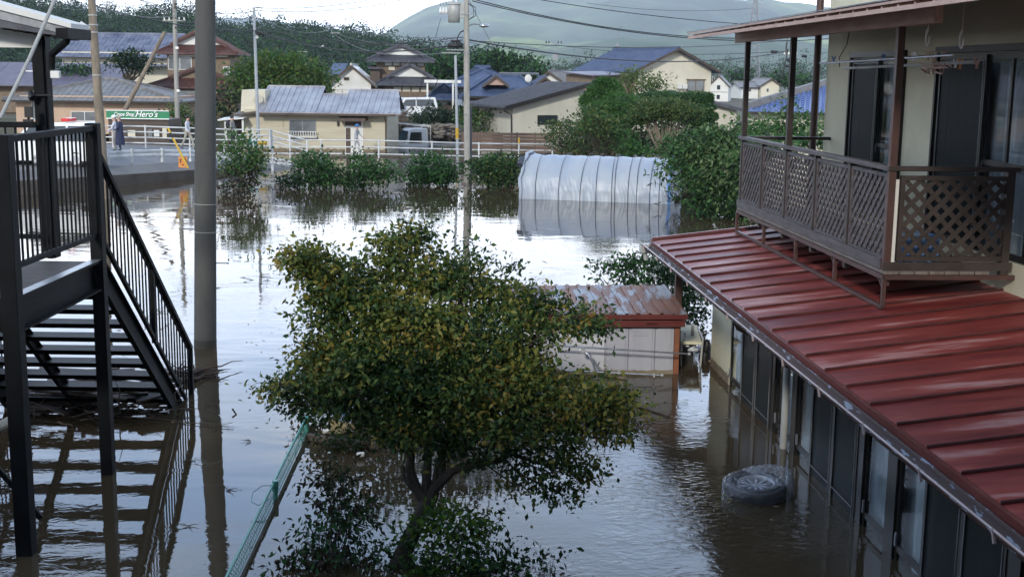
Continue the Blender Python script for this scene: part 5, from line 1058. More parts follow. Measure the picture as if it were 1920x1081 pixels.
# C big house with blue-grey roof
Y = 128.; b = Hs('long_roofed_house', 'cream house under a long patchy blue-grey tiled roof on the left', 118, Y, 1.2, R(-2)); w = Wd(118, 318, Y); Z = lambda py: zy(py, Y, 220)-1.2; X = lambda px: Wd(118, px, Y)
b.wall(0, w, 0, 8, 0, Z(98), 'ivory_wall'); b.gable_x(0, w, 0, 8, Z(100), zy(64, Y+4, 220)-1.2, .8, 'tile_bluegrey', .45, gm='ivory_wall')
for px in (128, 145, 178, 192, 226, 260): mb = b.mb(); mb.box((X(px)-.06, -.03, Z(108)), (X(px)+.06, 0, Z(101))); mb.build('bracket', 'dark_wood', b.t)
mb = b.mb(); mb.box((-.2, -1.8, Z(124)), (w+.2, -.0, Z(120))); mb.build('lower_roof', 'tile_bluegrey', b.t); b.wall(X(205), X(232), -1.6, -.05, 0, Z(124), 'white_wall', 'lower_wall'); b.win(X(218), X(228), Z(138), Z(126), y=-1.6)
# D red-brown tiled two-storey house
Y = 104.; b = Hs('red_tiled_house', 'two-storey house with red-brown tiled roofs and white gables behind the concrete pole', 292, Y, 1.0, R(4)); Z = lambda py: zy(py, Y, 360)-1.0; X = lambda px: Wd(292, px, Y)
b.wall(X(290), X(440), 0, 8, 0, Z(165), 'brown_wall'); b.wall(X(308), X(424), 1.2, 7.5, Z(165), Z(100), 'brown_wall')
b.irimoya(X(308), X(424), 1.2, 7.5, Z(99), Z(58), .75, 'tile_red', rib=.32); b.irimoya(X(290), X(440), 0, 8, Z(163), Z(128), .7, 'tile_red', rib=.32, fs=.5)
b.win(X(311), X(352), Z(130), Z(108), y=1.2, frame='white_paint', pane='pane_grey'); b.win(X(412), X(422), Z(140), Z(125), y=1.2, frame='white_paint')
for z0, z1, y, x0, x1 in ((174, 170, -.05, 300, 436), (106, 103, 1.15, 312, 420)): mb = b.mb(); mb.box((X(x0), y-.04, Z(z0)), (X(x1), y, Z(z1))); mb.build('white_band', 'white_wall', b.t)
mb = b.mb(); b.slab(mb, [(X(405), -2.2, Z(188)), (X(448), -2.2, Z(188)), (X(448), 0, Z(172)), (X(405), 0, Z(172))], .12, .3); mb.build('entrance_roof', 'tile_red', b.t); b.wall(X(408), X(444), -1.8, 0, 0, Z(190), 'brown_wall', 'entrance_wall')
# F white storehouse
Y = 110.; b = Hs('white_storehouse', 'white plastered gabled storehouse with tiny dark window', 622, Y, .9, R(3), 'storehouse'); Z = lambda py: zy(py, Y, 660)-.9; X = lambda px: Wd(622, px, Y)
b.wall(X(622), X(694), 0, 7, 0, Z(153), 'white_wall'); b.gable_y(X(622), X(694), 0, 7, Z(153), Z(122), .5, 'white_paint', None, gm='white_wall', fo=.4); b.win(X(645), X(653), Z(150), Z(146), pane='dark_glass', n=1, frame='brown_wall')
mb = b.mb(); mb.box((X(622), -.05, Z(168)), (X(694), 0, Z(166))); mb.build('white_band', 'white_paint', b.t)
mb = b.mb(); b.slab(mb, [(X(606), 3, Z(140)), (X(634), 3, Z(140)), (X(640), 7, Z(118)), (X(612), 7, Z(118))], .1, .4); mb.build('side_roof', 'tile_blue', b.t)
# H dark traditional two-storey house
Y = 112.; b = Hs('traditional_house', 'tall dark-timbered traditional house with stacked dark tiled gable roofs', 705, Y, .9, R(6)); Z = lambda py: zy(py, Y, 760)-.9; X = lambda px: Wd(705, px, Y)
b.wall(X(706), X(796), 1.5, 8, 0, Z(116), 'brown_wall'); b.wall(X(722), X(806), 0, 7, 0, Z(160), 'brown_wall')
b.irimoya(X(706), X(796), 1.5, 8, Z(114), Z(85), .9, 'tile_dark', rib=.32); b.irimoya(X(722), X(812), 0, 7, Z(158), Z(122), .8, 'tile_dark', rib=.32)
for k in range(5):
    mb = b.mb(); mb.box((X(722+k*15), 1.44, Z(123)), (X(734+k*15), 1.5, Z(116.5))); mb.build('plaster_panel', 'white_wall', b.t)
for k in range(4):
    mb = b.mb(); mb.box((X(737+k*17), -.06, Z(172)), (X(751+k*17), -.0, Z(163))); mb.build('plaster_panel', 'ivory_wall', b.t)
b.win(X(728), X(740), Z(132), Z(125), y=1.5, pane='ivory_wall', n=1, frame='dark_wood')
mb = b.mb(); mb.box((X(694), .9, Z(158)), (X(712), 5, Z(126))); mb.build('side_bay', 'dark_wood', b.t); mb = b.mb(); b.slab(mb, [(X(690), .5, Z(128)), (X(716), .5, Z(128)), (X(716), 4, Z(122)), (X(690), 4, Z(122))], .1); mb.build('side_roof', 'tile_dark', b.t)
mb = b.mb(); b.slab(mb, [(X(736), -3.2, Z(199)), (X(828), -3.2, Z(199)), (X(828), 0, Z(184)), (X(736), 0, Z(184))], .12, .3); mb.build('entrance_roof', 'tile_dark', b.t); b.wall(X(742), X(820), -2.8, 0, 0, Z(200), 'dark_wood', 'entrance_wall')
# G blue tiled complex
Y = 106.; b = Hs('blue_tiled_house', 'wide blue tiled house with several overlapping roofs and wooden gables', 810, Y, .9, R(4)); Z = lambda py: zy(py, Y, 900)-.9; X = lambda px: Wd(810, px, Y)
b.wall(X(850), X(990), 2, 9, 0, Z(165), 'ivory_wall'); b.hip(X(846), X(972), 2, 10, Z(163), zy(126, Y+6)-.9, .6, 'tile_blue', .34, inset=4.2)
b.wall(X(880), X(1026), -3, 2, 0, Z(178), 'brown_wall'); b.hip(X(874), X(1016), -3.2, 3.5, zy(181, Y-3.5)-.9, zy(143, Y)-.9, .5, 'tile_blue', .34, inset=2.6)
b.gable_y(X(903), X(946), -3.1, 0, zy(160, Y-3)-.9, zy(142, Y-3)-.9, .1, 'tile_blue', .3, gm='beam_wood', fo=.2)
b.gable_y(X(985), X(1040), -3.4, 2, zy(165, Y-3)-.9, zy(144, Y-3)-.9, .3, 'tile_blue', .3, gm='beam_wood', fo=.4); b.gable_y(X(930), X(985), -4.2, -1, zy(186, Y-4)-.9, zy(168, Y-4)-.9, .3, 'tile_blue', .3, gm='beam_wood', fo=.4)
b.hip(X(806), X(858), -2, 3, Z(187), Z(160), .4, 'tile_blue', .3, inset=1.5); b.wall(X(814), X(852), -1.8, 3, 0, Z(187), 'dark_wood'); b.wall(X(812), X(838), -1.85, -1.8, Z(196), Z(187), 'white_wall', 'plaster_panel')
mb = b.mb(); b.slab(mb, [(X(850), -6.5, zy(198, Y-6)-.9), (X(925), -6.5, zy(198, Y-6)-.9), (X(925), -3, zy(188, Y-3)-.9), (X(850), -3, zy(188, Y-3)-.9)], .06); mb.build('lean_to_roof', 'grey_steel', b.t)
for px in (856, 916): mb = b.mb(); mb.box((X(px), -6.2, 0), (X(px)+.1, -6.1, zy(198, Y-6)-.95)); mb.build('lean_to_post', 'grey_steel', b.t)
mb = b.mb()
for px in (800, 846): mb.box((X(px), -3, 0), (X(px)+.14, -2.86, Z(153)))
mb.box((X(796), -3.1, Z(156)), (X(862), -2.9, Z(151))); mb.box((X(796), -.1, Z(156)), (X(862), .1, Z(151))); mb.box((X(796), -3, Z(153)), (X(862), 0, Z(151.5))); mb.build('white_terrace', 'white_paint', b.t)
mb = b.mb(); mb.tube([(X(935), 1, zy(138, Y)-.9), (X(1010), 1, zy(138, Y)-.9)], .1, 6); mb.build('roof_heater', 'grey_steel', b.t)
mb = b.mb(); mb.ball((X(984), -2.6, zy(147, Y-3)-.9), (.3, .08, .34), 12, 8); mb.tube([(X(984), -2.6, zy(147, Y-3)-.9), (X(988), -2.4, zy(158, Y-3)-.9)], .03); mb.build('satellite_dish', 'white_wall', b.t, smooth=True)
# I grey-roofed cream house
Y = 80.; b = Hs('grey_roofed_house', 'cream house with dark grey single-slope tiled roof behind the board fence', 962, Y, -.4, R(22)); X = lambda px: Wd(962, px, Y)/math.cos(R(22)); Z = lambda py: zy(py, Y, 1000)+.4
xw = X(1096); zl = Z(199); zr = Z(161)
mb = b.mb(); mb.prism([(0, 0, -.6), (xw, 0, -.6), (xw, 0, zr), (0, 0, zl)], (0, 6.2, 0)); mb.build('wall', 'pale_wall', b.t)
mb = b.mb(); k = (zr-zl)/xw; P = [(-.7, 6.6, zl-.7*k), (-.7, -.5, zl-.7*k), (xw+.3, -.5, zr+.3*k), (xw+.3, 6.6, zr+.3*k)]; P = [(x, y, z+.16) for x, y, z in P]; b.slab(mb, P, .16, .3, .05); mb.build('roof', 'tile_dark', b.t)
mb = b.mb(); mb.bar((-.7, -.53, zl-.7*k+.04), (xw+.3, -.53, zr+.3*k+.04), .06, .26); mb.box((-.85, -.5, zl-.7*k-.04), (-.7, 6.6, zl-.7*k+.06)); mb.build('fascia', 'bronze_frame', b.t)
tide(b.M @ Vector((0, -.012, 0)), b.M @ Vector((xw, -.012, 0)), .3, b.t, 80, seed=9); b.win(X(1010), X(1045), Z(233), Z(218), pane='dark_glass', n=1, frame='bronze_frame'); mb = b.mb(); mb.tube([(-.75, -.4, zl-.3), (-.1, -.05, zl-.6), (-.04, -.05, -.5)], .05, 6); mb.build('downpipe', 'bronze_frame', b.t)
mb = b.mb(); mb.box((-.4, 1.6, .7), (-.02, 2.6, 1.6)); mb.build('meter_box', 'bronze_frame', b.t)
mb = b.mb(); mb.box((xw, .6, -.5), (xw+1.2, 5, zr-.3)); mb.build('side_wall', 'dark_wood', b.t)
# board fence
Y = 73.; f = thing('board_fence', 'brown horizontal board fence in front of the grey-roofed house', 'fence', (at(950, 250, Y).x, Y, -1)); a, c = at(866, 247, Y), at(1038, 247, Y)
for k in range(6): mb = MB(); z = a.z-.03-k*.19; mb.box((a.x, Y, z-.17), (c.x, Y+.03, z)); mb.build('board', 'board_fence', f)
for k in range(6): x = a.x+(c.x-a.x)*k/5; mb = MB(); mb.box((x-.05, Y+.03, -1.2), (x+.05, Y+.12, a.z)); mb.build('post', 'dark_wood', f)
# J blue-roofed big cream house
Y = 96.; rzj = R(24); b = Hs('blue_roofed_house', 'large cream house with blue metal gable roof rising behind the garden trees', 1194, Y, .8, rzj); X = lambda px: Wd(1194, px, Y)/math.cos(rzj)*1.04; Z = lambda py: zy(py, Y, 1268)-.8
xw = X(1336); b.wall(0, xw, 0, 9.5, 0, Z(128), 'ivory_wall'); b.gable_y(0, xw, 0, 9.5, Z(128), Z(90), .5, 'tile_blue', .36, gm='ivory_wall', fo=.6)
b.win(X(1291), X(1322), Z(170), Z(151), pane='pane_grey', frame='brown_wall'); mb = b.mb(); mb.box((X(1288), -.12, Z(149.5)), (X(1325), -.03, Z(148))); mb.build('window_hood', 'brown_wall', b.t)
for px in (1272, 1282): mb = b.mb(); mb.box((X(px)-.18, -.35, Z(167)), (X(px)+.22, -.05, Z(158))); mb.build('air_conditioner', 'white_wall', b.t, bevel=.03)
mb = b.mb(); b.slab(mb, [(-4.0, -.3, Z(143)), (0, -.3, Z(140)), (0, 5, Z(134)), (-4.0, 5, Z(137))], .08); mb.build('side_canopy', 'metal_purple', b.t); b.wall(-3.6, 0, .6, 5, 0, Z(141), 'brown_wall', 'side_wall'); mb = b.mb(); mb.box((-3.9, -.2, 0), (-3.75, -.05, Z(143))); mb.build('canopy_post', 'dark_wood', b.t)
mb = b.mb(); q = (xw/2, 9.4, Z(90)); mb.ball((q[0], q[1], q[2]+.3), .22, 8, 6); mb.tube([q, (q[0], q[1], q[2]+1.7)], .025, 6); mb.tube([(q[0]-.1, q[1], q[2]+1.6), (q[0]+.4, q[1], q[2]+2.0)], .02, 5)
for k in range(5): mb.tube([(q[0]+.1*k, q[1]-.25, q[2]+1.62+.08*k), (q[0]+.1*k, q[1]+.25, q[2]+1.62+.08*k)], .012, 4)
mb.build('antenna', 'grey_steel', b.t)
# K, L white houses far right
Y = 190.; b = Hs('white_block', 'tall narrow white three-storey house far behind the garden', 1330, Y, .5, R(-14)); Z = lambda py: zy(py, Y, 1350)-.5; X = lambda px: Wd(1330, px, Y)
b.wall(0, X(1366), 0, 6, 0, Z(160), 'white_wall'); b.gable_y(0, X(1366), 0, 6, Z(160), Z(142), .2, 'tile_grey', None, gm='white_wall', fo=.2)
for py in (160, 178): b.win(X(1345), X(1351), Z(py+8), Z(py), n=1, pane='dark_glass', frame='white_wall'); mb = b.mb(); mb.box((0, -.06, Z(py+13)), (X(1366), 0, Z(py+12.2))); mb.build('floor_band', 'tile_grey', b.t)
b.win(X(1336), X(1339), Z(152), Z(145), n=1, pane='dark_glass', frame='white_wall')
Y = 215.; b = Hs('white_house', 'pale grey-roofed house with several small windows far right behind the posts', 1392, Y, .5, R(8)); Z = lambda py: zy(py, Y, 1420)-.5; X = lambda px: Wd(1392, px, Y)
b.wall(0, X(1424), 0, 7, 0, Z(163), 'white_wall'); b.gable_x(0, X(1424), 0, 7, Z(163), zy(148, Y+3)-.5, .4, 'tile_grey', None, gm='white_wall'); b.wall(X(1426), X(1460), -1, 7, 0, Z(158), 'ivory_wall'); b.gable_y(X(1426), X(1460), -1, 7, Z(158), Z(147), .3, 'tile_grey', None, gm='ivory_wall')
for px in (1396, 1406, 1436): b.win(X(px), X(px+4), Z(172), Z(166), n=1, pane='dark_glass', frame='white_wall', y=0 if px < 1420 else -1)
# M blue tiled roof right, near
Y = 63.; b = Hs('blue_tiled_annexe', 'cream house with bright blue wavy tiled hip roof behind the balcony posts', 1398, Y, -.8, R(-14)); Z = lambda py: zy(py, Y, 1450)+.8; X = lambda px: Wd(1398, px, Y)
b.wall(X(1402), 14, .5, 10, -.4, Z(212), 'ivory_wall')
mb = b.mb(); A = Vector((0, 0, Z(207))); B_ = Vector((15, 0, Z(210))); 
zrm = zy(140, Y+5.2)+.8; b.slab(mb, [A, B_, (9.9, 5.2, zrm), (5.1, 5.2, zrm)], .12); mb.prism([(0, 10.4, Z(207)), tuple(A), (5.1, 5.2, zrm)], (0, 0, -.1))
for k in range(60):
    x = .12+k*.25; t = min(1, x/5.1); up = Vector((0, 5.2, zrm-Z(207))); n_ = int(16*t)
    for j in range(n_):
        c0 = A+Vector((x, 0, 0))+up*(j/16); c1 = A+Vector((x, 0, 0))+up*((j+1.1)/16); mb.tube([c0+Vector((0, 0, .05)), c1+Vector((0, 0, .0))], [.085, .06], 6, cap=True)
mb.build('roof', 'tile_blue_bright', b.t) 
mb = b.mb(); b.ridge(mb, [tuple(A+Vector((0, 0, .06))), (5.1, 5.2, zrm+.05), (9.9, 5.2, zrm+.05)], .22); mb.build('hip_ridge', 'tile_grey', b.t)
mb = b.mb(); mb.box((-.05, -.12, Z(214)), (15, 0, Z(209.5))); mb.build('gutter', 'bronze_frame', b.t); b.win(X(1427), X(1450), Z(252), Z(237), y=.5, frame='dark_wood')
# N low cream annexe
Y = 78.; b = Hs('cream_annexe', 'small cream annexe with dark sloping roof at the right of the garden trees', 1340, Y, -.5, R(-8)); Z = lambda py: zy(py, Y, 1360)+.5; X = lambda px: Wd(1340, px, Y)
mb = b.mb(); mb.prism([(-2.5, 0, -.5), (X(1383), 0, -.5), (X(1383), 0, Z(203)), (-2.5, 0, Z(176))], (0, 5, 0)); mb.build('wall', 'pale_wall', b.t)
mb = b.mb(); b.slab(mb, [(X(1396), 5.4, Z(205)), (X(1396), -.5, Z(205)), (-2.8, -.5, Z(172)), (-2.8, 5.4, Z(172))], .14, .3); mb.build('roof', 'tile_dark', b.t)
# O small houses in the middle distance
Y = 128.; b = Hs('small_white_house', 'small white house with grey roof between the blue roofs and the far lattice pole', 1006, Y, 1., R(-18)); Z = lambda py: zy(py, Y, 1040)-1; X = lambda px: Wd(1006, px, Y)
b.wall(0, X(1058), 0, 7, 0, Z(152), 'white_wall'); b.gable_y(0, X(1058), 0, 7, Z(152), Z(134), .5, 'tile_grey', .4, gm='white_wall')
Y = 122.; b = Hs('brown_roofed_house', 'low brownish house with flat dark roof left of the blue-roofed house', 1092, Y, 1., R(2)); Z = lambda py: zy(py, Y, 1100)-1; X = lambda px: Wd(1092, px, Y)
b.wall(0, X(1150), 0, 6, 0, Z(140), 'brown_wall'); b.gable_x(0, X(1150), 0, 6, Z(140), Z(131), .5, 'tile_grey', .4, gm='brown_wall')
# apartment block on the wooded hill
Y = 860.; b = Hs('hill_apartments', 'pale apartment block on top of the wooded hill at upper left', 92, Y, zy(40, Y), 0, 'building'); Z = lambda py: zy(py, Y, 100)-zy(40, Y); X = lambda px: Wd(92, px, Y)
b.wall(0, X(106), 0, 8, 0, Z(12), 'pale_wall'); b.wall(X(105), X(123), 1, 9, 0, Z(7), 'white_wall')
for py in (11, 15, 19): b.win(X(109), X(120), Z(py+1.5), Z(py), y=1, n=4, pane='dark_glass', frame='white_wall')
# stone wall and debris behind the truck
mb = MB(); a = at(752, 236, 92)
rr = random.Random(2)
for k in range(220):
    p = at(rr.uniform(752, 862), rr.uniform(234, 262), rr.uniform(89, 93)); mb.ball(p, (rr.uniform(.12, .36), .2, rr.uniform(.06, .15)), 7, 5)
mb.box((a.x, 92, -.5), (at(862, 236, 92).x, 92.6, at(800, 238, 92).z)); tag(mb.build('rubble_wall', 'stone_wall'), 'low brown rubble wall behind the drowned truck', 'wall')
random.seed(5); mb = MB()
for k in range(60):
    p = at(random.uniform(738, 760), random.uniform(205, 262), 88); d = Vector((random.uniform(-1, 1), random.uniform(-.3, .3), random.uniform(-.5, .5))).normalized()*random.uniform(.3, 1.1); mb.bar(p-d, p+d, .08, .05)
tag(mb.build('debris_pile', 'plank'), 'pile of broken boards between the bungalow and the truck', 'debris')
# ------------------------------------------------------------------ the autumn tinted tree in the foreground
T0 = at(728, 1100, 11.95); tree = thing('garden_tree', 'large leafy tree with yellowing leaves standing in the flood at the centre', 'tree', (T0.x, T0.y, -1.2))
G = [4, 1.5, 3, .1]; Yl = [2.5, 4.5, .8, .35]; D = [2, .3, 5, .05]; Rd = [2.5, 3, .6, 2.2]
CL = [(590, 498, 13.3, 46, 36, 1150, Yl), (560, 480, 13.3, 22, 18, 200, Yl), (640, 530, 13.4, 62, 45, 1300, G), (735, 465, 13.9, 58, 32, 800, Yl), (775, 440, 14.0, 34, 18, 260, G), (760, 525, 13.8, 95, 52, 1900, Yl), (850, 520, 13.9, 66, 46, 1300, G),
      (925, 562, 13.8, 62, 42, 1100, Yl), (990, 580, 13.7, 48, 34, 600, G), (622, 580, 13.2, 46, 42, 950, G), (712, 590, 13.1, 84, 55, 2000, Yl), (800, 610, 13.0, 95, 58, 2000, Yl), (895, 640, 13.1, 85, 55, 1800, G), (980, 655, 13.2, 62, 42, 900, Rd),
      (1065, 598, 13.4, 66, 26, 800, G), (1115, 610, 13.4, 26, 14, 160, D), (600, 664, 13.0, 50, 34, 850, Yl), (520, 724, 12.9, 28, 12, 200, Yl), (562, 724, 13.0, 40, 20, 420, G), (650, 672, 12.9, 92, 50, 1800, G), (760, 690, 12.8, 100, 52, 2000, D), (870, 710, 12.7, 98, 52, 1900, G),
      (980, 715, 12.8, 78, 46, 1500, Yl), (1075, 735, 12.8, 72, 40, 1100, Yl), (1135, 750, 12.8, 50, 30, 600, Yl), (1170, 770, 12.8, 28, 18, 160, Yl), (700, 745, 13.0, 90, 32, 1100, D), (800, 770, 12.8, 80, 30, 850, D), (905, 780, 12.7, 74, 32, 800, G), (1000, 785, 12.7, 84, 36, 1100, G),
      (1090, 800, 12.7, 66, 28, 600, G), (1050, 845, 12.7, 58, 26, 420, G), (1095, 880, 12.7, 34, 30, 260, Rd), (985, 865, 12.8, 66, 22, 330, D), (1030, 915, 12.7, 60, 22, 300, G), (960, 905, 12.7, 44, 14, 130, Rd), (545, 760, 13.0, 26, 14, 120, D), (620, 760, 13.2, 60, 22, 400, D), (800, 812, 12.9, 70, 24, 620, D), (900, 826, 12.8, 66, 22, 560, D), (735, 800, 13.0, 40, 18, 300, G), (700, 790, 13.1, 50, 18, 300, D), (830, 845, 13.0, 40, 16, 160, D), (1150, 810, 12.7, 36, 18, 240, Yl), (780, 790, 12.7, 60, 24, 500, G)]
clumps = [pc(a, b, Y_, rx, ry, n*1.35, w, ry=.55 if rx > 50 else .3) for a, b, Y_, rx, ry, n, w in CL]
random.seed(4)
for _ in range(46):      # loose sprigs standing off the outline
    c = random.choice(CL[:32]); g = random.uniform(0, 6.28); px, py = c[0]+math.cos(g)*c[3]*1.05, c[1]+math.sin(g)*c[4]*1.05
    clumps.append(pc(px, py, c[2]+random.uniform(-.3, .3), random.uniform(7, 17), random.uniform(5, 12), random.randint(14, 40), c[6], ry=.12))
for px, py in ((760, 412), (790, 422), (880, 470), (912, 488), (945, 496), (968, 494), (885, 452), (540, 470), (1010, 545), (1195, 800), (1188, 735)): clumps.append(pc(px, py, 13.6, 15, 8, 30, D if px > 860 and px < 1000 else G, ry=.1))
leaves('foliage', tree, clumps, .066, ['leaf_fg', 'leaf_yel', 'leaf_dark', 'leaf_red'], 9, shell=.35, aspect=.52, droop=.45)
random.seed(12); mb = MB(); FK = at(800, 938, 12.85)
mb.tube([T0+Vector((-.12, -.1, -1.1)), T0, at(752, 1045, 12.2), at(780, 985, 12.55), FK], [.13, .105, .095, .085, .08], 12); mb.build('trunk', 'bark', tree, smooth=True)
mb = MB()
def path(pts, r0, r1):
    P = [at(*p) for p in pts]; n = len(P); mb.tube(P, [r0+(r1-r0)*i/(n-1) for i in range(n)], 8)
    return P
path([(800, 940, 12.85), (780, 915, 12.85), (768, 880, 12.95), (772, 845, 13.0), (740, 790, 13.1), (690, 700, 13.2), (640, 600, 13.3), (595, 510, 13.3)], .075, .012)
path([(800, 935, 12.85), (800, 890, 12.9), (803, 850, 13.0), (800, 780, 13.1), (790, 680, 13.2), (770, 560, 13.6), (750, 460, 13.9)], .06, .012)
path([(805, 945, 12.85), (815, 915, 12.8), (850, 880, 12.8), (900, 868, 12.8), (935, 862, 12.8), (990, 830, 12.8), (1050, 780, 12.8), (1120, 750, 12.8)], .07, .012)
path([(830, 905, 12.8), (828, 850, 12.9), (840, 790, 12.9), (880, 700, 13.0), (900, 600, 13.4), (930, 560, 13.8)], .045, .01)
path([(812, 925, 12.85), (822, 870, 12.9), (850, 800, 12.9), (930, 720, 12.9), (1000, 640, 13.1), (1080, 590, 13.4)], .045, .01)
path([(960, 850, 12.8), (1000, 865, 12.8), (1060, 880, 12.7), (1110, 900, 12.7)], .025, .006); path([(770, 850, 13.0), (700, 800, 13.1), (620, 740, 13.1), (520, 720, 12.9)], .035, .008)
path([(792, 925, 12.85), (770, 912, 12.8), (757, 895, 12.8), (755, 872, 12.85)], .035, .02); path([(757, 895, 12.8), (720, 900, 12.8), (690, 888, 12.8), (680, 880, 12.8)], .008, .004)
path([(800, 780, 13.1), (840, 730, 13.0), (870, 660, 12.9), (860, 560, 13.5), (845, 500, 13.8)], .03, .008); path([(690, 700, 13.2), (650, 680, 13.0), (590, 660, 13.0), (555, 640, 13.0)], .025, .006)
path([(905, 867, 12.8), (920, 830, 12.85), (935, 800, 12.85), (990, 760, 12.8)], .025, .008)
for c in clumps[:38]:
    p = Vector(c[0])
    for _ in range(5): q = p+Vector([random.uniform(-.9, .9)*c[1][k] for k in range(3)]); limb(mb, p, q, .010, .004, .08, 3, 4)
    q = at(random.uniform(760, 900), random.uniform(690, 800), 13.0); limb(mb, q, p, .016, .008, .05, 4, 5)
for c in clumps[len(CL):]:
    p = Vector(c[0]); near = min(clumps[:len(CL)], key=lambda q: (Vector(q[0])-p).length); q = Vector(near[0]); s_ = p.lerp(q, .65)
    P_ = limb(mb, s_, p, .008, .004, .06, 4, 4)
    for _ in range(4): limb(mb, P_[3], p+Vector([random.uniform(-1, 1)*c[1][k] for k in range(3)]), .004, .002, .08, 3, 4)
mb.build('branch', 'bark', tree, smooth=True)
# plants at its foot
def px_bush(name, label, cat, base, CLs, size, mats, seed, **kw):
    b0 = gw(*base) if len(base) == 2 else at(*base)
    return bush(name, label, cat, (b0.x, b0.y, b0.z if len(base) == 3 else -.2), [pc(*c) for c in CLs], size, mats, seed, **kw)
px_bush('shade_shrub', 'dark shrub in the water behind the lower crown of the big tree', 'shrub', (760, 790), [(625, 700, 17.8, 52, 60, 1500, [4, 1, .3]), (700, 670, 17.8, 80, 90, 2800, [4, 1, .3]), (800, 660, 17.9, 85, 95, 3000, [4, 1, .2]), (890, 680, 17.9, 70, 80, 2000, [4, 1, .2]), (960, 730, 17.9, 40, 40, 700, [4, 1, .2]), (620, 760, 17.6, 46, 20, 500, [4, 1, 1]), (720, 770, 17.6, 60, 18, 700, [4, 1, 1]), (850, 770, 17.7, 60, 18, 600, [4, 1, 1]), (735, 795, 17.4, 34, 8, 120, [0, 0, 3])], .085, ['leaf_dark', 'leaf_bush', 'leaf_red'], 30, stems=16, stemr=.02)
px_bush('drowned_shrub', 'dark drooping shrub with muddy leaves right of the green mesh fence', 'shrub', (612, 1085), [(630, 905, 12.8, 26, 24, 220, [1, 0, 3]), (640, 945, 12.7, 34, 30, 330, [2, 1, 3]), (648, 985, 12.5, 34, 34, 330, [2, 2, 2]), (600, 1000, 12.4, 40, 26, 260, [2, 2, 2]), (600, 1050, 12.1, 52, 30, 450, [1, 1, 4]), (560, 1070, 12.0, 42, 26, 260, [0, 1, 4]), (655, 1055, 12.0, 26, 40, 160, [1, 1, 2])], .085, ['leaf_dark', 'leaf_bush', 'leaf_dead'], 31, stems=16, stemr=.012, aspect=.4, droop=.8)
px_bush('leafy_shrub', 'bushy shrub with lime tipped leaves at the foot of the big tree', 'shrub', (830, 1090), [(845, 975, 12.3, 56, 32, 750, [3, 5, .5]), (800, 1000, 12.2, 40, 26, 260, [1, 4, 1]), (880, 1010, 12.2, 40, 30, 300, [1, 3, 1]), (850, 1050, 12.0, 74, 30, 600, [2, 1.5, 3]), (745, 1035, 12.1, 30, 36, 200, [1, .5, 4]), (790, 1075, 11.9, 60, 24, 350, [2, 3, 3]), (920, 1070, 11.9, 60, 24, 300, [1, .5, 4])], .07, ['leaf_bush', 'leaf_lime', 'leaf_dark'], 32, stems=14, stemr=.012)
px_bush('thin_shrub', 'thin dark leaved twigs rising from the water right of the leafy shrub', 'shrub', (985, 1095), [(955, 1035, 12.1, 40, 24, 60), (1000, 1060, 12.0, 44, 22, 110), (1030, 1050, 12.1, 26, 16, 50), (940, 1065, 12.0, 40, 16, 70)], .075, ['leaf_dark'], 33, stems=16, stemr=.009)
px_bush('flooded_bush', 'round dark green bush between the shed and the red roof', 'bush', (1230, 608), [(1205, 510, 25, 62, 34, 1700, [3, 1]), (1262, 545, 25, 52, 44, 1900, [3, 1]), (1160, 495, 25, 34, 16, 350, [1, 1]), (1240, 590, 24.8, 60, 26, 1000, [4, 0]), (1300, 580, 24.8, 26, 34, 500, [3, 1]), (1135, 520, 25, 16, 14, 90, [2, 1])], .09, ['leaf_dark', 'leaf_bush'], 34, stems=10, stemr=.03)
# bushes standing in the flood along the road
px_bush('flooded_bush', 'feathery green bush with brown hanging lower twigs right of the concrete pole', 'bush', (455, 366), [(455, 290, 51, 42, 30, 1500, [3, 2, .3]), (440, 265, 51, 26, 14, 300, [3, 2, 0]), (480, 300, 51, 22, 24, 450, [2, 2, 1]), (450, 335, 51, 40, 22, 800, [.5, .3, 4]), (440, 356, 50.8, 30, 12, 300, [0, 0, 1])], .15, ['leaf_bush', 'leaf_pale', 'leaf_dead'], 41, stems=14, stemr=.02)
px_bush('flooded_bush', 'tiny dark bush at the left end of the bush row', 'bush', (530, 350), [(531, 337, 54, 15, 12, 260)], .15, ['leaf_dark', 'leaf_bush'], 42, stems=3)
px_bush('flooded_bush', 'leafy green bush in front of the sloping white fence', 'bush', (600, 352), [(595, 315, 54, 36, 26, 1300, [1, 2]), (575, 300, 54, 18, 16, 300, [1, 2]), (615, 328, 54, 28, 19, 900, [1, 2]), (570, 338, 53.8, 26, 14, 450, [2, 1])], .16, ['leaf_dark', 'leaf_bush'], 43, stems=9)
px_bush('flooded_bush', 'green bush below the wading person in blue cap', 'bush', (690, 350), [(675, 310, 54, 22, 26, 700, [1, 2]), (700, 326, 54, 27, 19, 1000, [1, 2]), (725, 318, 54, 16, 16, 300, [1, 3]), (660, 338, 53.8, 30, 14, 600, [2, 1])], .16, ['leaf_dark', 'leaf_bush'], 44, stems=9)
px_bush('flooded_bush', 'dense rounded green bush left of the transformer pole', 'bush', (812, 346), [(808, 314, 56, 38, 26, 2400, [1, 2]), (832, 328, 56, 28, 17, 1000, [1, 2]), (784, 332, 56, 22, 14, 700, [2, 1])], .16, ['leaf_dark', 'leaf_bush'], 45, stems=9)
px_bush('flooded_bush', 'dark mixed bush between the transformer pole and the greenhouse', 'bush', (925, 348), [(908, 314, 56, 28, 22, 1400, [2, 2, 1]), (940, 308, 56.4, 28, 23, 1300, [2, 1, 1]), (927, 334, 56, 36, 12, 900, [2, 1, 1]), (960, 320, 56, 18, 24, 500, [3, 1, 1])], .16, ['leaf_dark', 'leaf_bush', 'leaf_olive'], 46, stems=9)
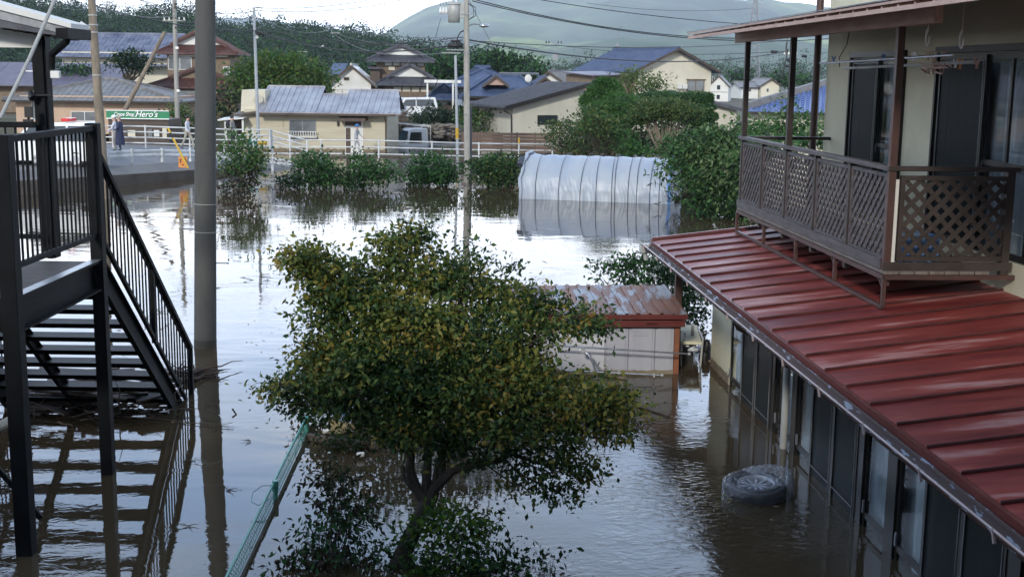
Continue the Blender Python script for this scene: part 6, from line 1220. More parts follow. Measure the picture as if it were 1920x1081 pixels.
px_bush('broadleaf_shrub', 'tall glossy broad-leaved shrub overhanging the flood left of the balcony', 'shrub', (1375, 408), [(1330, 275, 46, 56, 34, 1900, [1, 3, 1]), (1375, 265, 46, 40, 34, 1300, [1, 3, 1]), (1300, 315, 46, 48, 34, 1600, [1, 2, 2]), (1370, 325, 45, 58, 46, 2600, [1, 3, .5]), (1345, 375, 44.5, 52, 28, 1300, [3, 1, 1]), (1405, 300, 44, 34, 70, 1500, [1, 3, 0]), (1395, 385, 44, 28, 24, 700, [2, 1, 0]), (1272, 290, 47, 20, 20, 300, [1, 1, 2])], .19, ['leaf_dark', 'leaf_glossy', 'leaf_bush'], 47, stems=18, stemr=.04, aspect=.45, droop=.6)
px_bush('reed_clump', 'brown reeds and dead stems at the water below the broad-leaved shrub', 'reeds', (1300, 392), [(1295, 362, 47, 26, 20, 260), (1325, 378, 46, 24, 12, 160)], .3, ['leaf_dead'], 48, stems=26, stemr=.015, aspect=.12, droop=-.5)
px_bush('leafy_shrub', 'green shrub with upright leafy shoot behind the balcony rail', 'shrub', (1490, 300, 40), [(1440, 250, 40, 34, 18, 500, [2, 1]), (1500, 240, 40, 42, 26, 900, [2, 1]), (1470, 195, 40, 7, 26, 60, [1, 2]), (1468, 228, 40, 12, 20, 90, [1, 2]), (1530, 262, 38, 30, 24, 500, [2, 1]), (1470, 275, 38, 60, 16, 700, [2, 1])], .15, ['leaf_bush', 'leaf_glossy'], 49, stems=9, stemr=.025)
# the pruned garden
def gtree(label, base, CLs, size, mats, seed, name='pruned_tree', cat='tree', tr=.12, stems=3, bark='bark', **kw):
    b0 = at(*base); t = thing(name, label, cat, (b0.x, b0.y, -.8))
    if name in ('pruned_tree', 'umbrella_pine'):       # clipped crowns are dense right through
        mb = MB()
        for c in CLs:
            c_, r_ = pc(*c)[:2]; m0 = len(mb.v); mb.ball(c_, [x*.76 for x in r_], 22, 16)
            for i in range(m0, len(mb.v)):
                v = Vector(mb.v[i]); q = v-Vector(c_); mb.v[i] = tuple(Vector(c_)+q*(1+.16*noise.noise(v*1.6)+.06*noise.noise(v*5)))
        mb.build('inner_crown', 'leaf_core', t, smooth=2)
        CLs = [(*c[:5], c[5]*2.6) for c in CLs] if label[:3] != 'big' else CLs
    leaves('crown', t, [pc(*c) for c in CLs], size, mats, seed, **kw); random.seed(seed); mb = MB()
    P = [Vector((b0.x, b0.y, -.9)), Vector((b0.x+.1, b0.y, b0.z))]; mb.tube(P, [tr, tr*.8], 8)
    for c in CLs:
        for _ in range(stems): q = Vector(pc(*c)[0]); limb(mb, P[1], q+Vector((random.uniform(-.5, .5)*pc(*c)[1][0], 0, -.1)), tr*.55, tr*.2, .06, 5, 6)
    mb.build('trunk', bark, t, smooth=True); return t
gtree('big bright green dome topiary at the left of the garden', (1140, 262, 70), [(1130, 168, 70, 36, 24, 9000), (1108, 190, 69.6, 20, 14, 2500)], .13, ['leaf_topiary'], 51, shell=.85)
gtree('pruned tree of several rounded green pads below the dome topiary', (1165, 268, 68), [(1165, 195, 68.5, 32, 16, 1500), (1120, 210, 68.4, 26, 16, 1200), (1150, 222, 68, 30, 14, 1200), (1192, 222, 68, 18, 10, 900), (1105, 238, 67.6, 22, 11, 700), (1140, 250, 67.5, 26, 9, 700)], .11, ['leaf_topiary'], 52, shell=.8)
gtree('umbrella shaped pine with many pale spreading stems', (1242, 284, 65), [(1252, 206, 65, 58, 17, 3200), (1235, 196, 65, 36, 12, 1000), (1285, 214, 65, 24, 11, 700), (1212, 216, 65, 24, 8, 600)], .13, ['leaf_olive', 'leaf_pine', 'leaf_olive'], 53, name='umbrella_pine', tr=.1, stems=1, bark='bark_pale', shell=.6)
b0 = at(1242, 288, 65); mb = MB(); random.seed(8)
for px, bx in ((1200, 1236), (1212, 1238), (1228, 1241), (1240, 1243), (1252, 1244), (1265, 1246), (1282, 1250), (1295, 1254), (1220, 1240), (1272, 1248)):
    q = at(px, 218, 65); s_ = at(bx, 290, 65); limb(mb, s_, s_.lerp(q, .45)+Vector((0, 0, .2)), .085, .065, .03, 4, 7); limb(mb, s_.lerp(q, .45)+Vector((0, 0, .2)), q, .065, .03, .05, 4, 6)
mb.build('stem', 'bark_pale', [o for o in COL.objects if o.name == 'umbrella_pine'][0], smooth=True)
gtree('dark cloud-pruned tree with stacked small pads at the right of the garden', (1312, 285, 70), [(1290, 182, 70, 30, 10, 800), (1322, 184, 70, 18, 12, 600), (1312, 203, 70, 28, 11, 800), (1328, 218, 69.8, 16, 10, 450), (1300, 224, 69.8, 22, 10, 600), (1322, 238, 69.6, 18, 9, 450), (1306, 252, 69.6, 22, 9, 450), (1240, 178, 71, 34, 7, 500)], .12, ['leaf_pine'], 54, shell=.85)
gtree('dark evergreen filling the gap behind the umbrella pine', (1200, 285, 72), [(1200, 240, 72, 50, 32, 2200), (1280, 255, 72, 40, 30, 1500), (1150, 262, 72, 45, 26, 1500), (1085, 262, 71, 30, 24, 800), (1330, 268, 72, 26, 26, 800), (1215, 182, 73, 40, 8, 500)], .18, ['leaf_dark', 'leaf_pine'], 55, name='evergreen_tree', stems=1)
gtree('loose yellow-green tree rising behind the topiary dome', (1200, 230, 82), [(1190, 152, 82, 36, 20, 700), (1225, 160, 82, 26, 16, 420), (1175, 138, 82, 14, 12, 100), (1240, 148, 82, 10, 12, 60), (1205, 180, 82, 50, 14, 500)], .2, ['leaf_olive', 'leaf_pale'], 56, name='loose_tree', tr=.08, shell=.3)
gtree('tall olive-green fern-like tree at the left front of the garden', (1120, 285, 64), [(1110, 215, 64, 28, 12, 420), (1135, 235, 64, 34, 10, 450), (1095, 240, 64, 24, 9, 300)], .2, ['leaf_pine', 'leaf_olive'], 57, name='feathery_tree', tr=.07, shell=.3, droop=-.2)
px_bush('garden_shrub', 'olive brown shrub at the right end of the board fence', 'shrub', (1062, 292, 66), [(1060, 255, 66, 30, 26, 1200, [2, 1, 1]), (1045, 240, 66, 16, 14, 300, [2, 1, 0]), (1095, 275, 65, 30, 16, 700, [1, 2, 2])], .16, ['leaf_olive', 'leaf_pine', 'leaf_dead'], 58, stems=8)
px_bush('garden_shrub', 'brownish shrub with dead fronds behind the greenhouse top', 'shrub', (1135, 296, 64), [(1130, 272, 64, 26, 18, 420, [1, 1, 3]), (1155, 280, 64, 22, 12, 300, [1, 1, 2])], .22, ['leaf_olive', 'leaf_pine', 'leaf_dead'], 59, stems=10, aspect=.2)
px_bush('garden_shrub', 'bright green low shrub in front of the umbrella pine stems', 'shrub', (1200, 296, 63), [(1180, 280, 63, 26, 14, 600), (1215, 285, 63, 30, 10, 500), (1175, 262, 64, 16, 20, 400)], .15, ['leaf_topiary', 'leaf_bush'], 60, stems=5)
px_bush('garden_shrub', 'dark shrub between the greenhouse end and the broad-leaved shrub', 'shrub', (1280, 296, 62), [(1275, 275, 62, 36, 22, 1200), (1310, 290, 60, 30, 20, 700)], .16, ['leaf_dark', 'leaf_bush'], 61, stems=5)
# far garden shrubs and trees between the houses
px_bush('hedge', 'dark hedge in front of the blue tiled house', 'hedge', (815, 236, 94), [(815, 216, 94, 32, 12, 900), (848, 220, 94, 22, 14, 600), (790, 222, 95, 14, 9, 250)], .25, ['leaf_dark', 'leaf_far'], 62, stems=4)
px_bush('garden_shrub', 'olive shrub right of the transformer pole before the grey-roofed house', 'shrub', (885, 246, 84), [(880, 222, 84, 20, 22, 600), (908, 228, 84, 20, 18, 450), (928, 222, 83, 9, 20, 110)], .22, ['leaf_olive', 'leaf_bush'], 63, stems=6)
gtree('wide dense bright green tree behind the cream bungalow', (530, 190, 101), [(478, 140, 101, 40, 28, 1700), (520, 122, 101, 30, 24, 1200), (545, 118, 101, 22, 20, 600), (555, 135, 100.6, 44, 28, 1700), (590, 145, 101, 30, 26, 1200), (500, 158, 100.4, 46, 20, 1200), (455, 155, 101, 20, 22, 600), (600, 165, 100.5, 20, 14, 400), (548, 160, 100, 40, 18, 900)], .3, ['leaf_bush', 'leaf_lime', 'leaf_olive'], 64, name='broadleaf_tree', tr=.3, shell=.6)
px_bush('hedge', 'dark green hedge left of the thin brown pole', 'hedge', (140, 152, 112), [(130, 136, 112, 26, 14, 900), (158, 138, 112, 20, 14, 600)], .28, ['leaf_far', 'leaf_bush'], 65, stems=3)
gtree('dark pine with two bare trunks in front of the long-roofed house', (240, 160, 100), [(228, 112, 100, 18, 12, 500), (255, 118, 100, 20, 11, 450), (240, 104, 100, 14, 8, 260), (268, 124, 100, 14, 7, 200)], .28, ['leaf_far', 'leaf_dark'], 66, name='pine_tree', tr=.16, bark='bark')
px_bush('garden_shrub', 'green shrubs at the foot of the red-tiled house', 'shrub', (330, 232, 86), [(335, 210, 86, 18, 20, 500), (352, 218, 86, 12, 14, 260)], .25, ['leaf_bush', 'leaf_olive'], 67, stems=4)
px_bush('garden_shrub', 'dim green shrub between the concrete pole and the cream bungalow', 'shrub', (425, 220, 88), [(428, 192, 88, 20, 24, 700), (415, 210, 88, 14, 12, 250)], .25, ['leaf_olive', 'leaf_far'], 68, stems=4)
for i, (px, py, Y_, rx, ry, n, lab, mats) in enumerate([(800, 118, 150, 42, 24, 900, 'rounded dark tree behind the right slope of the traditional house', 0), (845, 128, 146, 34, 26, 800, 'dark tree directly left of the transformer pole', 0), (720, 136, 150, 22, 14, 300, 'small dark tree left of the traditional house', 0), (905, 118, 155, 22, 18, 450, 'dark tree right of the transformer pole', 0),
        (926, 108, 155, 7, 18, 250, 'narrow pointed conifer above the blue roofs', 0), (958, 116, 155, 24, 18, 500, 'broad dark tree above the blue roofs', 0), (990, 122, 156, 20, 14, 350, 'last dark tree of the group above the blue roofs', 0), (1000, 132, 150, 16, 8, 200, 'low dark tree behind the rooftop heater', 0), (1478, 148, 230, 22, 8, 260, 'dark tree behind the far white houses at the right', 1), (1388, 142, 260, 14, 10, 220, 'dark tree between the two far white houses', 1), (1510, 152, 240, 18, 6, 160, 'low far tree beside the balcony downpipe', 1)]):
    gtree(lab, (px, py+ry*1.6, Y_), [(px, py, Y_, rx, ry, n*1.6), (px+rx*.3, py+ry*.5, Y_, rx*.8, ry*.6, n*.7), (px-rx*.4, py+ry*.4, Y_, rx*.6, ry*.6, n*.5)], .42 if Y_ < 200 else .6, ['leaf_far', 'leaf_bush'], 70+i, name='far_tree', tr=.25, shell=.4, aspect=.7)
mb = MB(); vs = []
# ------------------------------------------------------------------ plastic greenhouse
ga, gb = gw(975, 372), gw(1253, 383); gl = (gb-ga).length; gu = (gb-ga)/gl; gd = Vector((-gu.y, gu.x, 0)); ghh = 1.78; gw_ = 3.3
gh = thing('greenhouse', 'pale bluish plastic tunnel greenhouse with dark straps, half drowned', 'greenhouse', (ga.x, ga.y, -1.))
def arch(g):        # g 0..1 from the near waterline over the top to the far waterline
    t = math.pi*g; return -math.cos(t), math.sin(t)**.8 if 0 < g < 1 else 0
def GPt(a, g, off=0.):
    cx, cz = arch(g); return ga+gu*a+gd*(gw_/2*(1+cx*(1+off)))+Vector((0, 0, -.35*(g in (0, 1))+ghh*cz*(1+off)-.02))
NX, NG = 260, 60; vs = []
for i in range(NX+1):
    a = gl*i/NX
    for j in range(NG+1):
        g = j/NG; p = GPt(a, g); hgt = max(0, p.z)
        low = max(0, 1-hgt/1.25); d = .07*noise.noise(Vector((a*2.2, hgt*1.1, 3)))*(.45+low)+.075*noise.noise(Vector((a*7+hgt*2.2, hgt*1.2, 8)))*low+.025*noise.noise(Vector((a*1.6-hgt*5, hgt*9, 1)))*(.4+low)
        rib = -.035*abs(math.sin(a*math.pi/.62))**.5; d += rib*.6; q = p+Vector((-gu.y*-d, gu.x*-d, 0))*(1 if g < .5 else -1)+Vector((0, 0, d*.7*(1-low)-.05*(1-abs(math.sin(a*math.pi/.62)))*(1-low)+.02*noise.noise(Vector((a*3, 0, 0)))))
        vs.append(q)
mb = MB(); mb.add(vs, [(i*(NG+1)+j, (i+1)*(NG+1)+j, (i+1)*(NG+1)+j+1, i*(NG+1)+j+1) for i in range(NX) for j in range(NG)])
mat('vinyl_sheet', (.27, .32, .40), (.34, .38, .43), .7, .45, stretch=(1, 1, .5)); mb.build('plastic_sheet', 'vinyl_sheet', gh, smooth=2)
for t, b_ in ((280, 355), (525, 585), (745, 800), (860, 960), (1000, 1115), (1030, 1145), (1180, 1270), (1255, 1355), (1395, 1480), (1475, 1570)):
    a0 = (b_-200)/(1660-200)*gl; a1 = (t-130)/(1540-130)*gl*.98
    mb = MB(); mb.tube([GPt(a0+(a1-a0)*min(1, g*2), g, .035)+Vector((0, 0, .01)) for g in [k/24 for k in range(25)]], .012, 5, cap=False); mb.build('strap', 'strap_dark', gh)
for a, nm in ((.0, 0), (gl, 1)):      # gathered ends
    mb = MB(); vs = []; n = 40; c = ga+gu*(a+(.05 if nm else -.05))+gd*gw_/2
    for j in range(n+1):
        g = j/n; o_ = GPt(a, g, .0); vs.append(o_); vs.append(o_.lerp(c+Vector((0, 0, .6)), .45)+gu*((.14 if nm else -.22)+.12*noise.noise(Vector((j*.6, nm, 0))))); vs.append(c+Vector((0, 0, .2+.6*g*(1-g)))+gu*(.1 if nm else -.1)*noise.noise(Vector((j*.9, 4, 0))))
    mb.add(vs, [(j*3+k, (j+1)*3+k, (j+1)*3+k+1, j*3+k+1) for j in range(n) for k in range(2)]); mb.build('end_sheet', 'vinyl_sheet', gh, smooth=2)
    mb = MB(); mb.tube([GPt(a, j/24, .04)+gu*(.04*math.sin(j*1.7)) for j in range(25)], [.05+.03*abs(math.sin(j*2.3)) for j in range(25)], 7); mb.build('bunched_edge', 'vinyl_blue' if nm else 'vinyl_sheet', gh, smooth=True)
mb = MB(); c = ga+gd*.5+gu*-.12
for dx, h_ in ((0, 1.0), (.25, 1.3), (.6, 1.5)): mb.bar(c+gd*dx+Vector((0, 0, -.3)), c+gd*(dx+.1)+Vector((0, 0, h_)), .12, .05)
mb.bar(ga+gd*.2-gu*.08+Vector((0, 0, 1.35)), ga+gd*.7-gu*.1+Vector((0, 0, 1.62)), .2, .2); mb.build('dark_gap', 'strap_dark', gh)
# ------------------------------------------------------------------ poles and wires
def pole(name, label, p, q, r0, r1, m, group=None, cat='pole', up=True, **kw):
    t = thing(name, label, cat, (p.x, p.y, min(p.z, -1.3 if p.y < 92 else .3)), group=group); mb = MB(); d = (q-p)
    mb.tube([p-d*(.0 if p.y > 92 else .12), p, q], [r0, r0, r1], 12); mb.build('shaft', m, t, smooth=True); return t
def onp(p, q, py):      # point of the segment p-q at picture height py
    lo, hi = 0., 1.
    def row(P): v = P-CAM; return 540.5-FP*(v.dot(cU))/(v.dot(cF))
    for _ in range(30):
        m_ = (lo+hi)/2
        if row(p.lerp(q, m_)) > py: lo = m_
        else: hi = m_
    return p.lerp(q, lo)
# transformer pole in the middle
p, q = gw(876, 326), at(874, -90, 63.4); mainp = (p, q)
t = pole('utility_pole', 'weathered concrete utility pole with grey transformer and curved lamp arm in mid picture', p, q, .17, .13, 'pole_pale')
for py, h_ in ((306, .12), (215, .05), (100, .05), (116, .04)): c = onp(p, q, py); mb = MB(); mb.tube([c, c+Vector((0, 0, h_))], .185, 12); mb.build('band', 'concrete_dark' if py == 306 else 'grey_steel', t)
c = onp(p, q, 24); mb = MB(); cc = c+Vector((-.62, -.1, 0)); mb.tube([cc+Vector((0, 0, -.5)), cc+Vector((0, 0, .42)), cc+Vector((0, 0, .5))], [.3, .3, .2], 20); mb.tube([cc+Vector((0, 0, .36)), cc+Vector((0, 0, .42))], .33, 20); tf = mb.build('transformer', 'pvc_grey', t, smooth=2)
mb = MB(); 
for dx in (-.15, .12): mb.tube([cc+Vector((dx, -.1, .5)), cc+Vector((dx, -.1, .68))], [.05, .03], 8)
mb.build('bushing', 'porcelain', tf)
mb = MB(); mb.cbox(c+Vector((-.25, 0, .1)), (.34, .3, .75)); mb.build('switch_box', 'pvc_grey', t, bevel=.02)
mb = MB(); a = onp(p, q, 27); mb.bar(a+Vector((-1.35, -.15, 0)), a+Vector((.3, -.15, 0)), .07, .07); mb.bar(onp(p, q, 96)+Vector((-1.0, -.1, .05)), onp(p, q, 96)+Vector((.1, -.1, .05)), .05, .05); mb.build('crossarm', 'grey_steel', t)
for dx in (-1.3, -1.15, -1.0): 
    mb = MB(); z = a+Vector((dx, -.15, .05)); mb.tube([z, z+Vector((0, 0, .08)), z+Vector((0, 0, .16)), z+Vector((0, 0, .3))], [.05, .08, .05, .03], 8); mb.build('insulator', 'porcelain', t, smooth=True)
    mb = MB(); mb.tube([z+Vector((0, 0, .3)), z+Vector((-.08, 0, 1.2))], .012, 5); mb.build('drop_wire', 'wire_black', t)
for r_ in (.25, .35): mb = MB(); mb.tube([onp(p, q, 6)+Vector((.05, -.1, 0)), onp(p, q, 14)+Vector((r_+.1, -.1, 0)), onp(p, q, 30)+Vector((r_+.12, -.1, 0)), onp(p, q, 38)+Vector((.1, -.1, 0))], .018, 6); mb.build('jumper_cable', 'wire_black', t, smooth=True)
c = onp(p, q, 50); mb = MB(); mb.tube([c, c+Vector((.35, -.2, .12)), c+Vector((.75, -.4, .1))], .03, 8); ar = mb.build('lamp_arm', 'grey_steel', t, smooth=True); mb = MB(); mb.ball(c+Vector((.9, -.45, .04)), (.26, .14, .1), 12, 7); mb.build('lamp_head', 'silver_pipe', ar, smooth=True)
c = onp(p, q, 56); d_ = onp(p, q, 82); mb = MB(); mb.tube([c, c+Vector((-.3, -.1, -.12)), c+Vector((-.45, -.1, -.4)), d_+Vector((-.5, -.1, 0))], .035, 8); mb.build('riser_conduit', 'wire_black', t, smooth=True)
for py, w in ((78, .45), (86, .75)): c = onp(p, q, py); mb = MB(); mb.tube([c+Vector((-.55-w/2, -.2, 0)), c+Vector((-.55+w/2, -.2, 0))], .12 if w > .5 else .07, 10); mb.build('splice_case', 'wire_black', t, smooth=2)
c = onp(p, q, 101); mb = MB(); mb.box((c.x-1.25, c.y-.3, c.z), (c.x-.3, c.y-.1, c.z+.06)); mb.build('bracket', 'grey_steel', t)
mb = MB(); mb.tube([onp(p, q, 200)+Vector((.2, .1, 0)), p+Vector((.2, .1, 0))], .05, 6); mb.build('cable_guard', 'strap_dark', t)
def polep(label, bx, by, Yb, tx, ty, r0, r1, m, name='utility_pole', group=None, base=None, Yt=None):
    p = at(bx, by, Yb); q = at(tx, ty, Yt or Yb); return p, q, pole(name, label, p, q, r0, r1, m, group)
# thin brown pole on the left with its small lamp
p, q = gw(197, 372), at(169, -40, 49); t = pole('utility_pole', 'slim brown pole leaning slightly left beside the crepe sign', p, q, .2, .14, 'pole_brown'); leftp = (p, q)
c = onp(p, q, 55); mb = MB(); mb.tube([c, c+Vector((-.2, -.1, .08)), c+Vector((-.45, -.15, .25))], [.02, .06, .05], 8); mb.build('lamp_head', 'porcelain', t, smooth=True)
for py in (30, 48, 62, 142): c = onp(p, q, py); mb = MB(); mb.tube([c, c+Vector((0, 0, .05))], .175, 12); mb.build('band', 'pvc_grey', t)
p, q, t = polep('pale utility pole with crossarm just left of the concrete pole', 333, 236, 76, 326, -20, .15, .11, 'pole_pale'); P330 = (p, q)
c = onp(p, q, 39); mb = MB(); mb.bar(c+Vector((-.7, -.1, 0)), c+Vector((.7, -.1, 0)), .08, .08); mb.build('crossarm', 'pole_pale', t)
for dx in (-.6, -.3, .3, .6): mb = MB(); mb.tube([c+Vector((dx, -.1, .0)), c+Vector((dx, -.1, .2))], [.05, .03], 8); mb.build('insulator', 'porcelain', t)
for py in (8, 14, 52, 90, 170): e = onp(p, q, py); mb = MB(); mb.cbox(e+Vector((.12, -.1, 0)), (.18, .1, .14)); mb.build('fitting', 'wire_black' if py < 60 else 'porcelain', t)
for k in range(7):
    e = onp(p, q, 60+k*20); mb = MB(); mb.tube([e+Vector((-.2*(k % 2), -.02, 0)), e+Vector((.2*((k+1) % 2), -.02, 0))], .015, 5); mb.build('climbing_bolt', 'grey_steel', t)
polep('brown pole leaning steeply right above the green crepe sign', 236, 204, 79, 309, 60, .15, .11, 'pole_brown', name='leaning_pole')
p, q, t = polep('pale steel lamp-less pole in front of the cream bungalow left end', 484, 246, 74, 476, 14, .1, .08, 'steel_paint', name='steel_pole'); P478 = (p, q)
c = onp(p, q, 15); mb = MB(); mb.tube([c+Vector((-.1, 0, 0)), c+Vector((.55, 0, .05))], .02, 5); mb.tube([c+Vector((0, 0, -.8)), c+Vector((.5, 0, .02))], .015, 5); mb.build('top_bracket', 'grey_steel', t)
for py in (58, 62): c = onp(p, q, py); mb = MB(); mb.tube([c+Vector((.05, -.1, 0)), c+Vector((.6, -.1, -.12))], .06, 8); mb.build('splice_case', 'wire_black', t)
mb = MB(); c = onp(p, q, 70); mb.ball(c+Vector((.15, -.1, 0)), .1, 8, 6); mb.build('fitting', 'porcelain', t)
p, q, t = polep('tall pale pole with double crossarm behind the white storehouse', 628, 175, 132, 629, 45, .17, .12, 'pole_pale'); P629 = (p, q)
for py, w in ((50, 1.0), (62, .5)): c = onp(p, q, py); mb = MB(); mb.bar(c+Vector((-w, 0, 0)), c+Vector((w, 0, 0)), .09, .09); mb.build('crossarm', 'grey_steel', t)
for dx in (-.9, -.5, .5, .9): c = onp(p, q, 50); mb = MB(); mb.tube([c+Vector((dx, 0, 0)), c+Vector((dx, 0, .3))], .05, 6); mb.build('insulator', 'wire_black', t)
polep('short pale pole at the left of the white storehouse', 615, 176, 118, 616, 108, .12, .09, 'steel_paint', name='steel_pole')
p, q, t = polep('thin dark pole with small lamp rising behind the bright green tree', 600, 165, 120, 600, 90, .07, .05, 'pole_brown', name='lamp_pole'); mb = MB(); mb.tube([q, q+Vector((.15, 0, .15)), q+Vector((.35, 0, .2))], [.03, .03, .06], 6); mb.build('lamp_head', 'porcelain', t)
p, q, t = polep('short pole with small crossarm above the bright green tree', 566, 135, 115, 566, 94, .1, .08, 'pole_pale', name='small_pole'); mb = MB(); c = onp(p, q, 97); mb.bar(c+Vector((-.8, 0, 0)), c+Vector((.5, 0, 0)), .06, .06); mb.build('crossarm', 'grey_steel', t)
p, q, t = polep('grey steel pole with yellow marker band left of the transformer pole', 858, 284, 76, 854, 104, .095, .08, 'steel_paint', name='steel_pole'); mb = MB(); mb.tube([onp(p, q, 260), onp(p, q, 240)], .105, 10); mb.build('yellow_band', 'yellow_paint', t); mb = MB(); mb.tube([onp(p, q, 282)+Vector((-.1, 0, 0)), onp(p, q, 268)+Vector((-.1, 0, 0))], .03, 6); mb.build('clamp', 'grey_steel', t)
p, q, t = polep('grey utility pole with switchgear between the blue roofs', 1038, 160, 135, 1038, 66, .15, .11, 'pole_pale'); P1040 = (p, q)
for py, w in ((80, .9), (92, .6), (108, .25)): c = onp(p, q, py); mb = MB(); mb.bar(c+Vector((-w, 0, 0)), c+Vector((w, 0, 0)), .07, .07); mb.build('crossarm', 'grey_steel', t)
c = onp(p, q, 80)
for dx in (-.8, -.5, .5, .8): mb = MB(); mb.tube([c+Vector((dx, 0, -.1)), c+Vector((dx, 0, .15))], .07, 6); mb.build('insulator', 'wire_black', t)
mb = MB(); mb.cbox(onp(p, q, 106)+Vector((.2, 0, 0)), (.5, .4, .8)); mb.build('switch_box', 'grey_steel', t)
mb = MB(); 
for k in range(6): c = onp(p, q, 112+k*6); mb.tube([c+Vector((-.3, 0, 0)), c+Vector((.25, 0, .1))], .03, 5)
mb.build('step_bolt', 'grey_steel', t)
p, q, t = polep('bluish utility pole carrying black cable boxes behind the balcony posts', 1463, 190, 112, 1470, 70, .16, .12, 'pole_pale'); P1467 = (p, q)
for px, py, w in ((1452, 97, .32), (1482, 112, .32), (1480, 124, .32), (1508, 105, .22)):
    c = at(px, py, 111.8); mb = MB(); mb.tube([c+Vector((-w, 0, 0)), c+Vector((w, 0, -.05))], .13, 8); mb.build('splice_case', 'wire_black', t, smooth=2)
mb = MB(); c = at(1482, 100, 111.7); mb.cbox(c, (1.2, .1, .2)); mb.build('name_plate', 'porcelain', t)
mb = MB(); mb.tube([onp(p, q, 98), at(1476, 100, 111.8), at(1472, 120, 111.8), onp(p, q, 150)], .05, 6); mb.build('riser_conduit', 'wire_black', t)
polep('tall thin grey mast behind the balcony roof', 1432, 172, 150, 1439, -20, .14, .1, 'steel_paint', name='steel_mast')
polep('short leaning brown stake beside the far white house', 1388, 185, 118, 1393, 138, .09, .07, 'pole_brown', name='leaning_pole')
# lattice pylons
def pylon(label, px, py0, py1, Y_, w0, w1, arms):
    b0 = at(px, py0, Y_); t_ = at(px, py1, Y_); h_ = t_.z-b0.z; o = thing('lattice_pylon', label, 'pylon', tuple(b0), group='far pylons'); mb = MB(); n = 9; r = Y_*.00022
    for k in range(n):
        z0, z1 = h_*k/n, h_*(k+1)/n; a, b_ = w0+(w1-w0)*k/n, w0+(w1-w0)*(k+1)/n
        C = [(-1, -1), (1, -1), (1, 1), (-1, 1)]
        for i in range(4):
            c, d = C[i], C[(i+1) % 4]; P = lambda c_, w_, z_: b0+Vector((c_[0]*w_, c_[1]*w_, z_))
            mb.bar(P(c, a, z0), P(c, b_, z1), r*2); mb.bar(P(c, a, z0), P(d, b_, z1), r*1.3); mb.bar(P(d, a, z0), P(c, b_, z1), r*1.3)
    mb.build('frame', 'grey_steel', o)
    for f_, w in arms: mb = MB(); c = b0+Vector((0, 0, h_*f_)); mb.bar(c+Vector((-w, 0, 0)), c+Vector((w, 0, 0)), r*2.5); mb.bar(c+Vector((-w, 0, 0)), c+Vector((0, 0, w*.5)), r*1.6); mb.bar(c+Vector((w, 0, 0)), c+Vector((0, 0, w*.5)), r*1.6); mb.build('crossarm', 'grey_steel', o)
pylon('tall lattice pylon behind the balcony roof corner at the right', 1410, 150, -6, 420, 2.2, .5, ((.96, 2.6), (.88, 3.2), (.8, 2.8)))
pylon('small far pylon on the ridge right of the slim brown pole', 204, 44, 2, 760, 2.4, .6, ((.95, 4), (.8, 5)))
pylon('small far pylon on the ridge left of the concrete pole', 360, 46, 4, 760, 2.4, .6, ((.95, 4), (.8, 5)))
# wires
def cable(label, a, b, sag, r=.016, name='power_cable', n=18):
    a = Vector(a); b = Vector(b); mb = MB(); mb.tube([a.lerp(b, k/n)-Vector((0, 0, 4*sag*(k/n)*(1-k/n))) for k in range(n+1)], r, 5, cap=False); tag(mb.build(name, 'wire_black'), label, 'cable', 'overhead cables')
M_ = lambda py: onp(*mainp, py)
cable('thick black cable running right from the transformer pole to the balcony side', M_(75)+Vector((.15, 0, 0)), at(1475, 97, 95), .9, .04)
cable('second cable right of the transformer pole just above the thick one', M_(76)+Vector((.15, .2, 0)), at(1468, 76, 100), .45, .025)
cable('upper cable sweeping right from the transformer pole top', at(884, -2, 63.4), at(1640, 54, 80), 1.2, .026)
cable('lower of the two upper cables sweeping right from the transformer pole', at(885, 2, 63.4), at(1700, 55, 82), 1.3, .026)
cable('high cable crossing the mountain above the other two at the right', at(900, -20, 70), at(1700, 52, 86), .7, .022)
cable('thick cable from the transformer pole left to the pale steel pole', M_(82)+Vector((-.2, 0, 0)), onp(*P478, 58), .75, .035)
cable('thin cable just above the thick one left of the transformer pole', M_(75)+Vector((-.2, 0, 0)), onp(*P478, 50), .5, .02)
cable('cable from the transformer pole to the upper left frame edge', M_(70)+Vector((-.2, .1, 0)), at(300, 26, 72), .9, .018)
cable('lowest slack cable left of the transformer pole', M_(100)+Vector((-1.1, 0, 0)), onp(*P629, 66), .8, .02)
cable('cable from the pale steel pole toward the concrete pole', onp(*P478, 58), at(180, 12, 60), .3, .035)
cable('cable from slim brown pole to the pale crossarm pole', onp(*leftp, 10), onp(*P330, 30), .25, .022)
cable('thin cable leaving the pale crossarm pole to the upper right', onp(*P330, 22), at(160, -60, 60), .3, .02)
cable('thin high cable from the steel pole bracket into the sky at left', onp(*P478, 22), at(200, -22, 60), .5, .016)
cable('thin high cable from the steel pole bracket rising right', onp(*P478, 15), at(760, -16, 90), .4, .018)
cable('second thin high cable from the steel pole rising right', onp(*P478, 20), at(800, -12, 92), .5, .018)
cable('slack service wire from the steel pole to the far pale pole', onp(*P478, 30), onp(*P629, 50), .8, .02)
cable('wire from the far pale pole toward the transformer pole', onp(*P629, 50), M_(70)+Vector((0, .3, 0)), .4, .02)
cable('second wire from the far pale pole toward the transformer pole', onp(*P629, 62), M_(84)+Vector((0, .3, 0)), .5, .02)
cable('wire from the switchgear pole to the transformer pole', onp(*P1040, 82), M_(78)+Vector((0, .3, 0)), .5, .018)
cable('wire from the switchgear pole to the right edge', onp(*P1040, 84), at(1475, 96, 112), .6, .024)
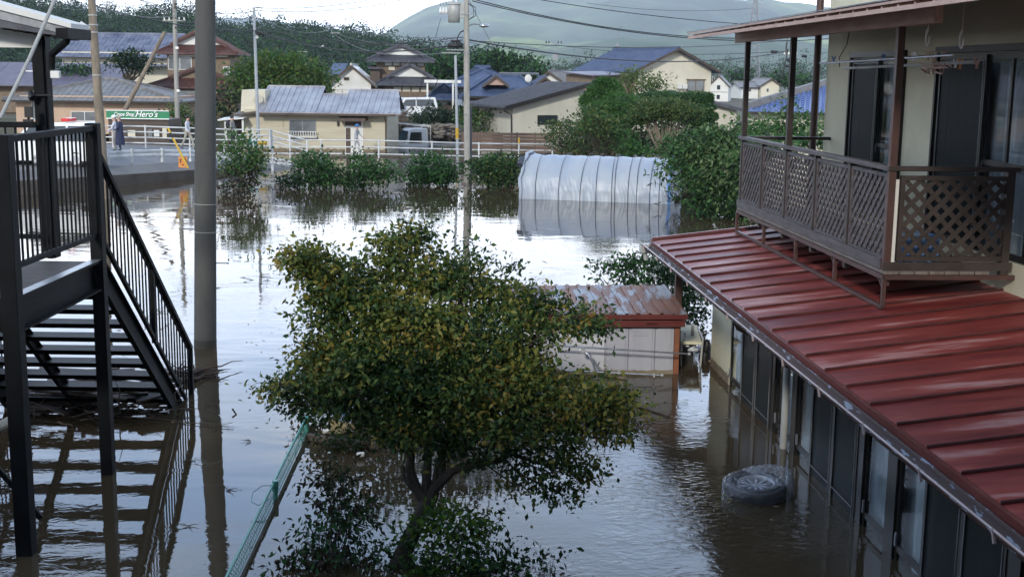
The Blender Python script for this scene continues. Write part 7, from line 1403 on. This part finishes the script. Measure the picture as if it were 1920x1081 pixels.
cable('slanting stay wire from the transformer crossarm down to the left', M_(100)+Vector((-.9, 0, 0)), at(785, 232, 88), .05, .02, 'stay_wire')
cable('second slanting service wire down toward the minivan', M_(36)+Vector((-1.3, 0, 0)), at(765, 228, 96), .3, .012, 'stay_wire')
cable('slanting stay wire right of the transformer pole', M_(-10), at(925, 88, 84), .05, .014, 'stay_wire')
cable('slanting stay wire left of the steel pole down to the bungalow', onp(*P478, 62), at(412, 182, 78), .1, .014, 'stay_wire')
cable('long pylon line crossing the sky at the right', at(1100, 6, 400), at(1410, 16, 420), 1.5, .06)
# ------------------------------------------------------------------ flotsam
random.seed(77); rg_ = np.random.default_rng(77); mb = MB()
for (px, py, sx_, sy_, n) in ((640, 815, 60, 22, 70), (1390, 945, 40, 12, 26), (880, 960, 90, 30, 40), (300, 770, 60, 12, 30), (540, 640, 50, 25, 30), (1330, 700, 14, 30, 25), (460, 372, 50, 6, 25), (820, 352, 120, 4, 40)):
    for _ in range(n):
        c = gw(px+rg_.normal()*sx_, py+rg_.normal()*sy_, .006); s_ = .02+.03*rg_.random(); g = rg_.random()*6.28; u_ = Vector((math.cos(g), math.sin(g), .15)); v_ = Vector((-math.sin(g), math.cos(g), 0)); mb.cur = int(rg_.integers(0, 3))
        mb.quad(c-u_*s_, c+v_*s_*.4, c+u_*s_, c-v_*s_*.4)
o = mb.build('floating_leaves', ['leaf_yel', 'leaf_dead', 'straw']); o['kind'] = 'stuff'
# ------------------------------------------------------------------ haze: one closed box round everything, the sky outside
hz = bpy.data.materials.new('haze'); hz.use_nodes = True; t = hz.node_tree
for n_ in list(t.nodes):
    if n_.type == 'BSDF_PRINCIPLED': t.nodes.remove(n_)
pv = t.nodes.new('ShaderNodeVolumePrincipled'); pv.inputs['Color'].default_value = (.86, .92, 1, 1); pv.inputs['Density'].default_value = HAZE; pv.inputs['Anisotropy'].default_value = .2
t.links.new(pv.outputs[0], t.nodes['Material Output'].inputs['Volume']); MATS['haze'] = hz
mb = MB(); mb.box((-5600, -80, -3), (7600, 9800, 620)); h_ = mb.build('haze', 'haze'); h_['kind'] = 'stuff'
